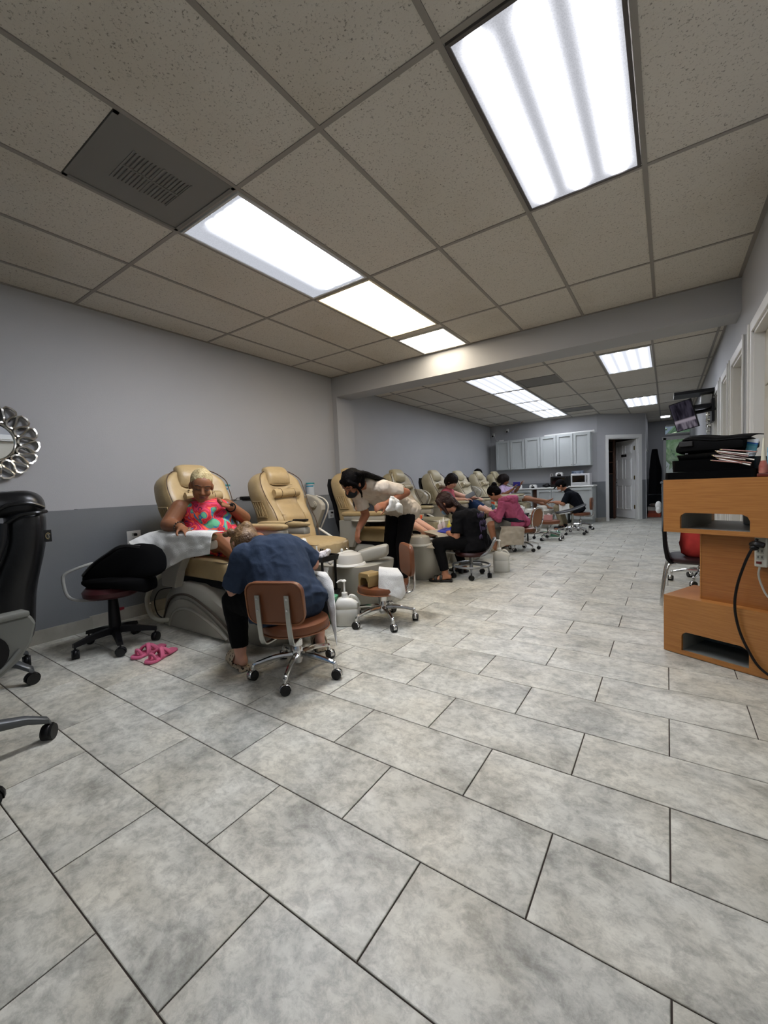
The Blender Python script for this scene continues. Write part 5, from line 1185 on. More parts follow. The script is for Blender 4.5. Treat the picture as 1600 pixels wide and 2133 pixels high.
obj('lower_shelf', bb(bb(bb(nb(), (0.018, 0.018, 0.004), (W_, 0.362, 0.026)), (0.078, 0.0185, 0.026), (0.097, 0.3, 0.334)), (0.098, 0.3, 0.026), (0.43, 0.31, 0.3)), M_GREYL, t, smooth=False)
obj('upper_shelf', bb(bb(nb(), (0.0, 0.018, 0.745), (W_, 0.62, 0.768)), (0.071, 0.0185, 0.768), (0.089, 0.4, 0.9)), M_GREYL, t, smooth=False)
obj('desk_top', bb(nb(), (0.0, 0.018, 1.042), (W_, 0.62, 1.06)), M_OAK, t, smooth=False)
obj('side_panel', bb(nb(), (0.0, 0.018, 0.768), (0.018, 0.62, 1.042)), M_OAK, t, smooth=False)
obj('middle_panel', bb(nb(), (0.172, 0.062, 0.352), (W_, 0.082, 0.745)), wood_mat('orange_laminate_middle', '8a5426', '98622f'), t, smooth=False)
obj('middle_edge', bb(nb(), (0.168, 0.06, 0.352), (0.175, 0.09, 0.745)), M_OAK, t, smooth=False)
obj('middle_side', bb(nb(), (0.175, 0.082, 0.352), (0.19, 0.38, 0.745)), M_OAK, t, smooth=False)
tag(obj('storage_bin', bb(nb(), (0.25, 0.40, 0.769), (0.34, 0.55, 0.86), 0.006), M_WHITE, smooth=False, loc=DESK, rot=(0, 0, DRZ)), 'white bin on the shelf seen through the upper desk cut-out', 'bin')
# power strip on the middle panel with cords
t = root('power_strip', (V(DESK) + V((0.9, -0.4355, 0)) * 0.452 + V((0.4355, 0.9, 0)) * 0.06), DRZ, 'white upright power strip on the orange desk panel', 'power strip'); t.location.z = 0.585
obj('strip_body', bb(nb(), (-0.024, -0.03, 0.0), (0.03, 0.0, 0.165), 0.006), mat('strip_white', 'b9b9ae', rough=0.4), t, smooth=False)
obj('switch', bb(nb(), (-0.014, -0.034, 0.018), (0.008, -0.03, 0.03)), mat('switch_red', '5d1512', rough=0.4), t, smooth=False)
for k in range(3):
    o = obj('socket', bb(nb(), (-0.014, -0.0315, 0.04 + 0.032 * k), (0.018, -0.03, 0.066 + 0.032 * k)), mat('socket_face', '9c9c92', rough=0.5), t, smooth=False)
    bm = nb()
    obj('slot', bb(nb(), (-0.008, -0.033, 0.048 + 0.032 * k), (-0.005, -0.0315, 0.06 + 0.032 * k)), M_BLACK, o, smooth=False)
    obj('slot', bb(nb(), (0.008, -0.033, 0.048 + 0.032 * k), (0.011, -0.0315, 0.06 + 0.032 * k)), M_BLACK, o, smooth=False)
def DL(x, y, z): return V(DESK) + V((0.9, -0.4355, 0)) * x + V((0.4355, 0.9, 0)) * y + V((0, 0, z))
t = root('thick_cord', DL(0.452, 0.0, 0.7), 0, 'thick black cord with a plug hanging in a long loop over the orange desk', 'cable')
bm = nb(); o0 = DL(0.452, 0.0, 0.7)
obj('cord', tube(nb(), [DL(*p) for p in ((0.445, 0.018, 0.735), (0.43, -0.01, 0.68), (0.405, -0.02, 0.60), (0.375, -0.02, 0.48), (0.365, -0.02, 0.36), (0.385, -0.02, 0.24), (0.425, -0.02, 0.14), (0.475, -0.02, 0.06), (0.56, -0.02, 0.012))], 0.0065, 8), M_BLACK, t, off=o0)
obj('plug', sph(tube(nb(), [DL(0.42, 0.012, 0.705), DL(0.45, 0.0, 0.71), DL(0.48, 0.0, 0.705)], [0.012, 0.018, 0.014], 8), DL(0.44, -0.004, 0.69), (0.02, 0.016, 0.014)), M_BLACK, t, off=o0)
tag(obj('pale_cable', tube(nb(), [DL(*p) for p in ((0.452, 0.03, 0.585), (0.448, 0.028, 0.545), (0.46, 0.03, 0.49), (0.49, 0.03, 0.43), (0.56, 0.03, 0.38))], 0.005, 6), mat('grey_white_cord', 'a6a59b', rough=0.5)), 'pale cord leaving the lower end of the power strip', 'cable')
# stack of black trays and a bag of implements
M_TRAY = mat('black_tray_plastic', '040405', rough=0.3, spec=0.15)
def dthing(name, x, y, z, lab, cat, group=None): return root(name, DL(x, y, z), DRZ, lab, cat, group)
def trayshape(name, x0, x1, y0, y1, z0, z1, lab, flare=0.012, wav=0.0):
    t = dthing(name, (x0 + x1) / 2, (y0 + y1) / 2, z0, lab, 'tray', 'stacked black trays on the orange desk'); hx, hy, h = (x1 - x0) / 2, (y1 - y0) / 2, z1 - z0
    O = rrect(2 * hx - 2 * flare, 2 * hy - 2 * flare, 0.02, 3); T = rrect(2 * hx, 2 * hy, 0.025, 3); I = rrect(2 * hx - 0.016, 2 * hy - 0.016, 0.02, 3); B = rrect(2 * hx - 2 * flare - 0.016, 2 * hy - 2 * flare - 0.016, 0.018, 3)
    w_ = lambda p: wav * sin(p[0] * 60) * (1 if wav else 0)
    obj('tray_shell', loft(nb(), [[V((p[0], p[1], 0)) for p in O], [V((p[0], p[1], h + w_(p))) for p in T], [V((p[0], p[1], h + w_(p))) for p in I], [V((p[0], p[1], 0.006)) for p in B]]), M_TRAY, t, smooth=False)
    return t
trayshape('black_tray', 0.0, 0.44, 0.005, 0.30, 1.061, 1.103, 'flat black tray lowest on the orange desk, widest of the stack', 0.0)
trayshape('black_tray', 0.035, 0.432, 0.01, 0.28, 1.104, 1.17, 'deep black tray second from the bottom of the stack', 0.004, 0.002)
trayshape('black_tray', 0.05, 0.37, 0.03, 0.26, 1.171, 1.205, 'small black tray third from the bottom of the stack', 0.01, 0.002)
t = dthing('black_case', 0.22, 0.14, 1.206, 'black zipped case on top of the stacked trays', 'case')
bm = nb(); rs = []
for x, zt, zb in ((-0.165, 0.05, 0.01), (-0.15, 0.085, 0.0), (-0.09, 0.107, 0.0), (-0.03, 0.10, 0.0), (0.03, 0.085, 0.0), (0.1, 0.085, 0.0), (0.14, 0.075, 0.0), (0.155, 0.06, 0.01)):
    rs.append(ring((x, 0, (zt + zb) / 2), (0, 1, 0), (0, 0, 1), 0.11, (zt - zb) / 2, 16, 0.5))
obj('case_body', loft(bm, rs), mat('black_case_fabric', '040405', rough=0.6, spec=0.1), t)
obj('case_flap', sheet(nb(), lambda u, v: (-0.13 + 0.31 * u, -0.11 + 0.2 * v, 0.113 - 0.028 * u + 0.004 * sin(u * 9) - 0.03 * (1 - v) ** 3), 16, 6), MATS['black_case_fabric'], t, solid=0.006)
obj('zip_pull', bb(nb(), (-0.115, -0.112, 0.0), (-0.10, -0.108, 0.006)), M_CHROME, t, smooth=False)
obj('case_corner', bb(nb(), (-0.145, -0.118, 0.045), (-0.075, -0.109, 0.075), 0.003), mat('scuffed_black', '1b1b1b', rough=0.6), t, smooth=False)
# pencils: each one a thing
pc = [('8a5546', 'brown'), ('c9c3b8', 'pale'), ('6f4238', 'rust-brown'), ('d8d2c4', 'cream'), ('5b3a34', 'dark brown'), ('b5aca0', 'beige'), ('9b6a58', 'tan'), ('e0dcd2', 'white')]
pencil_src = None
for k in range(9):
    c, cn = pc[k % 8]
    x0 = 0.272 + 0.008 * (k % 4) - 0.006 * (k // 4); z0 = 1.215 - 0.0072 * k + 0.001 * (k % 3)
    ang = radians(-10 - 2.4 * (k % 4)); L_ = 0.15 - 0.008 * (k % 3)
    t = dthing('cosmetic_pencil', x0 + (0.03 if k == 0 else 0), -0.012 - 0.004 * (k % 3), z0, '%s cosmetic pencil, %s in the fanned bunch beside the black case' % (cn, ['topmost', 'second from the top', 'third from the top', 'fourth from the top', 'middle one', 'sixth from the top', 'seventh from the top', 'second lowest', 'lowest'][k]), 'pencil')
    e = V((cos(ang) * L_, 0, sin(ang) * L_))
    obj('barrel', cyl(nb(), (0, 0, 0), e, 0.0035, n=6), mat('pencil_' + c, c, rough=0.35), t)
    obj('tip', cyl(nb(), e * -0.08, (0, 0, 0), 0.0008, 0.0034, 6), mat('pencil_tip', 'c9b08a', rough=0.5), t)
# lotion tube standing on its cap
t = dthing('lotion_tube', 0.392, 0.09, 1.1715, 'white and teal lotion tube standing behind the pencils', 'tube')
rs = []
for z, a, b in ((0.0, 0.016, 0.016), (0.012, 0.016, 0.016), (0.014, 0.02, 0.02), (0.05, 0.026, 0.014), (0.075, 0.032, 0.004), (0.09, 0.034, 0.0015)): rs.append(ring((0, 0, z), (1, 0, 0), (0, 1, 0), a, b, 18))
def tube_mat():
    m = mat('lotion_print', 'e6ecf0', rough=0.35); nt = m.node_tree; N = nt.nodes; L = nt.links
    tc = N.new('ShaderNodeTexCoord'); sp = N.new('ShaderNodeSeparateXYZ'); L.new(tc.outputs['Object'], sp.inputs[0])
    ma = N.new('ShaderNodeMath'); ma.operation = 'MULTIPLY_ADD'; ma.inputs[1].default_value = 0.25; L.new(sp.outputs[0], ma.inputs[0]); L.new(sp.outputs[2], ma.inputs[2])
    r = N.new('ShaderNodeValToRGB'); r.color_ramp.interpolation = 'CONSTANT'; e = r.color_ramp.elements; e[0].position = 0; e[0].color = lin('d9e4ea') + (1,); e[1].position = 0.30; e[1].color = lin('5fa3b4') + (1,)
    for p_, c_ in ((0.56, '3f90a8'), (0.66, '1f5aa8'), (0.74, 'e6ecf0')): q = e.new(p_); q.color = lin(c_) + (1,)
    mr = N.new('ShaderNodeMapRange'); mr.inputs[2].default_value = 0.1; L.new(ma.outputs[0], mr.inputs[0]); L.new(mr.outputs[0], r.inputs[0]); L.new(r.outputs[0], N['Principled BSDF'].inputs['Base Color']); return m
obj('tube_body', loft(nb(), rs), tube_mat(), t)
t = dthing('lotion_tube', 0.50, 0.11, 1.062, 'teal printed pack at the far right edge of the orange desk', 'tube')
obj('pack_body', bb(nb(), (-0.045, -0.02, 0), (0.045, 0.02, 0.155), 0.008), mat('teal_print', '4f93a5', rough=0.4, col2='a7cdd6', vscale=18), t)
# applicator bottle
t = dthing('applicator_bottle', 0.462, 0.03, 1.0785, 'applicator bottle with pink liquid and a long cream nozzle', 'bottle')
obj('bottle', lathe(nb(), [(0.0, 0), (0.017, 0), (0.019, 0.008), (0.018, 0.04), (0.012, 0.062), (0.008, 0.07)], n=20), mat('pink_liquid', 'a5584c', rough=0.2, col2='c98a7c', vscale=20), t)
obj('nozzle', lathe(nb(), [(0.011, 0.062), (0.009, 0.09), (0.0055, 0.13), (0.003, 0.178), (0.0, 0.182)], n=16), mat('cream_nozzle', 'd9d4bd', rough=0.35), t)
t = dthing('wooden_tray', 0.52, 0.06, 1.0605, 'reddish brown wooden tray under the applicator bottle', 'tray')
obj('tray', bb(nb(), (-0.078, -0.05, 0), (0.1, 0.12, 0.017), 0.003), mat('red_brown_wood', '5c2416', rough=0.4), t, smooth=False)
t = dthing('nail_polish', 0.432, 0.02, 1.062, 'small dark red nail polish bottle between the trays and the applicator bottle', 'bottle')
# keep it clear of the tray: it stands in front
t.location = DL(0.447, -0.0, 1.0785) ; t.location = DL(0.4465, 0.075, 1.0785)
obj('glass', sph(nb(), (0, 0, 0.014), (0.011, 0.011, 0.014), u=12, v=8), mat('dark_red_gloss', '3c1312', rough=0.1), t); obj('cap', cyl(nb(), (0, 0, 0.027), (0, 0, 0.055), 0.006, n=10), M_BLACK, t)

# chair behind the desk, with a red garment
t = root('side_chair', (0.2, 4.3, 0), 0, 'black chair with chrome tube legs behind the orange desk', 'chair')
obj('seat', loft(nb(), [ring((0.03, 0, z), (1, 0, 0), (0, 1, 0), 0.225 * q, 0.22 * q, 24, 0.5) for z, q in ((0.36, 0.9), (0.375, 1), (0.395, 1), (0.405, 0.93))]), mat('wine_seat', '2a1416', rough=0.5), t)
obj('side_shell', loft(nb(), [[V((x, y, z)) for y in (-0.2, 0.2)] + [V((x + 0.03, y, z)) for y in (0.2, -0.2)] for x, z in ((-0.19, 0.36), (-0.215, 0.40), (-0.23, 0.5), (-0.235, 0.62), (-0.22, 0.8))]), M_BLACK, t, smooth=False, bev=0.008)
for y in (-0.15, 0.17):
    obj('leg', tube(nb(), [(-0.14, y, 0.355), (-0.19, y, 0.335), (-0.215, y - 0.02, 0.25), (-0.24, y - 0.04, 0.05), (-0.243, y - 0.042, 0.0)], 0.0125, 10), M_CHROME, t)
    obj('leg', tube(nb(), [(0.17, y, 0.355), (0.2, y, 0.3), (0.23, y, 0.02), (0.23, y, 0.0)], 0.0125, 10), M_CHROME, t)
bm = nb(); rs = []
for z, a, b in ((0.407, 0.09, 0.09), (0.43, 0.12, 0.11), (0.5, 0.13, 0.12), (0.6, 0.125, 0.11), (0.68, 0.09, 0.08)):
    rs.append([V((0.02 + a * (1 + 0.08 * sin(6 * q + z * 30)) * cos(q), b * (1 + 0.06 * sin(5 * q)) * sin(q), z)) for q in [2 * pi * k / 24 for k in range(24)]])
tag(obj('folded_jacket', loft(bm, rs), mat('red_fabric', 'b3322c', rough=0.8, var=0.15, vscale=10, bump=0.6, bscale=14), loc=(0.2, 4.28, 0.0)), 'bright red folded garment on the black chair behind the orange desk', 'clothing')
t = root('rolling_stool', (0.28, 5.15, 0), 0.3, 'chrome-based rolling stool seen under the black chair behind the orange desk', 'stool')
star_base(t, M_CHROME, 0.24, 5, 0.35)
obj('gas_lift', cyl(nb(), (0, 0, 0.07), (0, 0, 0.37), 0.02, n=12), M_BLACK, t); obj('lever', tube(nb(), [(-0.02, 0, 0.34), (-0.12, -0.02, 0.32), (-0.2, -0.03, 0.28)], 0.007, 6), M_BLACK, t)
obj('seat', lathe(nb(), [(0, 0.37), (0.17, 0.37), (0.185, 0.395), (0.17, 0.43), (0, 0.435)], n=28), M_BLACK, t)
# ================================================================ people
def capsule(bm, a, b, ra, rb, n=12, flat=False):
    a = V(a); b = V(b); d = b - a
    if d.length < 1e-5: return sph(bm, a, max(ra, rb), u=12, v=8)
    x, y, d = basis(d); rs = []
    if flat: return loft(bm, [ring(a, x, y, ra, ra, n), ring(b, x, y, rb, rb, n)])
    for k in range(1, 5):
        t = pi / 2 * (1 - k / 4); rs.append(ring(a - d * ra * sin(t), x, y, ra * cos(t) + 1e-4, ra * cos(t) + 1e-4, n))
    for k in range(4):
        t = pi / 2 * k / 4; rs.append(ring(b + d * rb * sin(t), x, y, rb * cos(t) + 1e-4, rb * cos(t) + 1e-4, n))
    return loft(bm, rs)
def limb(bm, pts, rs, flat_end=False, grow=0.0):
    for i in range(len(pts) - 1):
        capsule(bm, pts[i], pts[i + 1], rs[i] + grow, rs[i + 1] + grow, flat=flat_end and i == len(pts) - 2)
def remeshed(name, bm, m, parent, voxel=0.009, smooth=4, off=None, wrinkle=0.0, wscale=0.12, adapt=0.0):
    bmesh.ops.recalc_face_normals(bm, faces=bm.faces)
    me = bpy.data.meshes.new('tmp'); bm.to_mesh(me); bm.free()
    o = bpy.data.objects.new('tmp', me); COL.objects.link(o)
    r = o.modifiers.new('r', 'REMESH'); r.mode = 'VOXEL'; r.voxel_size = voxel; r.use_smooth_shade = True
    s = o.modifiers.new('s', 'SMOOTH'); s.factor = 0.5; s.iterations = smooth
    dg = bpy.context.evaluated_depsgraph_get(); dg.update()
    new = bpy.data.meshes.new_from_object(o.evaluated_get(dg), depsgraph=dg)
    bpy.data.objects.remove(o); bpy.data.meshes.remove(me)
    if wrinkle:
        new.update()
        nrm = [v.normal.copy() for v in new.vertices]
        for v, n_ in zip(new.vertices, nrm):
            q = v.co / wscale
            k = noise.noise(q) + 0.5 * noise.noise(q * 2.3 + V((3, 1, 7)))
            k = (1 - abs(k)) ** 3 - 0.35
            v.co += n_ * (k * wrinkle)
    if off is not None:
        for v in new.vertices: v.co -= V(off)
    for p in new.polygons: p.use_smooth = True
    new.name = name; new.materials.clear(); new.materials.append(m)
    o = bpy.data.objects.new(name, new); COL.objects.link(o)
    if parent: o.parent = parent
    return o
class Head:
    def __init__(s, c, fwd, up=(0, 0, 1), k=1.0):
        s.c = V(c); s.f = V(fwd).normalized(); u = V(up); s.u = (u - s.f * u.dot(s.f)).normalized(); s.r = s.f.cross(s.u).normalized(); s.k = k
    def p(s, x, y, z): return s.c + (s.r * x + s.f * y + s.u * z) * s.k
    def m(s): return Matrix((s.r, s.f, s.u)).transposed()
    def ell(s, bm, c, r, u=16, v=12): return sph(bm, s.p(*c), [q * s.k for q in r], s.m(), u, v)
    def skin(s, bm, face=True):
        s.ell(bm, (0, -0.012, 0.035), (0.074, 0.093, 0.085)); s.ell(bm, (0, 0.022, -0.03), (0.06, 0.066, 0.082)); s.ell(bm, (0, 0.055, -0.088), (0.03, 0.03, 0.022))
        s.ell(bm, (0, 0.05, 0.035), (0.062, 0.038, 0.05))
        if face:
            q = s.k
            capsule(bm, s.p(0, 0.083, 0.012), s.p(0, 0.103, -0.026), 0.008 * q, 0.0135 * q, 10)
            for x in (-1, 1):
                s.ell(bm, (x * 0.013, 0.092, -0.03), (0.009, 0.009, 0.008), 10, 8)
                s.ell(bm, (x * 0.036, 0.062, -0.03), (0.026, 0.025, 0.026), 12, 8)
                capsule(bm, s.p(x * 0.014, 0.084, 0.028), s.p(x * 0.05, 0.07, 0.026), 0.009 * q, 0.009 * q, 8)
                s.ell(bm, (x * 0.03, 0.078, 0.008), (0.015, 0.011, 0.011), 10, 8)
            capsule(bm, s.p(-0.018, 0.082, -0.058), s.p(0.018, 0.082, -0.058), 0.011 * q, 0.011 * q, 8)
        for x in (-1, 1): s.ell(bm, (x * 0.076, -0.005, -0.005), (0.011, 0.02, 0.03), 10, 8)
    def features(s, par, off, lipc='6e3a35', browc='2a1c16', eyes=True):
        def feat(name, bm, c, rough=0.5):
            return obj(name, bm, mat('tone_' + c, c, rough=rough), par, off=off)
        for x in (-1, 1):
            if eyes: feat('eyelid_line', tube(nb(), [s.p(x * 0.016, 0.0885, 0.003), s.p(x * 0.03, 0.0905, -0.001), s.p(x * 0.044, 0.0835, 0.003)], 0.0022 * s.k, 5, 3), '1a100c')
            feat('eyebrow', tube(nb(), [s.p(x * 0.014, 0.0945, 0.027), s.p(x * 0.033, 0.0925, 0.033), s.p(x * 0.052, 0.078, 0.027)], [0.003 * s.k, 0.0034 * s.k, 0.0018 * s.k], 6, 3), browc, 0.8)
        bm = nb(); s.ell(bm, (0, 0.0905, -0.0535), (0.022, 0.0055, 0.0045), 12, 6); s.ell(bm, (0, 0.0895, -0.0625), (0.019, 0.006, 0.0055), 12, 6); feat('lips', bm, lipc, 0.35)
def hand(bm, w, d, palm_n, side, curl=0.5, k=1.0, spread=0.06, thumb_in=0.6):
    """palm and five fingers: w wrist, d direction, palm_n the way the palm faces, side +1 puts the thumb to d x palm_n"""
    d = V(d).normalized(); n = V(palm_n); n = (n - d * n.dot(d)).normalized(); l = d.cross(n).normalized() * side; w = V(w)
    for q in (-0.028, -0.010, 0.009, 0.027):
        capsule(bm, w + l * q * 0.6 * k, w + d * 0.085 * k + l * q * k, 0.015 * k, 0.0125 * k, 8)
    for i, (q, L, r) in enumerate(((0.029, 0.070, 0.0088), (0.010, 0.078, 0.009), (-0.009, 0.073, 0.0087), (-0.027, 0.058, 0.0078))):
        b = w + d * 0.085 * k + l * q * k; dd_ = (d + l * q * spread / 0.03).normalized(); cur = b; ang = 0
        for s_, f in enumerate((0.45, 0.3, 0.25)):
            ang += curl * (0.5 + 0.35 * s_) * (1 + 0.08 * i)
            nx = cur + (dd_ * cos(ang) + n * sin(ang)) * L * f * k
            capsule(bm, cur, nx, r * k * (1 - 0.1 * s_), r * k * (0.92 - 0.1 * s_), 8); cur = nx
    t0 = w + d * 0.025 * k + l * 0.028 * k; td = (d * 0.75 + l * 0.65 + n * 0.25).normalized()
    t1 = t0 + td * 0.04 * k; t2 = t1 + (td + d * 0.3 + n * thumb_in * 0.4).normalized() * 0.03 * k; t3 = t2 + (d + n * thumb_in * 0.5 + l * 0.1).normalized() * 0.024 * k
    for a, b, r in ((w + d * 0.005 * k, t0, 0.016), (t0, t1, 0.0125), (t1, t2, 0.0105), (t2, t3, 0.0095)): capsule(bm, a, b, r * k, r * k * 0.92, 8)
def foot(bm, ankle, d, k=1.0, up=(0, 0, 1)):
    d = V(d).normalized(); u = V(up).normalized(); u = (u - d * u.dot(d)).normalized(); l = d.cross(u); a = V(ankle)
    capsule(bm, a - u * 0.02 * k, a - u * 0.045 * k - d * 0.035 * k, 0.034 * k, 0.03 * k)
    capsule(bm, a - u * 0.015 * k, a - u * 0.055 * k + d * 0.10 * k, 0.033 * k, 0.022 * k)
    for q, r in ((-0.025, 0.019), (0, 0.02), (0.025, 0.021)): capsule(bm, a - u * 0.05 * k + l * q * 0.5 * k, a - u * 0.058 * k + d * 0.13 * k + l * q * k, r * k * 1.1, r * k, 8)
    for i, q in enumerate((-0.036, -0.02, -0.004, 0.012, 0.031)): capsule(bm, a - u * 0.06 * k + d * 0.13 * k + l * q * k, a - u * 0.064 * k + d * (0.152 + 0.006 * i) * k + l * q * k * 1.05, 0.0085 * k + 0.0012 * i, 0.008 * k + 0.001 * i, 8)
def sole_shoe(par, name, ankle, d, m, off, k=1.0, strap=None, open_back=True):
    d = V(d).normalized(); l = V((-d.y, d.x, 0)); a = V(ankle); g = V((a.x, a.y, 0))
    prof = [(-0.075, 0.026), (-0.06, 0.036), (0.0, 0.036), (0.07, 0.044), (0.13, 0.047), (0.175, 0.034), (0.19, 0.015)]
    P = [g + d * x * k + l * w_ * k for x, w_ in prof] + [g + d * x * k - l * w_ * k for x, w_ in prof[::-1]]
    s = obj(name, loft(nb(), [[p + V((0, 0, 0.002)) for p in P], [p + V((0, 0, 0.026)) for p in P]]), m, par, smooth=False, off=off, bev=0.006)
    for (x0, x1, h) in (strap or ((0.05, 0.13, 0.075),)):
        def f(u, v):
            x = x0 + (x1 - x0) * v; an = pi * u; return g + d * x * k + l * cos(an) * 0.05 * k + V((0, 0, 0.02 + (h - 0.02 - 0.15 * (x - x0)) * sin(an)))
        obj('upper', sheet(nb(), f, 14, 4), m, s, solid=0.008, off=off)
    return s
def skin_mat(name, c, c2=None): 
    m = mat(name, c, rough=0.5, var=0.06, vscale=6, spec=0.4)
    m.node_tree.nodes['Principled BSDF'].inputs['Subsurface Weight'].default_value = 0.06
    m.node_tree.nodes['Principled BSDF'].inputs['Subsurface Radius'].default_value = (0.02, 0.008, 0.005)
    return m
def torso_caps(bm, J, g=0.0, wide=1.0, belly=0.0):
    P, Cc, N = V(J['P']), V(J['C']), V(J['N']); SL, SR = V(J['SL']), V(J['SR']); HL, HR = V(J['HL']), V(J['HR'])
    w_ = wide
    capsule(bm, HL, HR, 0.105 * w_ + g, 0.105 * w_ + g)
    for H_, S_ in ((HL, SL), (HR, SR)):
        sx = S_ * 0.62 + Cc * 0.38
        capsule(bm, H_ * 0.8 + P * 0.2, Cc * 0.55 + S_ * 0.45, 0.098 * w_ + g, 0.088 * w_ + g)
        capsule(bm, Cc * 0.5 + S_ * 0.5, S_, 0.085 * w_ + g, 0.06 + g)
    capsule(bm, P, Cc, 0.11 * w_ + g, 0.105 * w_ + g); capsule(bm, Cc, N, 0.09 * w_ + g, 0.055 + g)
    capsule(bm, SL, SR, 0.055 + g, 0.055 + g)
    if belly: sph(bm, V(J.get('B', P * 0.55 + Cc * 0.45)), 0.115 * w_ + belly + g)
ARM = (0.052, 0.043, 0.034, 0.027); LEG = (0.088, 0.062, 0.052, 0.036)
def person(name_loc, label, J, skin, head, hair=None, shirt=None, sleeves=0.55, pants=None, pants_to=1.0, wide=1.0, arm_k=1.0, leg_k=1.0, voxel=0.009, face=True, hands=None, feet=True, belly=0.0, shirt_wr=0.006, hem=0.0, g_shirt=0.014, belly_skin=True):
    off = V(name_loc); t = root('person', off, 0, label, 'person')
    bm = nb(); torso_caps(bm, J, 0.0, wide, belly)
    capsule(bm, J['N'], head.p(0, -0.01, -0.04), 0.052, 0.05); head.skin(bm, face)
    for s_ in ('L', 'R'):
        A = [J['S' + s_], J['E' + s_], J['W' + s_]]
        mid = V(A[1]) * 0.7 + V(A[2]) * 0.3
        limb(bm, [A[0], A[1], mid, A[2]], [ARM[0] * arm_k, ARM[1] * arm_k, ARM[1] * arm_k * 0.98, ARM[3] * (0.5 + 0.5 * arm_k)])
        if hands and s_ in hands: hand(bm, A[2], *hands[s_][:3], **(hands[s_][3] if len(hands[s_]) > 3 else {}))
        if 'K' + s_ in J:
            K, An = V(J['K' + s_]), V(J['A' + s_]); calf = K * 0.68 + An * 0.32
            limb(bm, [J['H' + s_], K, calf, An], [LEG[0] * leg_k, LEG[1] * leg_k, LEG[2] * 1.02 * leg_k, LEG[3]])
            if feet: foot(bm, An, J.get('F' + s_, (An - K)), up=J.get('FU' + s_, (0, 0, 1)))
    remeshed('body', bm, skin, t, voxel, 4, off)
    if shirt:
        bm = nb(); JJ = dict(J); torso_caps(bm, JJ, g_shirt, wide, belly)
        for s_ in ('L', 'R'):
            S_, E_, W_s = V(J['S' + s_]), V(J['E' + s_]), V(J['W' + s_])
            if sleeves <= 1:
                if sleeves > 0: capsule(bm, S_, S_ + (E_ - S_) * sleeves, (ARM[0] + 0.014) * arm_k, (ARM[1] + 0.024) * arm_k, flat=False) if False else (capsule(bm, S_, S_ + (E_ - S_) * 0.3, (ARM[0] + 0.014) * arm_k, (ARM[0] + 0.016) * arm_k), capsule(bm, S_ + (E_ - S_) * 0.1, S_ + (E_ - S_) * sleeves, (ARM[0] + 0.016) * arm_k, (ARM[1] + 0.024) * arm_k, flat=True))
            else:
                limb(bm, [S_, E_, E_ + (W_s - E_) * (sleeves - 1)], [ARM[0] * arm_k, ARM[1] * arm_k, ARM[2] * arm_k], grow=0.014)
        if hem:
            hd = (V(J['P']) - V(J['C'])).normalized()
            for H_ in ('HL', 'HR'): capsule(bm, V(J[H_]), V(J[H_]) + hd * hem, 0.11 * wide + g_shirt, 0.115 * wide + g_shirt + 0.004, flat=True)
        remeshed('shirt', bm, shirt, t, voxel, 3, off, shirt_wr, 0.11)
    if pants:
        bm = nb(); capsule(bm, J['HL'], J['HR'], 0.105 * wide + 0.008, 0.105 * wide + 0.008)
        P = V(J['P']); Cc = V(J['C']); capsule(bm, P, P + (Cc - P) * 0.25, 0.115 * wide, 0.11 * wide)
        for s_ in ('L', 'R'):
            if 'K' + s_ not in J: continue
            H_, K, An = V(J['H' + s_]), V(J['K' + s_]), V(J['A' + s_]); calf = K * 0.68 + An * 0.32
            if pants_to > 1: limb(bm, [H_, K, calf, K + (An - K) * (pants_to - 1)], [LEG[0] * leg_k, LEG[1] * leg_k, LEG[2] * leg_k, LEG[3] + 0.006], grow=0.01, flat_end=True)
            else: limb(bm, [H_, H_ + (K - H_) * pants_to], [LEG[0] * leg_k, (LEG[0] + (LEG[1] - LEG[0]) * pants_to) * leg_k], grow=0.014, flat_end=True)
        remeshed('trousers' if pants_to > 1 else 'skirt', bm, pants, t, voxel, 3, off, 0.003, 0.08)
    if hair:
        hm, fn = hair; bm = nb(); fn(bm, head); remeshed('hair', bm, hm, t, 0.007, 2, off, 0.004, 0.03)
    return t, off
def cap_hair(bm, h, thick=0.006, low=0.0):
    h.ell(bm, (0, -0.018, 0.042), (0.076 + thick, 0.093 + thick, 0.084 + thick)); h.ell(bm, (0, -0.04, 0.0 + low), (0.072 + thick, 0.068 + thick, 0.075))
SK_DARK = skin_mat('deep_brown_skin', '84573b'); SK_BROWN = skin_mat('brown_skin', '8f5c42'); SK_FAIR = skin_mat('fair_skin', 'c08f7a'); SK_TAN = skin_mat('tan_skin', 'a06f54'); SK_PALE = skin_mat('pinkish_skin', 'c2937c')
def cloth(name, c, **k):
    k.setdefault('rough', 0.9); k.setdefault('var', 0.07); k.setdefault('vscale', 9); k.setdefault('bump', 0.25); k.setdefault('bscale', 45); k.setdefault('sheen', 0.0); k.setdefault('spec', 0.15)
    return mat(name, c, **k)
M_HBLK = mat('black_hair', '060404', rough=0.7, spec=0.08, var=0.2, bump=0.5, bscale=90); M_HRED = mat('dark_red_hair', '24100c', rough=0.55, spec=0.25, var=0.3, bump=0.6, bscale=90); M_HBRN = mat('brown_blond_hair', '5f4630', rough=0.45, col2='84673f', vscale=14, bump=0.7, bscale=80)
M_HBLOND = mat('cropped_blond_hair', 'a89468', rough=0.7, col2='d8c89a', vscale=30, bump=0.9, bscale=160); M_HDK = mat('dark_brown_hair', '130b08', rough=0.6, spec=0.2, var=0.3, bump=0.8, bscale=70)

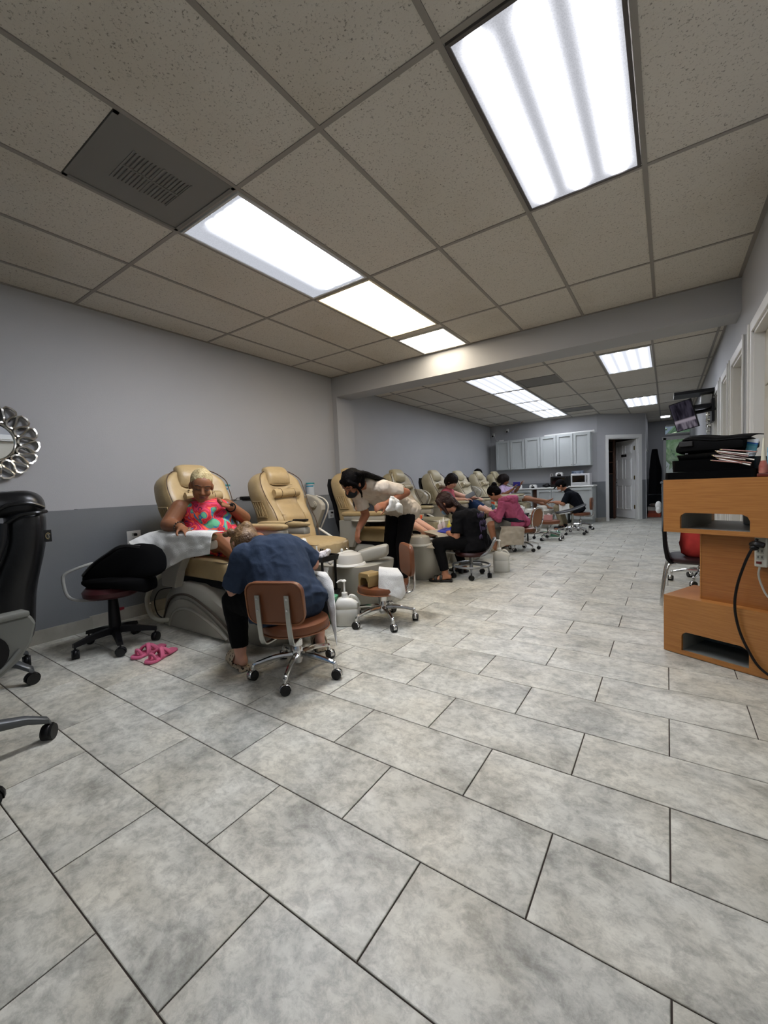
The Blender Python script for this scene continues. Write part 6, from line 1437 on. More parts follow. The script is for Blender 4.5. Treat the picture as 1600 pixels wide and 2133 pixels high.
# --- 1: client in the bright dress, first pedicure chair
def dress_material():
    m = bpy.data.materials.new('bright_swirl_print'); m.use_nodes = True; nt = m.node_tree; N = nt.nodes; L = nt.links; b = N['Principled BSDF']; b.inputs['Roughness'].default_value = 0.75
    tc = N.new('ShaderNodeTexCoord')
    n0 = N.new('ShaderNodeTexNoise'); n0.inputs['Scale'].default_value = 5.5; n0.inputs['Detail'].default_value = 1.5; n0.inputs['Distortion'].default_value = 1.6; L.new(tc.outputs['Object'], n0.inputs['Vector'])
    r = N.new('ShaderNodeValToRGB'); r.color_ramp.interpolation = 'CONSTANT'; e = r.color_ramp.elements
    e[0].position = 0; e[0].color = lin('3f6fb8') + (1,); e[1].position = 0.32; e[1].color = lin('5fae82') + (1,)
    for p_, c_ in ((0.385, '2f6a9a'), (0.41, 'e8603c'), (0.44, 'c81e3c'), (0.50, 'd63a64'), (0.545, '2a1450'), (0.565, 'd8274a'), (0.62, 'f0704a'), (0.655, 'c81e3c'), (0.7, '4f8fd0')): q = e.new(p_); q.color = lin(c_) + (1,)
    L.new(n0.outputs['Fac'], r.inputs[0]); L.new(r.outputs[0], b.inputs['Base Color']); return m
h = Head((-3.12, 1.935, 1.165), (0.80, -0.42, -0.33), (0.25, 0.0, 1), 1.1)
J = dict(P=(-3.27, 2.10, 0.70), C=(-3.29, 2.06, 0.95), N=(-3.24, 2.0, 1.065), SL=(-3.27, 2.25, 0.985), SR=(-3.26, 1.82, 0.995), HL=(-3.24, 2.22, 0.69), HR=(-3.22, 1.96, 0.69),
    ER=(-3.25, 1.71, 0.87), WR=(-3.06, 1.71, 0.85), EL=(-3.26, 2.43, 0.865), WL=(-3.07, 2.15, 0.985), KR=(-2.86, 1.93, 0.715), AR=(-2.50, 1.95, 0.50), KL=(-2.82, 2.22, 0.69), AL=(-2.46, 2.12, 0.50), FR=(0.9, 0, -0.1), FL=(0.9, 0, -0.1), FUR=(0.3, 0, 1), FUL=(0.3, 0, 1))
t, off = person((-3.27, 2.10, 0.60), 'seated woman with cropped blond hair in a bright swirl-print dress, hand at her chin', J, SK_DARK, h, (M_HBLOND, lambda bm, h: (h.ell(bm, (0, -0.018, 0.048), (0.077, 0.092, 0.082)), h.ell(bm, (0, -0.035, 0.02), (0.0765, 0.072, 0.07)))), None, 0, None, wide=1.22, arm_k=1.35, leg_k=1.2, voxel=0.007, hands=dict(R=((0.9, -0.1, -0.18), (0, 0, -1), -1, dict(curl=0.35)), L=((-0.05, -0.9, 0.25), (0.4, 0.2, 0.8), 1, dict(curl=0.9, k=0.95))), feet=True)
DRESS = dress_material()
bm = nb(); JD = dict(J); 
for H_, S_ in ((V(J['HL']), V(J['SL'])), (V(J['HR']), V(J['SR']))):
    Cc = V(J['C']); P = V(J['P'])
    capsule(bm, H_, Cc * 0.62 + S_ * 0.38 - V((0, 0, 0.05)), 0.136, 0.112)
capsule(bm, J['P'], V(J['C']) - V((0, 0, 0.03)), 0.15, 0.125); capsule(bm, (-3.235, 1.93, 0.955), (-3.235, 2.16, 0.955), 0.10, 0.10); capsule(bm, J['HL'], J['HR'], 0.14, 0.14)
for y in (-0.085, 0.085): sph(bm, (-3.19, 2.06 + y, 0.915), 0.088)
sph(bm, (-3.17, 2.08, 0.80), 0.125)
for s_ in ('L', 'R'): limb(bm, [J['H' + s_], V(J['H' + s_]) * 0.45 + V(J['K' + s_]) * 0.55], [0.12, 0.10])
bb(bm, (-3.3, 1.93, 0.57), (-2.85, 2.3, 0.65), 0.02)
remeshed('dress', bm, DRESS, t, 0.008, 3, off, 0.004, 0.09)
M_STRAP = mat('dress_strap_red', 'c2354a', rough=0.7)
for a, b in (((-3.175, 1.945, 1.0), (-3.255, 1.925, 1.065)), ((-3.18, 2.13, 0.99), (-3.26, 2.13, 1.055))): obj('dress_strap', tube(nb(), [a, ((a[0] + b[0]) / 2 + 0.015, a[1], (a[2] + b[2]) / 2 + 0.02), b, (b[0] - 0.09, b[1], b[2] - 0.04)], 0.006, 6), M_STRAP, t, off=off)
h.features(t, off, '5e2b2a')
for x in (-1, 1): obj('earring', sph(sph(nb(), h.p(x * 0.083, 0.0, -0.04), 0.008, u=8, v=6), h.p(x * 0.084, 0.0, -0.054), 0.006, u=8, v=6), mat('gold_bead', 'd8c9a0', rough=0.2, metal=0.8), t, off=off)
bm = nb()
for k in range(14):
    a = 2 * pi * k / 14; dr = (V(J['WR']) - V(J['ER'])).normalized(); x_, y_, _ = basis(dr); sph(bm, V(J['WR']) - dr * 0.03 + (x_ * cos(a) + y_ * sin(a)) * 0.041, 0.0075, u=8, v=6)
obj('bead_bracelet', bm, mat('dark_beads', '2b211c', rough=0.3), t, off=off)['kind'] = 'stuff'
dr = (V(J['WL']) - V(J['EL'])).normalized(); x_, y_, _ = basis(dr); c = V(J['WL']) - dr * 0.03
obj('watch_band', tube(nb(), [c + (x_ * cos(a) + y_ * sin(a)) * 0.039 for a in [2 * pi * k / 16 for k in range(16)]], 0.006, 6, 1, closed=True), M_BLACK, t, off=off)
obj('watch_face', box(nb(), c + V((0.03, -0.02, 0.02)), (0.03, 0.035, 0.03), None, 0.006), M_BLACK, t, off=off)
rw = V(J['WR']) + V((0.12, -0.005, -0.005))
obj('finger_ring', tube(nb(), [rw + V((0.002, 0.011 * cos(a), 0.011 * sin(a) + 0.001)) for a in [2 * pi * k / 12 for k in range(12)]], 0.003, 6, 1, closed=True), mat('silver_ring', 'e8e8e8', rough=0.1, metal=1), t, off=off)
obj('phone_lanyard_clip', sph(nb(), (-3.10, 2.04, 0.985), 0.008), mat('gold_bead', 'd8c9a0'), t, off=off)

# --- 2: worker in the navy shirt, bent forward, back to the camera
h = Head((-2.37, 1.76, 0.745), (-0.62, 0.1, -0.78), (-0.75, 0.35, 0.5), 1.0)
J = dict(P=(-1.86, 1.68, 0.45), C=(-2.03, 1.74, 0.68), N=(-2.22, 1.77, 0.735), SL=(-2.13, 1.58, 0.70), SR=(-2.02, 1.87, 0.71), HL=(-1.91, 1.60, 0.43), HR=(-1.86, 1.76, 0.43),
    EL=(-2.20, 1.55, 0.50), WL=(-2.40, 1.70, 0.51), ER=(-1.98, 1.98, 0.60), WR=(-2.19, 2.03, 0.56), KL=(-2.25, 1.57, 0.42), AL=(-2.20, 1.55, 0.095), KR=(-2.02, 2.10, 0.42), AR=(-1.98, 2.03, 0.10), FL=(-0.75, 0.25, -0.1), FR=(-0.6, 0.5, -0.1))
M_NAVY = cloth('navy_shirt_cloth', '303b4d', var=0.12, vscale=5)
t, off = person((-1.86, 1.68, 0.34), 'worker in a navy T-shirt and black leggings bent forward, back to the camera', J, SK_FAIR, h, (M_HBRN, lambda bm, h: (cap_hair(bm, h, 0.012), h.ell(bm, (0, -0.10, 0.07), (0.04, 0.035, 0.04)), [capsule(bm, h.p(x, 0.02, 0.05), h.p(x * 1.15, 0.0, -0.11), 0.02, 0.012, 8) for x in (-0.07, -0.05, 0.05, 0.07)])), M_NAVY, 0.98, cloth('black_leggings', '0a0a0c'), 1.88, wide=1.24, arm_k=1.35, leg_k=1.15, hands=dict(R=((-0.9, 0.2, -0.1), (0, 0, -1), 1), L=((-0.8, 0.5, 0.1), (0.3, 0.3, -0.8), -1)), hem=0.05, shirt_wr=0.007, g_shirt=0.022)
M_LEO = mat('leopard_print', 'b3a58e', rough=0.6); nt = M_LEO.node_tree; vo = nt.nodes.new('ShaderNodeTexVoronoi'); vo.inputs['Scale'].default_value = 55; tc_ = nt.nodes['Texture Coordinate']; nt.links.new(tc_.outputs['Object'], vo.inputs['Vector'])
rp = nt.nodes.new('ShaderNodeValToRGB'); rp.color_ramp.elements[0].position = 0.28; rp.color_ramp.elements[0].color = lin('1d1a18') + (1,); rp.color_ramp.elements[1].position = 0.4; rp.color_ramp.elements[1].color = lin('b3a58e') + (1,); nt.links.new(vo.outputs['Distance'], rp.inputs[0]); nt.links.new(rp.outputs[0], nt.nodes['Principled BSDF'].inputs['Base Color'])
sole_shoe(t, 'slipper', J['AL'], (-0.75, 0.25, 0), M_LEO, off, strap=((0.03, 0.15, 0.10),)); sole_shoe(t, 'slipper', J['AR'], (-0.6, 0.5, 0), M_LEO, off, strap=((0.03, 0.15, 0.10),))
obj('bun', sph(sph(nb(), (-2.43, 1.70, 0.83), (0.035, 0.03, 0.03)), (-2.46, 1.68, 0.82), (0.03, 0.02, 0.02)), M_HBRN, t, off=off)

# --- 3: standing worker in the beige shirt
h = Head((-2.45, 3.06, 1.135), (-0.15, -0.75, -0.65), (0, -0.6, 0.8), 1.05)
J = dict(P=(-2.42, 3.84, 0.86), C=(-2.42, 3.48, 1.04), N=(-2.43, 3.25, 1.13), SL=(-2.28, 3.33, 1.09), SR=(-2.58, 3.30, 1.05), HL=(-2.33, 3.86, 0.84), HR=(-2.51, 3.86, 0.84),
    EL=(-2.16, 3.55, 1.03), WL=(-2.23, 3.27, 0.93), ER=(-2.54, 3.36, 0.82), WR=(-2.47, 3.14, 0.70), KL=(-2.33, 3.70, 0.46), AL=(-2.33, 3.72, 0.10), KR=(-2.5, 3.72, 0.46), AR=(-2.48, 3.78, 0.10), FL=(0, -1, -0.1), FR=(0, -1, -0.1))
M_BEIGE = cloth('beige_shirt_cloth', 'b9ae9f', var=0.05)
t, off = person((-2.42, 3.75, 0), 'standing worker in a beige T-shirt and black mask leaning over between two pedicure chairs', J, SK_BROWN, h, None, M_BEIGE, 0.75, cloth('black_trousers', '0b0a0c'), 1.95, wide=0.95, arm_k=1.0, hands=dict(R=((0.05, -0.35, -0.93), (0.2, 0.6, 0), -1, dict(curl=0.55)), L=((-0.2, -0.9, -0.2), (-0.7, 0.1, -0.5), 1, dict(curl=0.8))), hem=0.07, shirt_wr=0.01)
bm = nb(); cap_hair(bm, h, 0.014, -0.02)
for k in range(9):
    x = -0.08 + 0.02 * k
    tube(bm, [h.p(x, -0.03, 0.09), h.p(x * 1.1, -0.10, 0.04), V((-2.42 - x * 0.9, 3.30, 1.215 - abs(x) * 0.3)), V((-2.42 - x * 0.7, 3.48, 1.185 - abs(x) * 0.3)), V((-2.42 - x * 0.5, 3.62, 1.13))], [0.028, 0.03, 0.024, 0.016, 0.006], 8, 4)
for x in (-1, 1): tube(bm, [h.p(x * 0.04, 0.07, 0.09), h.p(x * 0.08, 0.04, 0.03), h.p(x * 0.088, 0.03, -0.06), h.p(x * 0.075, 0.05, -0.13)], [0.016, 0.018, 0.013, 0.005], 8, 4)
remeshed('hair', bm, M_HBLK, t, 0.008, 2, off, 0.004, 0.03)
bm = nb(); h.ell(bm, (0, 0.062, -0.05), (0.062, 0.055, 0.048)); remeshed('face_mask', bm, mat('black_mask', '08080a', rough=0.8), t, 0.006, 3, off)
for x in (-1, 1): obj('mask_loop', tube(nb(), [h.p(x * 0.058, 0.06, -0.04), h.p(x * 0.076, 0.03, -0.01), h.p(x * 0.082, 0.0, 0.01)], 0.0022, 5), M_BLACK, t, off=off)
h.features(t, off, '5a3028')
obj('back_print', sheet(nb(), lambda u, v: (-2.27 - 0.09 * u, 3.36 + 0.32 * v, 1.178 + 0.03 * u - 0.12 * v * v - 0.0 * v), 4, 10), mat('faded_print', 'a89c8c', rough=0.9, col2='8a7c6e', vscale=30), t, solid=0.002, off=off) if False else None

# --- 4: client of the third chair, face in hand
h = Head((-3.18, 4.33, 1.10), (0.8, -0.3, -0.5), (0, 0, 1), 1.0)
J = dict(P=(-3.28, 4.36, 0.70), C=(-3.32, 4.36, 0.93), N=(-3.26, 4.35, 1.02), SL=(-3.30, 4.52, 0.96), SR=(-3.28, 4.19, 0.96), HL=(-3.22, 4.45, 0.69), HR=(-3.22, 4.27, 0.69),
    ER=(-3.16, 4.04, 0.845), WR=(-3.10, 4.17, 1.04), EL=(-3.1, 4.62, 0.85), WL=(-2.9, 4.55, 0.83), KR=(-2.72, 4.27, 0.73), AR=(-2.38, 4.30, 0.545), KL=(-2.72, 4.46, 0.72), AL=(-2.36, 4.47, 0.54), FR=(0.85, 0.05, 0.15), FL=(0.85, 0.05, 0.15), FUR=(-0.3, 0, 1), FUL=(-0.3, 0, 1))
t, off = person((-3.28, 4.36, 0.60), 'fair-skinned client in a grey top resting her face on her hand, behind the standing worker', J, SK_PALE, h, (M_HDK, lambda bm, h: cap_hair(bm, h, 0.012)), cloth('charcoal_top_cloth', '33353a'), 0.6, cloth('black_shorts_cloth', '101013'), 0.75, wide=1.1, hands=dict(R=((0.3, 0.35, 0.6), (-0.6, 0.5, 0), -1, dict(curl=0.8)), L=((0.9, -0.2, 0), (0, 0, -1), 1)))
h.features(t, off)

# --- 5: worker in black with the purple print
h = Head((-2.17, 4.46, 0.865), (-0.72, -0.12, -0.68), (-0.4, 0, 0.9), 1.02)
J = dict(P=(-1.84, 4.55, 0.42), C=(-1.88, 4.54, 0.66), N=(-2.02, 4.50, 0.775), SL=(-1.97, 4.36, 0.71), SR=(-1.93, 4.70, 0.71), HL=(-1.86, 4.47, 0.41), HR=(-1.85, 4.64, 0.41),
    EL=(-1.98, 4.30, 0.50), WL=(-2.14, 4.40, 0.535), ER=(-1.98, 4.78, 0.50), WR=(-2.16, 4.58, 0.55), KL=(-2.14, 4.16, 0.43), AL=(-2.06, 4.16, 0.095), KR=(-2.20, 4.72, 0.42), AR=(-2.10, 4.72, 0.095), FL=(-0.9, -0.25, -0.1), FR=(-0.9, 0.1, -0.1))
t, off = person((-1.84, 4.55, 0.31), 'worker with dark red hair in a black shirt with purple print, wearing blue gloves', J, SK_TAN, h, (M_HRED, lambda bm, h: (cap_hair(bm, h, 0.016, -0.02), [tube(bm, [h.p(x, 0.03, 0.09), h.p(x * 1.25, 0.03, 0.0), h.p(x * 1.2, 0.045, -0.13)], [0.03, 0.026, 0.01], 8, 4) for x in (-0.08, -0.06, 0.06, 0.08)], [capsule(bm, h.p(x, -0.08, 0.02), h.p(x * 1.2, -0.09, -0.12), 0.03, 0.02, 8) for x in (-0.05, 0, 0.05)])), cloth('black_shirt_cloth', '0c0c0f'), 0.85, cloth('black_leggings_2', '09090b'), 1.9, wide=1.18, hem=0.08, hands=dict(R=((-0.9, -0.2, 0), (0, 0, -1), 1), L=((-0.9, 0.1, 0.05), (0, 0, -1), -1)), shirt_wr=0.008)
M_GLOVE = mat('blue_nitrile', '3f459c', rough=0.35)
for s_, dv, sd in (('R', (-0.9, -0.2, 0), 1), ('L', (-0.9, 0.1, 0.05), -1)):
    bm = nb(); hand(bm, V(J['W' + s_]) , dv, (0, 0, -1), sd, k=1.14); capsule(bm, V(J['W' + s_]) - V(dv) * 0.05, V(J['W' + s_]), 0.036, 0.034); remeshed('glove', bm, M_GLOVE, t, 0.006, 2, off)
bm = nb(); h.ell(bm, (0, 0.062, -0.055), (0.06, 0.05, 0.045)); remeshed('face_mask', bm, mat('pale_blue_mask', '7fa3bd', rough=0.8), t, 0.006, 3, off)
for k in range(5):   # purple figure print down the back of the shirt
    z = 0.72 - 0.075 * k; x = -1.765 + 0.005 * k
    bm = nb(); rnd = random.Random(k)
    for q in range(9): sph(bm, (x + 0.012 + 0.02 * sin(k), 4.40 + 0.022 * q, z + rnd.uniform(-0.02, 0.02)), (0.006, 0.012, rnd.uniform(0.015, 0.03)), u=8, v=5)
    obj('purple_print', bm, mat('purple_ink', '3f3252', rough=0.8), t, off=off)['kind'] = 'stuff'
M_SAND = mat('dark_sandal', '15110e', rough=0.5)
sole_shoe(t, 'sandal', J['AL'], (-0.9, -0.25, 0), M_SAND, off, strap=((0.03, 0.06, 0.085), (0.09, 0.125, 0.07))); sole_shoe(t, 'sandal', J['AR'], (-0.9, 0.1, 0), M_SAND, off, strap=((0.03, 0.06, 0.085), (0.09, 0.125, 0.07)))

# --- 6: dark-haired client with the bare shoulder
h = Head((-3.12, 6.68, 1.14), (0.85, -0.15, -0.5), (0, 0, 1), 1.0)
J = dict(P=(-3.25, 6.78, 0.70), C=(-3.26, 6.74, 0.92), N=(-3.2, 6.71, 1.02), SL=(-3.25, 6.90, 0.95), SR=(-3.2, 6.56, 0.95), HL=(-3.2, 6.87, 0.69), HR=(-3.2, 6.69, 0.69),
    ER=(-3.08, 6.44, 0.83), WR=(-2.82, 6.5, 0.83), EL=(-3.0, 7.08, 0.83), WL=(-2.8, 6.95, 0.83), KR=(-2.76, 6.69, 0.74), AR=(-2.42, 6.62, 0.60), KL=(-2.76, 6.88, 0.73), AL=(-2.40, 6.80, 0.56), FR=(0.9, -0.05, 0.1), FL=(0.9, -0.05, 0.1), FUR=(-0.2, 0, 1), FUL=(-0.2, 0, 1))
t, off = person((-3.25, 6.78, 0.60), 'dark-haired client in a pink off-shoulder top looking down in her pedicure chair', J, SK_PALE, h, (M_HDK, lambda bm, h: (cap_hair(bm, h, 0.022, -0.02), h.ell(bm, (0, -0.09, -0.02), (0.07, 0.06, 0.09)), h.ell(bm, (-0.04, -0.08, -0.09), (0.05, 0.05, 0.06)))), cloth('pink_top_cloth', 'a8545c'), 0, cloth('dark_jeans', '1c2c48'), 1.4, voxel=0.011, hands=dict(R=((0.9, 0.2, 0), (0, 0, -1), -1), L=((0.9, -0.3, 0), (0, 0, -1), 1)), g_shirt=0.006)
h.features(t, off)

# --- 7: worker in the pink hooded jacket
h = Head((-2.27, 6.42, 0.915), (-0.7, -0.05, -0.72), (-0.6, 0, 0.8), 1.0)
J = dict(P=(-1.95, 6.60, 0.45), C=(-2.03, 6.52, 0.68), N=(-2.16, 6.46, 0.80), SL=(-2.12, 6.34, 0.745), SR=(-2.06, 6.66, 0.74), HL=(-1.98, 6.50, 0.44), HR=(-1.93, 6.68, 0.44),
    EL=(-2.16, 6.26, 0.52), WL=(-2.34, 6.42, 0.60), ER=(-2.16, 6.76, 0.55), WR=(-2.36, 6.58, 0.62), KL=(-2.32, 6.36, 0.42), AL=(-2.25, 6.34, 0.09), KR=(-2.32, 6.72, 0.42), AR=(-2.22, 6.74, 0.09), FL=(-0.5, -0.7, -0.15), FR=(-0.9, 0, -0.1))
M_PINKJ = cloth('pink_jacket_cloth', 'a2506c')
t, off = person((-1.95, 6.60, 0.36), 'worker in a pink hooded jacket and grey skirt with a dark hair bun', J, SK_TAN, h, (M_HBLK, lambda bm, h: (cap_hair(bm, h, 0.012), h.ell(bm, (0, -0.10, 0.10), (0.045, 0.045, 0.045)))), M_PINKJ, 1.85, cloth('grey_skirt_cloth', '6e6d68'), 0.85, wide=1.06, voxel=0.010, hem=0.07, hands=dict(R=((-0.8, -0.3, 0), (0, 0, -1), 1), L=((-0.8, 0.3, 0.1), (0, 0, -1), -1)), shirt_wr=0.012)
bm = nb(); tube(bm, [(-2.17, 6.32, 0.80), (-2.06, 6.36, 0.835), (-1.98, 6.52, 0.825), (-2.05, 6.66, 0.83), (-2.17, 6.64, 0.80)], [0.03, 0.045, 0.055, 0.045, 0.03], 10, 4); sph(bm, (-2.02, 6.5, 0.79), (0.09, 0.12, 0.07)); remeshed('hood', bm, M_PINKJ, t, 0.008, 3, off, 0.008, 0.06)
sole_shoe(t, 'flat_sandal', J['AL'], (-0.5, -0.7, 0), mat('pale_sole', 'b5aa98', rough=0.6), off, strap=((0.06, 0.09, 0.06),))
obj('apron_band', loft(nb(), [ring(V((-1.97, 6.59, 0.47)) + V((-0.05, -0.02, 0.03)) * f, (1, 0, 0), (0, 1, 0), 0.14 + 0.01 * f, 0.215, 24, 0.8) for f in (0, 1, 2)]), cloth('dark_apron', '20232c'), t, off=off)

# --- 8: client in lavender far back
h = Head((-3.26, 9.96, 1.135), (0.9, 0.1, -0.25), (0, 0, 1), 1.0)
J = dict(P=(-3.28, 10.02, 0.70), C=(-3.33, 10.0, 0.90), N=(-3.3, 9.98, 1.0), SL=(-3.32, 10.17, 0.93), SR=(-3.3, 9.80, 0.93), HL=(-3.2, 10.12, 0.69), HR=(-3.2, 9.93, 0.69),
    ER=(-3.2, 9.68, 0.78), WR=(-2.98, 9.72, 0.92), EL=(-3.1, 10.3, 0.85), WL=(-2.93, 10.1, 1.0), KR=(-2.74, 9.93, 0.68), AR=(-2.32, 9.95, 0.62), KL=(-2.72, 10.12, 0.68), AL=(-2.34, 10.12, 0.5), FR=(0.75, 0, 0.55), FL=(0.9, 0, 0), FUR=(-0.6, 0, 1))
t, off = person((-3.28, 10.02, 0.60), 'client with big curly dark hair and lavender top holding up a phone, leg stretched out', J, SK_DARK, h, (M_HDK, lambda bm, h: (cap_hair(bm, h, 0.03), h.ell(bm, (0, -0.07, 0.0), (0.13, 0.11, 0.14)), h.ell(bm, (-0.05, -0.06, -0.08), (0.09, 0.08, 0.09)))), cloth('lavender_top_cloth', 'a390aa'), 0.8, cloth('white_shorts_cloth', 'c9c6c0'), 0.8, voxel=0.012, hands=dict(R=((0.5, 0.1, 0.8), (0.3, 0, -0.5), -1), L=((0.5, -0.1, 0.8), (0.3, 0, -0.5), 1)))
h.features(t, off)

# --- 9: worker in the black cap
h = Head((-1.92, 9.68, 0.955), (-0.78, -0.12, -0.55), (-0.3, 0, 0.95), 1.0)
J = dict(P=(-1.57, 9.75, 0.47), C=(-1.66, 9.72, 0.70), N=(-1.80, 9.70, 0.84), SL=(-1.76, 9.56, 0.76), SR=(-1.74, 9.88, 0.76), HL=(-1.6, 9.67, 0.46), HR=(-1.6, 9.84, 0.46),
    EL=(-1.84, 9.46, 0.57), WL=(-2.06, 9.62, 0.60), ER=(-1.85, 9.93, 0.57), WR=(-2.08, 9.82, 0.60), KL=(-2.0, 9.58, 0.49), AL=(-1.90, 9.58, 0.09), KR=(-2.0, 9.9, 0.49), AR=(-1.88, 9.92, 0.09), FL=(-1, 0, -0.1), FR=(-1, 0, -0.1))
t, off = person((-1.57, 9.75, 0.37), 'worker in a black shirt, black cap and khaki trousers at the far end', J, SK_TAN, h, (M_HBLK, lambda bm, h: cap_hair(bm, h, 0.01)), cloth('black_polo_cloth', '0b0e14'), 0.9, cloth('khaki_cloth', '877c64'), 1.97, voxel=0.011, hem=0.08, hands=dict(R=((-0.9, 0, 0), (0, 0, -1), 1), L=((-0.9, 0.2, 0), (0, 0, -1), -1)), shirt_wr=0.006)
bm = nb(); h.ell(bm, (0, -0.01, 0.06), (0.09, 0.105, 0.085)); capsule(bm, h.p(-0.04, 0.08, 0.055), h.p(-0.03, 0.15, 0.035), 0.014, 0.01, 8); capsule(bm, h.p(0.04, 0.08, 0.055), h.p(0.03, 0.15, 0.035), 0.014, 0.01, 8); capsule(bm, h.p(0, 0.08, 0.06), h.p(0, 0.16, 0.035), 0.014, 0.01, 8); remeshed('cap', bm, cloth('black_cap_cloth', '0a0a0c'), t, 0.007, 2, off)
bm = nb(); h.ell(bm, (0, 0.066, -0.06), (0.05, 0.045, 0.04)); remeshed('face_mask', bm, mat('white_mask', 'c9cbcd', rough=0.8), t, 0.007, 2, off)
for a in ('AL', 'AR'):
    bm = nb(); A = V(J[a]); capsule(bm, A - V((0, 0, 0.03)), A - V((0.0, 0, 0.05)), 0.05, 0.045); capsule(bm, A + V((0.02, 0, -0.05)), A + V((-0.13, 0, -0.055)), 0.042, 0.036); remeshed('shoe', bm, M_BLACK, t, 0.01, 3, off)

# --- 10: person half hidden behind the seventh chair, only dark hair shows
h = Head((-3.72, 9.44, 1.30), (0.6, 0.6, -0.3), (0, 0, 1), 1.0)
J = dict(P=(-3.72, 9.44, 0.72), C=(-3.73, 9.43, 1.0), N=(-3.73, 9.43, 1.15), SL=(-3.82, 9.56, 1.07), SR=(-3.64, 9.30, 1.07), HL=(-3.78, 9.5, 0.72), HR=(-3.67, 9.38, 0.72),
    EL=(-3.82, 9.6, 0.85), WL=(-3.7, 9.66, 0.75), ER=(-3.6, 9.3, 0.85), WR=(-3.55, 9.45, 0.75), KL=(-3.74, 9.55, 0.4), AL=(-3.78, 9.5, 0.09), KR=(-3.64, 9.42, 0.4), AR=(-3.68, 9.38, 0.09), FL=(0.7, 0.7, -0.1), FR=(0.7, 0.7, -0.1))
person((-3.72, 9.44, 0), 'person behind the seventh pedicure chair, only the top of the dark hair showing', J, SK_TAN, h, (M_HBLK, lambda bm, h: cap_hair(bm, h, 0.012)), cloth('dark_top_cloth', '1c1c22'), 0.8, MATS['black_trousers'], 1.9, voxel=0.014)
# ================================================================ towels, bottles and small things
M_TOWEL = mat('white_terry', 'd6d5d0', rough=0.95, bump=0.5, bscale=220, sheen=0.2, spec=0.1)
M_TOWEL2 = mat('dull_terry', 'a89f90', rough=0.95, bump=0.5, bscale=200, spec=0.1)
def lerp(tab, t):
    for (a, va), (b, vb) in zip(tab, tab[1:]):
        if t <= b: f = (t - a) / (b - a); return V(va).lerp(V(vb), f)
    return V(tab[-1][1])
def towel(name, rows, m, label, cat='towel', th=0.007, nu=26, nv=24, wr=0.006, group=None, fold=0.0):
    """rows: list of (v, [(u, point)...]); bilinear between rows"""
    def f(u, v):
        for (v0, r0), (v1, r1) in zip(rows, rows[1:]):
            if v <= v1 + 1e-9:
                p = lerp(r0, u).lerp(lerp(r1, u), (v - v0) / (v1 - v0)); break
        k = noise.noise(p * 14) * wr + noise.noise(p * 31) * wr * 0.4
        return p + V((k, -k, k * 0.5)) + V((0.7, -0.7, 0)) * fold * sin(u * 16) * v
    o = obj(name, sheet(nb(), f, nu, nv), m, solid=th, sub=1)
    return tag(o, label, cat, group)
towel('towel', [(0, [(0, (-3.40, 1.81, 0.812)), (1, (-2.66, 1.81, 0.822))]), (0.28, [(0, (-3.40, 1.70, 0.822)), (1, (-2.63, 1.69, 0.826))]),
    (0.38, [(0, (-3.40, 1.62, 0.81)), (0.4, (-3.15, 1.655, 0.80)), (1, (-2.61, 1.67, 0.80))]), (1, [(0, (-3.40, 1.47, 0.765)), (0.25, (-3.30, 1.52, 0.65)), (0.42, (-3.17, 1.60, 0.525)), (0.7, (-2.93, 1.64, 0.63)), (1, (-2.62, 1.655, 0.68))])], M_TOWEL, fold=0.012, wr=0.012, label='large white towel draped over the arm of the chair with the bright-dressed woman')
towel('towel', [(0, [(0, (-1.93, 2.70, 0.45)), (1, (-1.80, 2.78, 0.43))]), (0.3, [(0, (-1.865, 2.60, 0.455)), (1, (-1.73, 2.69, 0.44))]), (0.4, [(0, (-1.85, 2.575, 0.42)), (1, (-1.68, 2.66, 0.41))]), (1, [(0, (-1.845, 2.56, 0.315)), (0.5, (-1.76, 2.57, 0.265)), (0.85, (-1.68, 2.63, 0.225)), (1, (-1.665, 2.67, 0.27))])], M_TOWEL, 'white towel hanging over the seat of the empty brown stool')
towel('towel', [(0, [(0, (-2.19, 3.30, 1.00)), (1, (-2.19, 3.42, 0.95))]), (0.5, [(0, (-2.15, 3.21, 0.93)), (1, (-2.13, 3.40, 0.90))]), (1, [(0, (-2.18, 3.20, 0.87)), (0.5, (-2.15, 3.32, 0.865)), (1, (-2.16, 3.46, 0.83))])], M_TOWEL, 'white towel bunched in the hands of the standing worker in the beige shirt', wr=0.03, th=0.03)
towel('towel', [(0, [(0, (-2.36, 4.22, 0.555)), (1, (-2.36, 4.56, 0.545))]), (0.55, [(0, (-2.16, 4.20, 0.515)), (1, (-2.08, 4.56, 0.50))]), (0.65, [(0, (-2.13, 4.15, 0.49)), (1, (-2.06, 4.54, 0.49))]), (1, [(0, (-2.24, 4.04, 0.385)), (0.4, (-2.14, 4.1, 0.38)), (1, (-2.04, 4.5, 0.46))])], M_TOWEL2, 'cream towel under the feet of the client behind the standing worker', wr=0.01, th=0.012)
towel('towel', [(0, [(0, (-2.15, 6.30, 0.405)), (1, (-1.92, 6.42, 0.40))]), (0.25, [(0, (-2.10, 6.20, 0.395)), (1, (-1.80, 6.40, 0.385))]), (1, [(0, (-2.16, 6.12, 0.05)), (0.4, (-2.02, 6.17, 0.13)), (0.55, (-1.99, 6.19, 0.13)), (1, (-1.81, 6.36, 0.12))])], M_TOWEL2, 'cream towel hanging from the seat under the worker in the pink jacket', wr=0.012)
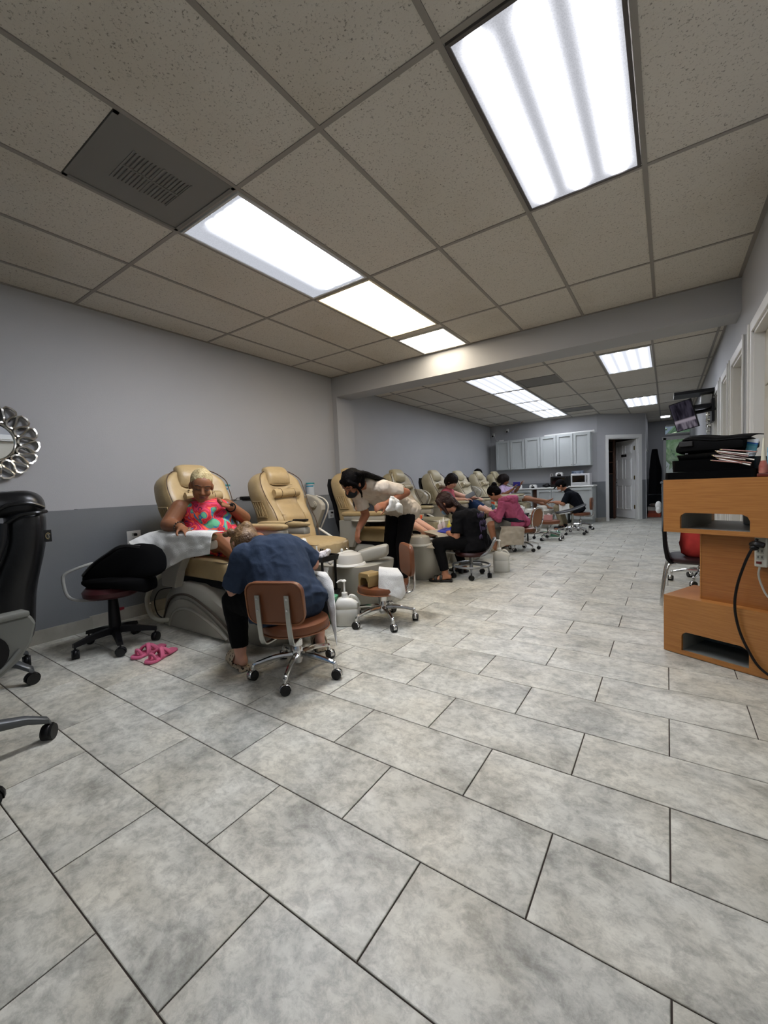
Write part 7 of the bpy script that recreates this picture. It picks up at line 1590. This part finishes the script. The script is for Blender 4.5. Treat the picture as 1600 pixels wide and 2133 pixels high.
towel('towel', [(0, [(0, (-2.0, 1.92, 0.575)), (1, (-1.85, 1.99, 0.55))]), (0.35, [(0, (-1.92, 1.95, 0.54)), (1, (-1.76, 1.95, 0.5))]), (0.7, [(0, (-1.80, 1.92, 0.40)), (1, (-1.68, 1.87, 0.38))]), (1, [(0, (-1.70, 1.86, 0.24)), (1, (-1.62, 1.80, 0.16))])], M_TOWEL, 'white towel hanging at the right side of the worker in navy', wr=0.01)
towel('towel', [(0, [(0, (-1.93, 9.55, 0.585)), (1, (-1.72, 9.55, 0.565))]), (0.3, [(0, (-1.93, 9.48, 0.575)), (1, (-1.72, 9.47, 0.56))]), (1, [(0, (-1.92, 9.45, 0.34)), (1, (-1.70, 9.44, 0.37))])], M_TOWEL, 'small white towel over the knee of the worker in the cap')
towel('towel', [(0, [(0, (-2.25, 6.50, 0.52)), (1, (-1.98, 6.78, 0.50))]), (0.5, [(0, (-2.1, 6.72, 0.60)), (1, (-1.82, 6.86, 0.56))]), (1, [(0, (-1.86, 6.78, 0.48)), (1, (-1.74, 6.86, 0.34))])], M_TOWEL, 'white towel behind the hip of the worker in the pink jacket', wr=0.012) if False else None

# gold nail lamp on the empty stool
t = root('nail_lamp', (-1.955, 2.60, 0.318), radians(-12), 'gold arched nail lamp on the seat of the empty brown stool', 'nail lamp')
M_GOLD = mat('gold_plastic', 'a38a5c', rough=0.3, metal=0.3)
O = [(-0.065, 0), (-0.065, 0.085), (-0.05, 0.105), (0.05, 0.105), (0.065, 0.085), (0.065, 0), (0.046, 0), (0.044, 0.04), (0.028, 0.068), (-0.028, 0.068), (-0.044, 0.04), (-0.046, 0)]
obj('arch', prism(nb(), O, 0.13, Matrix.Translation((0, 0.065, 0)) @ XZ), M_GOLD, t, smooth=False, bev=0.004); obj('inner_liner', bb(nb(), (-0.043, 0.055, 0.0), (0.043, 0.062, 0.06)), M_BLACK, t, smooth=False)

# jugs with pumps
M_JUG = mat('milky_plastic', 'd2d1c9', rough=0.38, spec=0.5)
def jug(loc, rz, label, h=0.225):
    t = root('pump_jug', loc, rz, label, 'jug')
    rs = []
    for z, a, b in ((0, 0.088, 0.058), (0.008, 0.094, 0.064), (0.10, 0.095, 0.065), (0.135, 0.094, 0.065), (0.14, 0.091, 0.062), (0.145, 0.094, 0.065), (h - 0.04, 0.092, 0.063), (h - 0.01, 0.06, 0.045), (h, 0.026, 0.026)):
        rs.append(ring((-0.018 * max(0, (z - h + 0.04) / 0.04), 0, z), (1, 0, 0), (0, 1, 0), a, b, 28, 0.45))
    j = obj('jug_body', loft(nb(), rs), M_JUG, t, angle=50)
    obj('handle', tube(nb(), [(0.012, 0, h - 0.005), (0.035, 0, h + 0.012), (0.07, 0, h - 0.005), (0.095, 0, h - 0.055), (0.085, 0, h - 0.075)], [0.010, 0.011, 0.011, 0.012, 0.012], 10), M_JUG, j)
    obj('collar', lathe(nb(), [(0.026, h), (0.026, h + 0.012), (0.021, h + 0.014), (0.024, h + 0.016), (0.024, h + 0.036), (0.018, h + 0.04)], (-0.018, 0, 0), 20), M_WHITE, t)
    obj('pump_tube', cyl(nb(), (-0.018, 0, h + 0.04), (-0.018, 0, h + 0.125), 0.008, n=12), M_WHITE, t)
    obj('pump_head', tube(sph(nb(), (-0.018, 0, h + 0.13), (0.02, 0.02, 0.012), u=12, v=6), [(-0.018, 0, h + 0.13), (-0.05, -0.005, h + 0.135), (-0.075, -0.01, h + 0.12)], [0.01, 0.008, 0.006], 8), M_WHITE, t)
    return t
jug((-2.125, 2.51, 0), radians(33), 'white pump jug on the floor in front of the second pedicure tub')
jug((-1.68, 4.93, 0), radians(25), 'white pump jug on the floor behind the foot-ring stool', 0.25)
t = root('green_tin', (-2.30, 2.475, 0), radians(20), 'translucent green square canister next to the white pump jug', 'canister')
M_GRN = mat('green_plastic', '4f8a6a', rough=0.3, trans=0.15)
obj('canister_body', loft(nb(), [ring((0, 0, z), (1, 0, 0), (0, 1, 0), a, a * 0.6, 20, 0.3) for z, a in ((0, 0.066), (0.02, 0.068), (0.022, 0.07), (0.2, 0.075))]), M_GRN, t, angle=30)
obj('canister_lid', loft(nb(), [ring((0, 0, z), (1, 0, 0), (0, 1, 0), a, a * 0.6, 20, 0.3) for z, a in ((0.2, 0.08), (0.222, 0.08), (0.228, 0.07))]), mat('green_lid', '5c9c7a', rough=0.25), t, angle=30)
obj('base_band', loft(nb(), [ring((0, 0, z), (1, 0, 0), (0, 1, 0), 0.071, 0.044, 20, 0.3) for z in (0.004, 0.03)]), mat('dark_green_band', '1f5a3c', rough=0.3), t, angle=30)
for k in range(4): obj('label_line', bb(nb(), (-0.05, -0.049, 0.08 + 0.016 * k), (-0.02 - 0.006 * (k % 2), -0.047, 0.085 + 0.016 * k)), mat('print_dark', '1d3a3c'), t, smooth=False)
t = root('green_tub', (-1.86, 8.45, 0), 0.2, 'flat green box on the floor behind the stool with the pink box', 'box')
obj('tub_body', bb(nb(), (-0.15, -0.1, 0), (0.15, 0.1, 0.07), 0.01), M_GRN, t); obj('lid', bb(nb(), (-0.155, -0.105, 0.07), (0.155, 0.105, 0.08), 0.004), MATS['green_lid'], t)
t = root('pink_box', (-1.86, 7.93, 0.364), 0.15, 'open pink box on the seat of the brown stool beyond the pink jacket', 'box')
M_PK = mat('pink_card', 'c08a86', rough=0.6)
obj('box_body', loft(nb(), [[V(p) for p in q] for q in (((-0.13, -0.08, 0), (0.13, -0.08, 0), (0.13, 0.08, 0), (-0.13, 0.08, 0)), ((-0.13, -0.08, 0.09), (0.13, -0.08, 0.09), (0.13, 0.08, 0.09), (-0.13, 0.08, 0.09)), ((-0.12, -0.07, 0.09), (0.12, -0.07, 0.09), (0.12, 0.07, 0.09), (-0.12, 0.07, 0.09)), ((-0.12, -0.07, 0.01), (0.12, -0.07, 0.01), (0.12, 0.07, 0.01), (-0.12, 0.07, 0.01)))]), M_PK, t, smooth=False)
obj('contents', sph(sph(nb(), (0.07, 0, 0.09), (0.04, 0.04, 0.03), u=10, v=6), (-0.05, 0.01, 0.085), (0.05, 0.05, 0.02), u=10, v=6), mat('mixed_contents', '6d4a44', rough=0.7, col2='d8cfc8', vscale=40), t)
# black trolley with its clutter between the first two tubs
t = root('tool_trolley', (-2.45, 2.54, 0), 0, 'black wheeled trolley crowded with supplies beside the worker in navy', 'trolley')
for z in (0.20, 0.50): obj('shelf', loft(nb(), [[V(p) for p in q] for q in (((-0.14, -0.095, z), (0.14, -0.095, z), (0.14, 0.095, z), (-0.14, 0.095, z)), ((-0.15, -0.105, z + 0.045), (0.15, -0.105, z + 0.045), (0.15, 0.105, z + 0.045), (-0.15, 0.105, z + 0.045)), ((-0.14, -0.095, z + 0.045), (0.14, -0.095, z + 0.045), (0.14, 0.095, z + 0.045), (-0.14, 0.095, z + 0.045)), ((-0.135, -0.09, z + 0.008), (0.135, -0.09, z + 0.008), (0.135, 0.09, z + 0.008), (-0.135, 0.09, z + 0.008)))]), M_BLACK, t, smooth=False)
for x in (-0.12, 0.12):
    for y in (-0.08, 0.08):
        l = obj('leg', cyl(nb(), (x, y, 0.05), (x, y, 0.505), 0.011, n=8), M_BLACK, t); obj('wheel', cyl(nb(), (x, y - 0.01, 0.024), (x, y + 0.01, 0.024), 0.024, n=12), M_BLACK, l)
def item(name, x, y, z, label, cat, group=None): return root(name, (-2.45 + x * 0.85, 2.54 + y * 0.72, z), random.uniform(0, 6), label, cat, group)
t = item('tissue_stack', -0.12, -0.04, 0.509, 'crumpled white tissues piled highest on the black trolley', 'tissues')
bm = nb(); rnd = random.Random(5)
for k in range(7): sph(bm, (rnd.uniform(-0.02, 0.03), rnd.uniform(-0.03, 0.03), 0.02 + 0.022 * k), (0.05 - 0.003 * k, 0.045 - 0.003 * k, 0.024), (rnd.uniform(-0.4, 0.4), rnd.uniform(-0.4, 0.4), 0), 10, 6)
remeshed('tissue', bm, M_TOWEL, t, 0.006, 1, None, 0.012, 0.02)
t = item('storage_cup', -0.02, -0.07, 0.509, 'pale lilac open cup on the black trolley', 'cup'); obj('cup', loft(nb(), [ring((0, 0, z), (1, 0, 0), (0, 1, 0), a, a * 0.8, 16, 0.4) for z, a in ((0, 0.038), (0.07, 0.05), (0.07, 0.046), (0.01, 0.034))]), mat('lilac_plastic', 'c2b7cf', rough=0.4), t)
t = item('cotton_bag', 0.11, -0.05, 0.509, 'clear bag of white cotton pads at the right end of the black trolley', 'bag'); bm = nb(); sph(bm, (0, 0, 0.04), (0.06, 0.04, 0.035), (0, -0.4, 0)); sph(bm, (0.045, 0, 0.075), (0.025, 0.025, 0.02)); remeshed('bag_body', bm, mat('white_pads', 'd9d3d2', rough=0.5), t, 0.006, 1, None, 0.01, 0.02); t.rotation_euler = (0, 0, 0.4)
for k, (x, y, c, h, lb, sh) in enumerate(((-0.06, 0.06, 'dcdcd8', 0.10, 'white dropper bottle at the back of the black trolley', 0), (0.02, 0.03, 'cfcad2', 0.085, 'small pale bottle in the middle of the black trolley', 0), (0.06, 0.08, '5a1424', 0.07, 'dark red polish bottle on the black trolley', 0), (0.00, 0.09, '201a1c', 0.075, 'black polish bottle on the black trolley', 0), (0.045, -0.09, '4a47a8', 0.05, 'blue-violet polish bottle at the front of the black trolley', 0), (-0.07, -0.10, 'e4e4e0', 0.06, 'short white bottle at the front left of the black trolley', 0))):
    t = item('polish_bottle', x, y, 0.509, lb, 'bottle'); obj('glass', lathe(nb(), [(0.015, 0), (0.018, 0.004), (0.018, h * 0.5), (0.008, h * 0.6)], n=12), mat('bottle_' + c, c, rough=0.2), t); obj('cap', cyl(nb(), (0, 0, h * 0.58), (0, 0, h), 0.008, 0.006, 10), M_WHITE if k % 2 == 0 else M_BLACK, t)
t = item('black_marker', 0.085, -0.14, 0.5465, 'black clip standing on the front rim of the trolley', 'tool'); t.rotation_euler = (0, 0, 0); obj('clip', box(nb(), (0, 0, 0.028), (0.012, 0.01, 0.06), (0, 0.15, 0)), M_BLACK, t)
t = root('spray_bottle', (-2.36, 2.53, 0.2095), 0.3, 'clear spray bottle with yellow liquid on the lower shelf of the black trolley', 'bottle')
obj('bottle', lathe(nb(), [(0.0, 0), (0.045, 0), (0.047, 0.01), (0.047, 0.06)], n=18), mat('yellow_liquid', 'a89a2c', rough=0.15, trans=0.3), t)
obj('upper_bottle', lathe(nb(), [(0.047, 0.06), (0.047, 0.11), (0.03, 0.15), (0.017, 0.17)], n=18), mat('frosted_plastic', 'b9bdb9', rough=0.25, trans=0.3), t); obj('sprayer', loft(nb(), [ring((0, 0, z), (1, 0, 0), (0, 1, 0), a, b, 12, 0.6) for z, a, b in ((0.165, 0.02, 0.02), (0.2, 0.018, 0.018), (0.215, 0.03, 0.014), (0.235, 0.03, 0.012))]), M_WHITE, t)
# flip-flops, each a thing
M_FLIP = mat('pink_foam', 'c65f80', rough=0.6)
def flip(loc, rz, label):
    t = root('flip_flop', loc, rz, label, 'slipper', 'pink flip-flops')
    prof = [(-0.125, 0.02), (-0.115, 0.034), (-0.06, 0.038), (0.0, 0.036), (0.06, 0.045), (0.1, 0.044), (0.125, 0.028), (0.132, 0.01)]
    P = [(x, w_) for x, w_ in prof] + [(x, -w_) for x, w_ in prof[::-1]]
    obj('sole', loft(nb(), [[V((x, y, z)) for x, y in P] for z in (0.001, 0.022)]), M_FLIP, t, smooth=False, bev=0.008)
    for nm, xa, xb in (('instep_band', -0.035, 0.045), ('cross_band', 0.045, -0.03)):
        obj(nm, sheet(nb(), lambda u, v: (xa + (xb - xa) * u + 0.034 * (v - 0.5), 0.042 * cos(pi * u), 0.012 + (0.05 + 0.004 * (xa > 0)) * sin(pi * u)), 16, 3), M_FLIP, t, solid=0.015, sub=1)
    obj('toe_loop', tube(nb(), [(0.085, 0.032, 0.015), (0.095, 0.026, 0.05), (0.095, 0.002, 0.058), (0.09, -0.01, 0.045), (0.088, -0.012, 0.015)], 0.0095, 10), M_FLIP, t)
    return t
flip((-3.01, 1.385, 0), radians(284), 'pink flip-flop lying farther left, nearer the black stool base')
flip((-2.85, 1.39, 0), radians(291), 'pink flip-flop lying farther right, nearer the worker in navy')
# bottles beside the fourth chair
def squeeze(loc, c, label, h=0.17, spray=None):
    t = root('squeeze_bottle', loc, 0, label, 'bottle')
    obj('bottle', lathe(nb(), [(0.0, 0), (0.028, 0), (0.03, 0.006), (0.03, h * 0.55), (0.014, h * 0.68)], n=16), mat('liquid_' + c, c, rough=0.25), t)
    obj('nozzle', lathe(nb(), [(0.016, h * 0.66), (0.014, h * 0.72), (0.004, h * 0.98), (0, h)], n=12), mat('nozzle_' + c, spray or 'e8e6e0', rough=0.4), t); return t
t = root('side_table', (-2.47, 5.02, 0), 0, 'low round wooden side stand holding the squeeze bottles by the fourth chair', 'table')
obj('top', lathe(nb(), [(0, 0.43), (0.155, 0.43), (0.165, 0.44), (0.165, 0.455), (0.155, 0.462), (0, 0.462)], n=30), mat('pale_wood_top', 'c2a878', rough=0.4), t); obj('stem', cyl(nb(), (0, 0, 0.02), (0, 0, 0.43), 0.025, n=12), M_SHELL, t); obj('foot', lathe(nb(), [(0.11, 0), (0.11, 0.015), (0.03, 0.03)], n=24), M_SHELL, t)
squeeze((-2.38, 4.97, 0.463), 'b8ac3c', 'yellow squeeze bottle on the round side stand', 0.165, 'd8cf6a'); squeeze((-2.51, 4.95, 0.463), 'c7b5ba', 'pinkish white squeeze bottle left of the yellow one', 0.16); squeeze((-2.52, 5.08, 0.463), 'bdb3b6', 'taller pale squeeze bottle behind the pinkish one', 0.19)
def sprayer(loc, rz, label):
    t = root('spray_bottle', loc, rz, label, 'bottle')
    obj('bottle', lathe(nb(), [(0.0, 0), (0.03, 0), (0.033, 0.01), (0.033, 0.08), (0.016, 0.12)], n=14), mat('teal_liquid', '3d6a70', rough=0.2), t)
    obj('trigger_head', loft(nb(), [ring((x, 0, z), (0, 1, 0), (0, 0, 1), a, b, 10, 0.6) for x, z, a, b in ((-0.03, 0.14, 0.013, 0.02), (0.0, 0.145, 0.016, 0.024), (0.03, 0.15, 0.014, 0.016), (0.05, 0.15, 0.008, 0.009))]), mat('orange_sprayer', 'd8562e', rough=0.4), t); obj('neck', cyl(nb(), (0, 0, 0.118), (0, 0, 0.13), 0.016, n=12), M_WHITE, t)
sprayer((-2.72, 4.83, 0.53), 2.0, 'orange-topped spray bottle behind the hip of the standing worker')
t = root('side_shelf', (-2.72, 4.83, 0), 0, 'narrow grey stand under the orange-topped spray bottle', 'stand'); obj('post', cyl(nb(), (0, 0, 0.02), (0, 0, 0.51), 0.02, n=10), M_SHELL, t); obj('plate', cyl(nb(), (0, 0, 0.51), (0, 0, 0.528), 0.07, n=20), M_SHELL_L, t); obj('foot', cyl(nb(), (0, 0, 0.0), (0, 0, 0.02), 0.06, n=20), M_SHELL_L, t)
t = root('side_cart', (-2.63, 7.30, 0), 0, 'small white-topped stand left of the pink jacket worker', 'table'); obj('top', bb(nb(), (-0.2, -0.13, 0.55), (0.2, 0.13, 0.575), 0.006), M_WHITE, t, smooth=False)
for x in (-0.17, 0.17):
    for y in (-0.1, 0.1): obj('leg', cyl(nb(), (x, y, 0), (x, y, 0.55), 0.012, n=8), M_BLACK, t)
sprayer((-2.60, 7.28, 0.576), 2.6, 'orange-topped spray bottle on the white stand by the pink jacket worker')
t = root('side_cart', (-2.22, 7.45, 0), 0, 'black-topped stand with supplies right of the pink jacket worker', 'table'); obj('top', bb(nb(), (-0.2, -0.14, 0.5), (0.2, 0.14, 0.53), 0.006), M_BLACK, t, smooth=False)
for x in (-0.17, 0.17):
    for y in (-0.11, 0.11): obj('leg', cyl(nb(), (x, y, 0), (x, y, 0.5), 0.012, n=8), M_BLACK, t)
t.location = (-2.21, 7.32, 0)
squeeze((-2.27, 7.30, 0.531), 'c9c98a', 'pale yellow squeeze bottle on the black-topped stand', 0.13); t = root('tissue_box', (-2.13, 7.34, 0.531), 0.2, 'white tissue box on the black-topped stand', 'box'); obj('box_body', bb(nb(), (-0.07, -0.06, 0), (0.07, 0.06, 0.11), 0.004), M_WHITE, t, smooth=False); obj('tissue', sph(nb(), (0, 0, 0.12), (0.045, 0.03, 0.02)), M_TOWEL, t)
# phone and tablet in the hands of the far clients
t = root('smart_phone', (-2.96, 9.93, 1.035), 0.3, 'violet phone held up by the client in lavender', 'phone'); obj('phone_case', box(nb(), (0, 0, 0), (0.16, 0.02, 0.10), (0.2, 0, 0), 0.008), mat('violet_case', '2f2a78', rough=0.35), t)
t = root('tablet', (-2.78, 6.66, 0.86), 0.2, 'grey tablet resting on the lap of the dark-haired client', 'tablet'); obj('tablet_body', box(nb(), (0, 0, 0.03), (0.17, 0.22, 0.012), (0.3, -0.5, 0.2), 0.004), mat('grey_tablet', '5d5f62', rough=0.3), t)
# white foot-rest box of the sixth tub
t = root('chrome_faucet_bar', (-2.3, 8.86, 0.42), 0, 'chrome foot bar by the tub beyond the pink box', 'fixture'); obj('bar', tube(nb(), [(-0.1, -0.1, 0), (0.0, -0.12, 0.09), (0.12, -0.1, 0.09), (0.18, -0.08, 0.02)], 0.012, 8), M_CHROME, t)
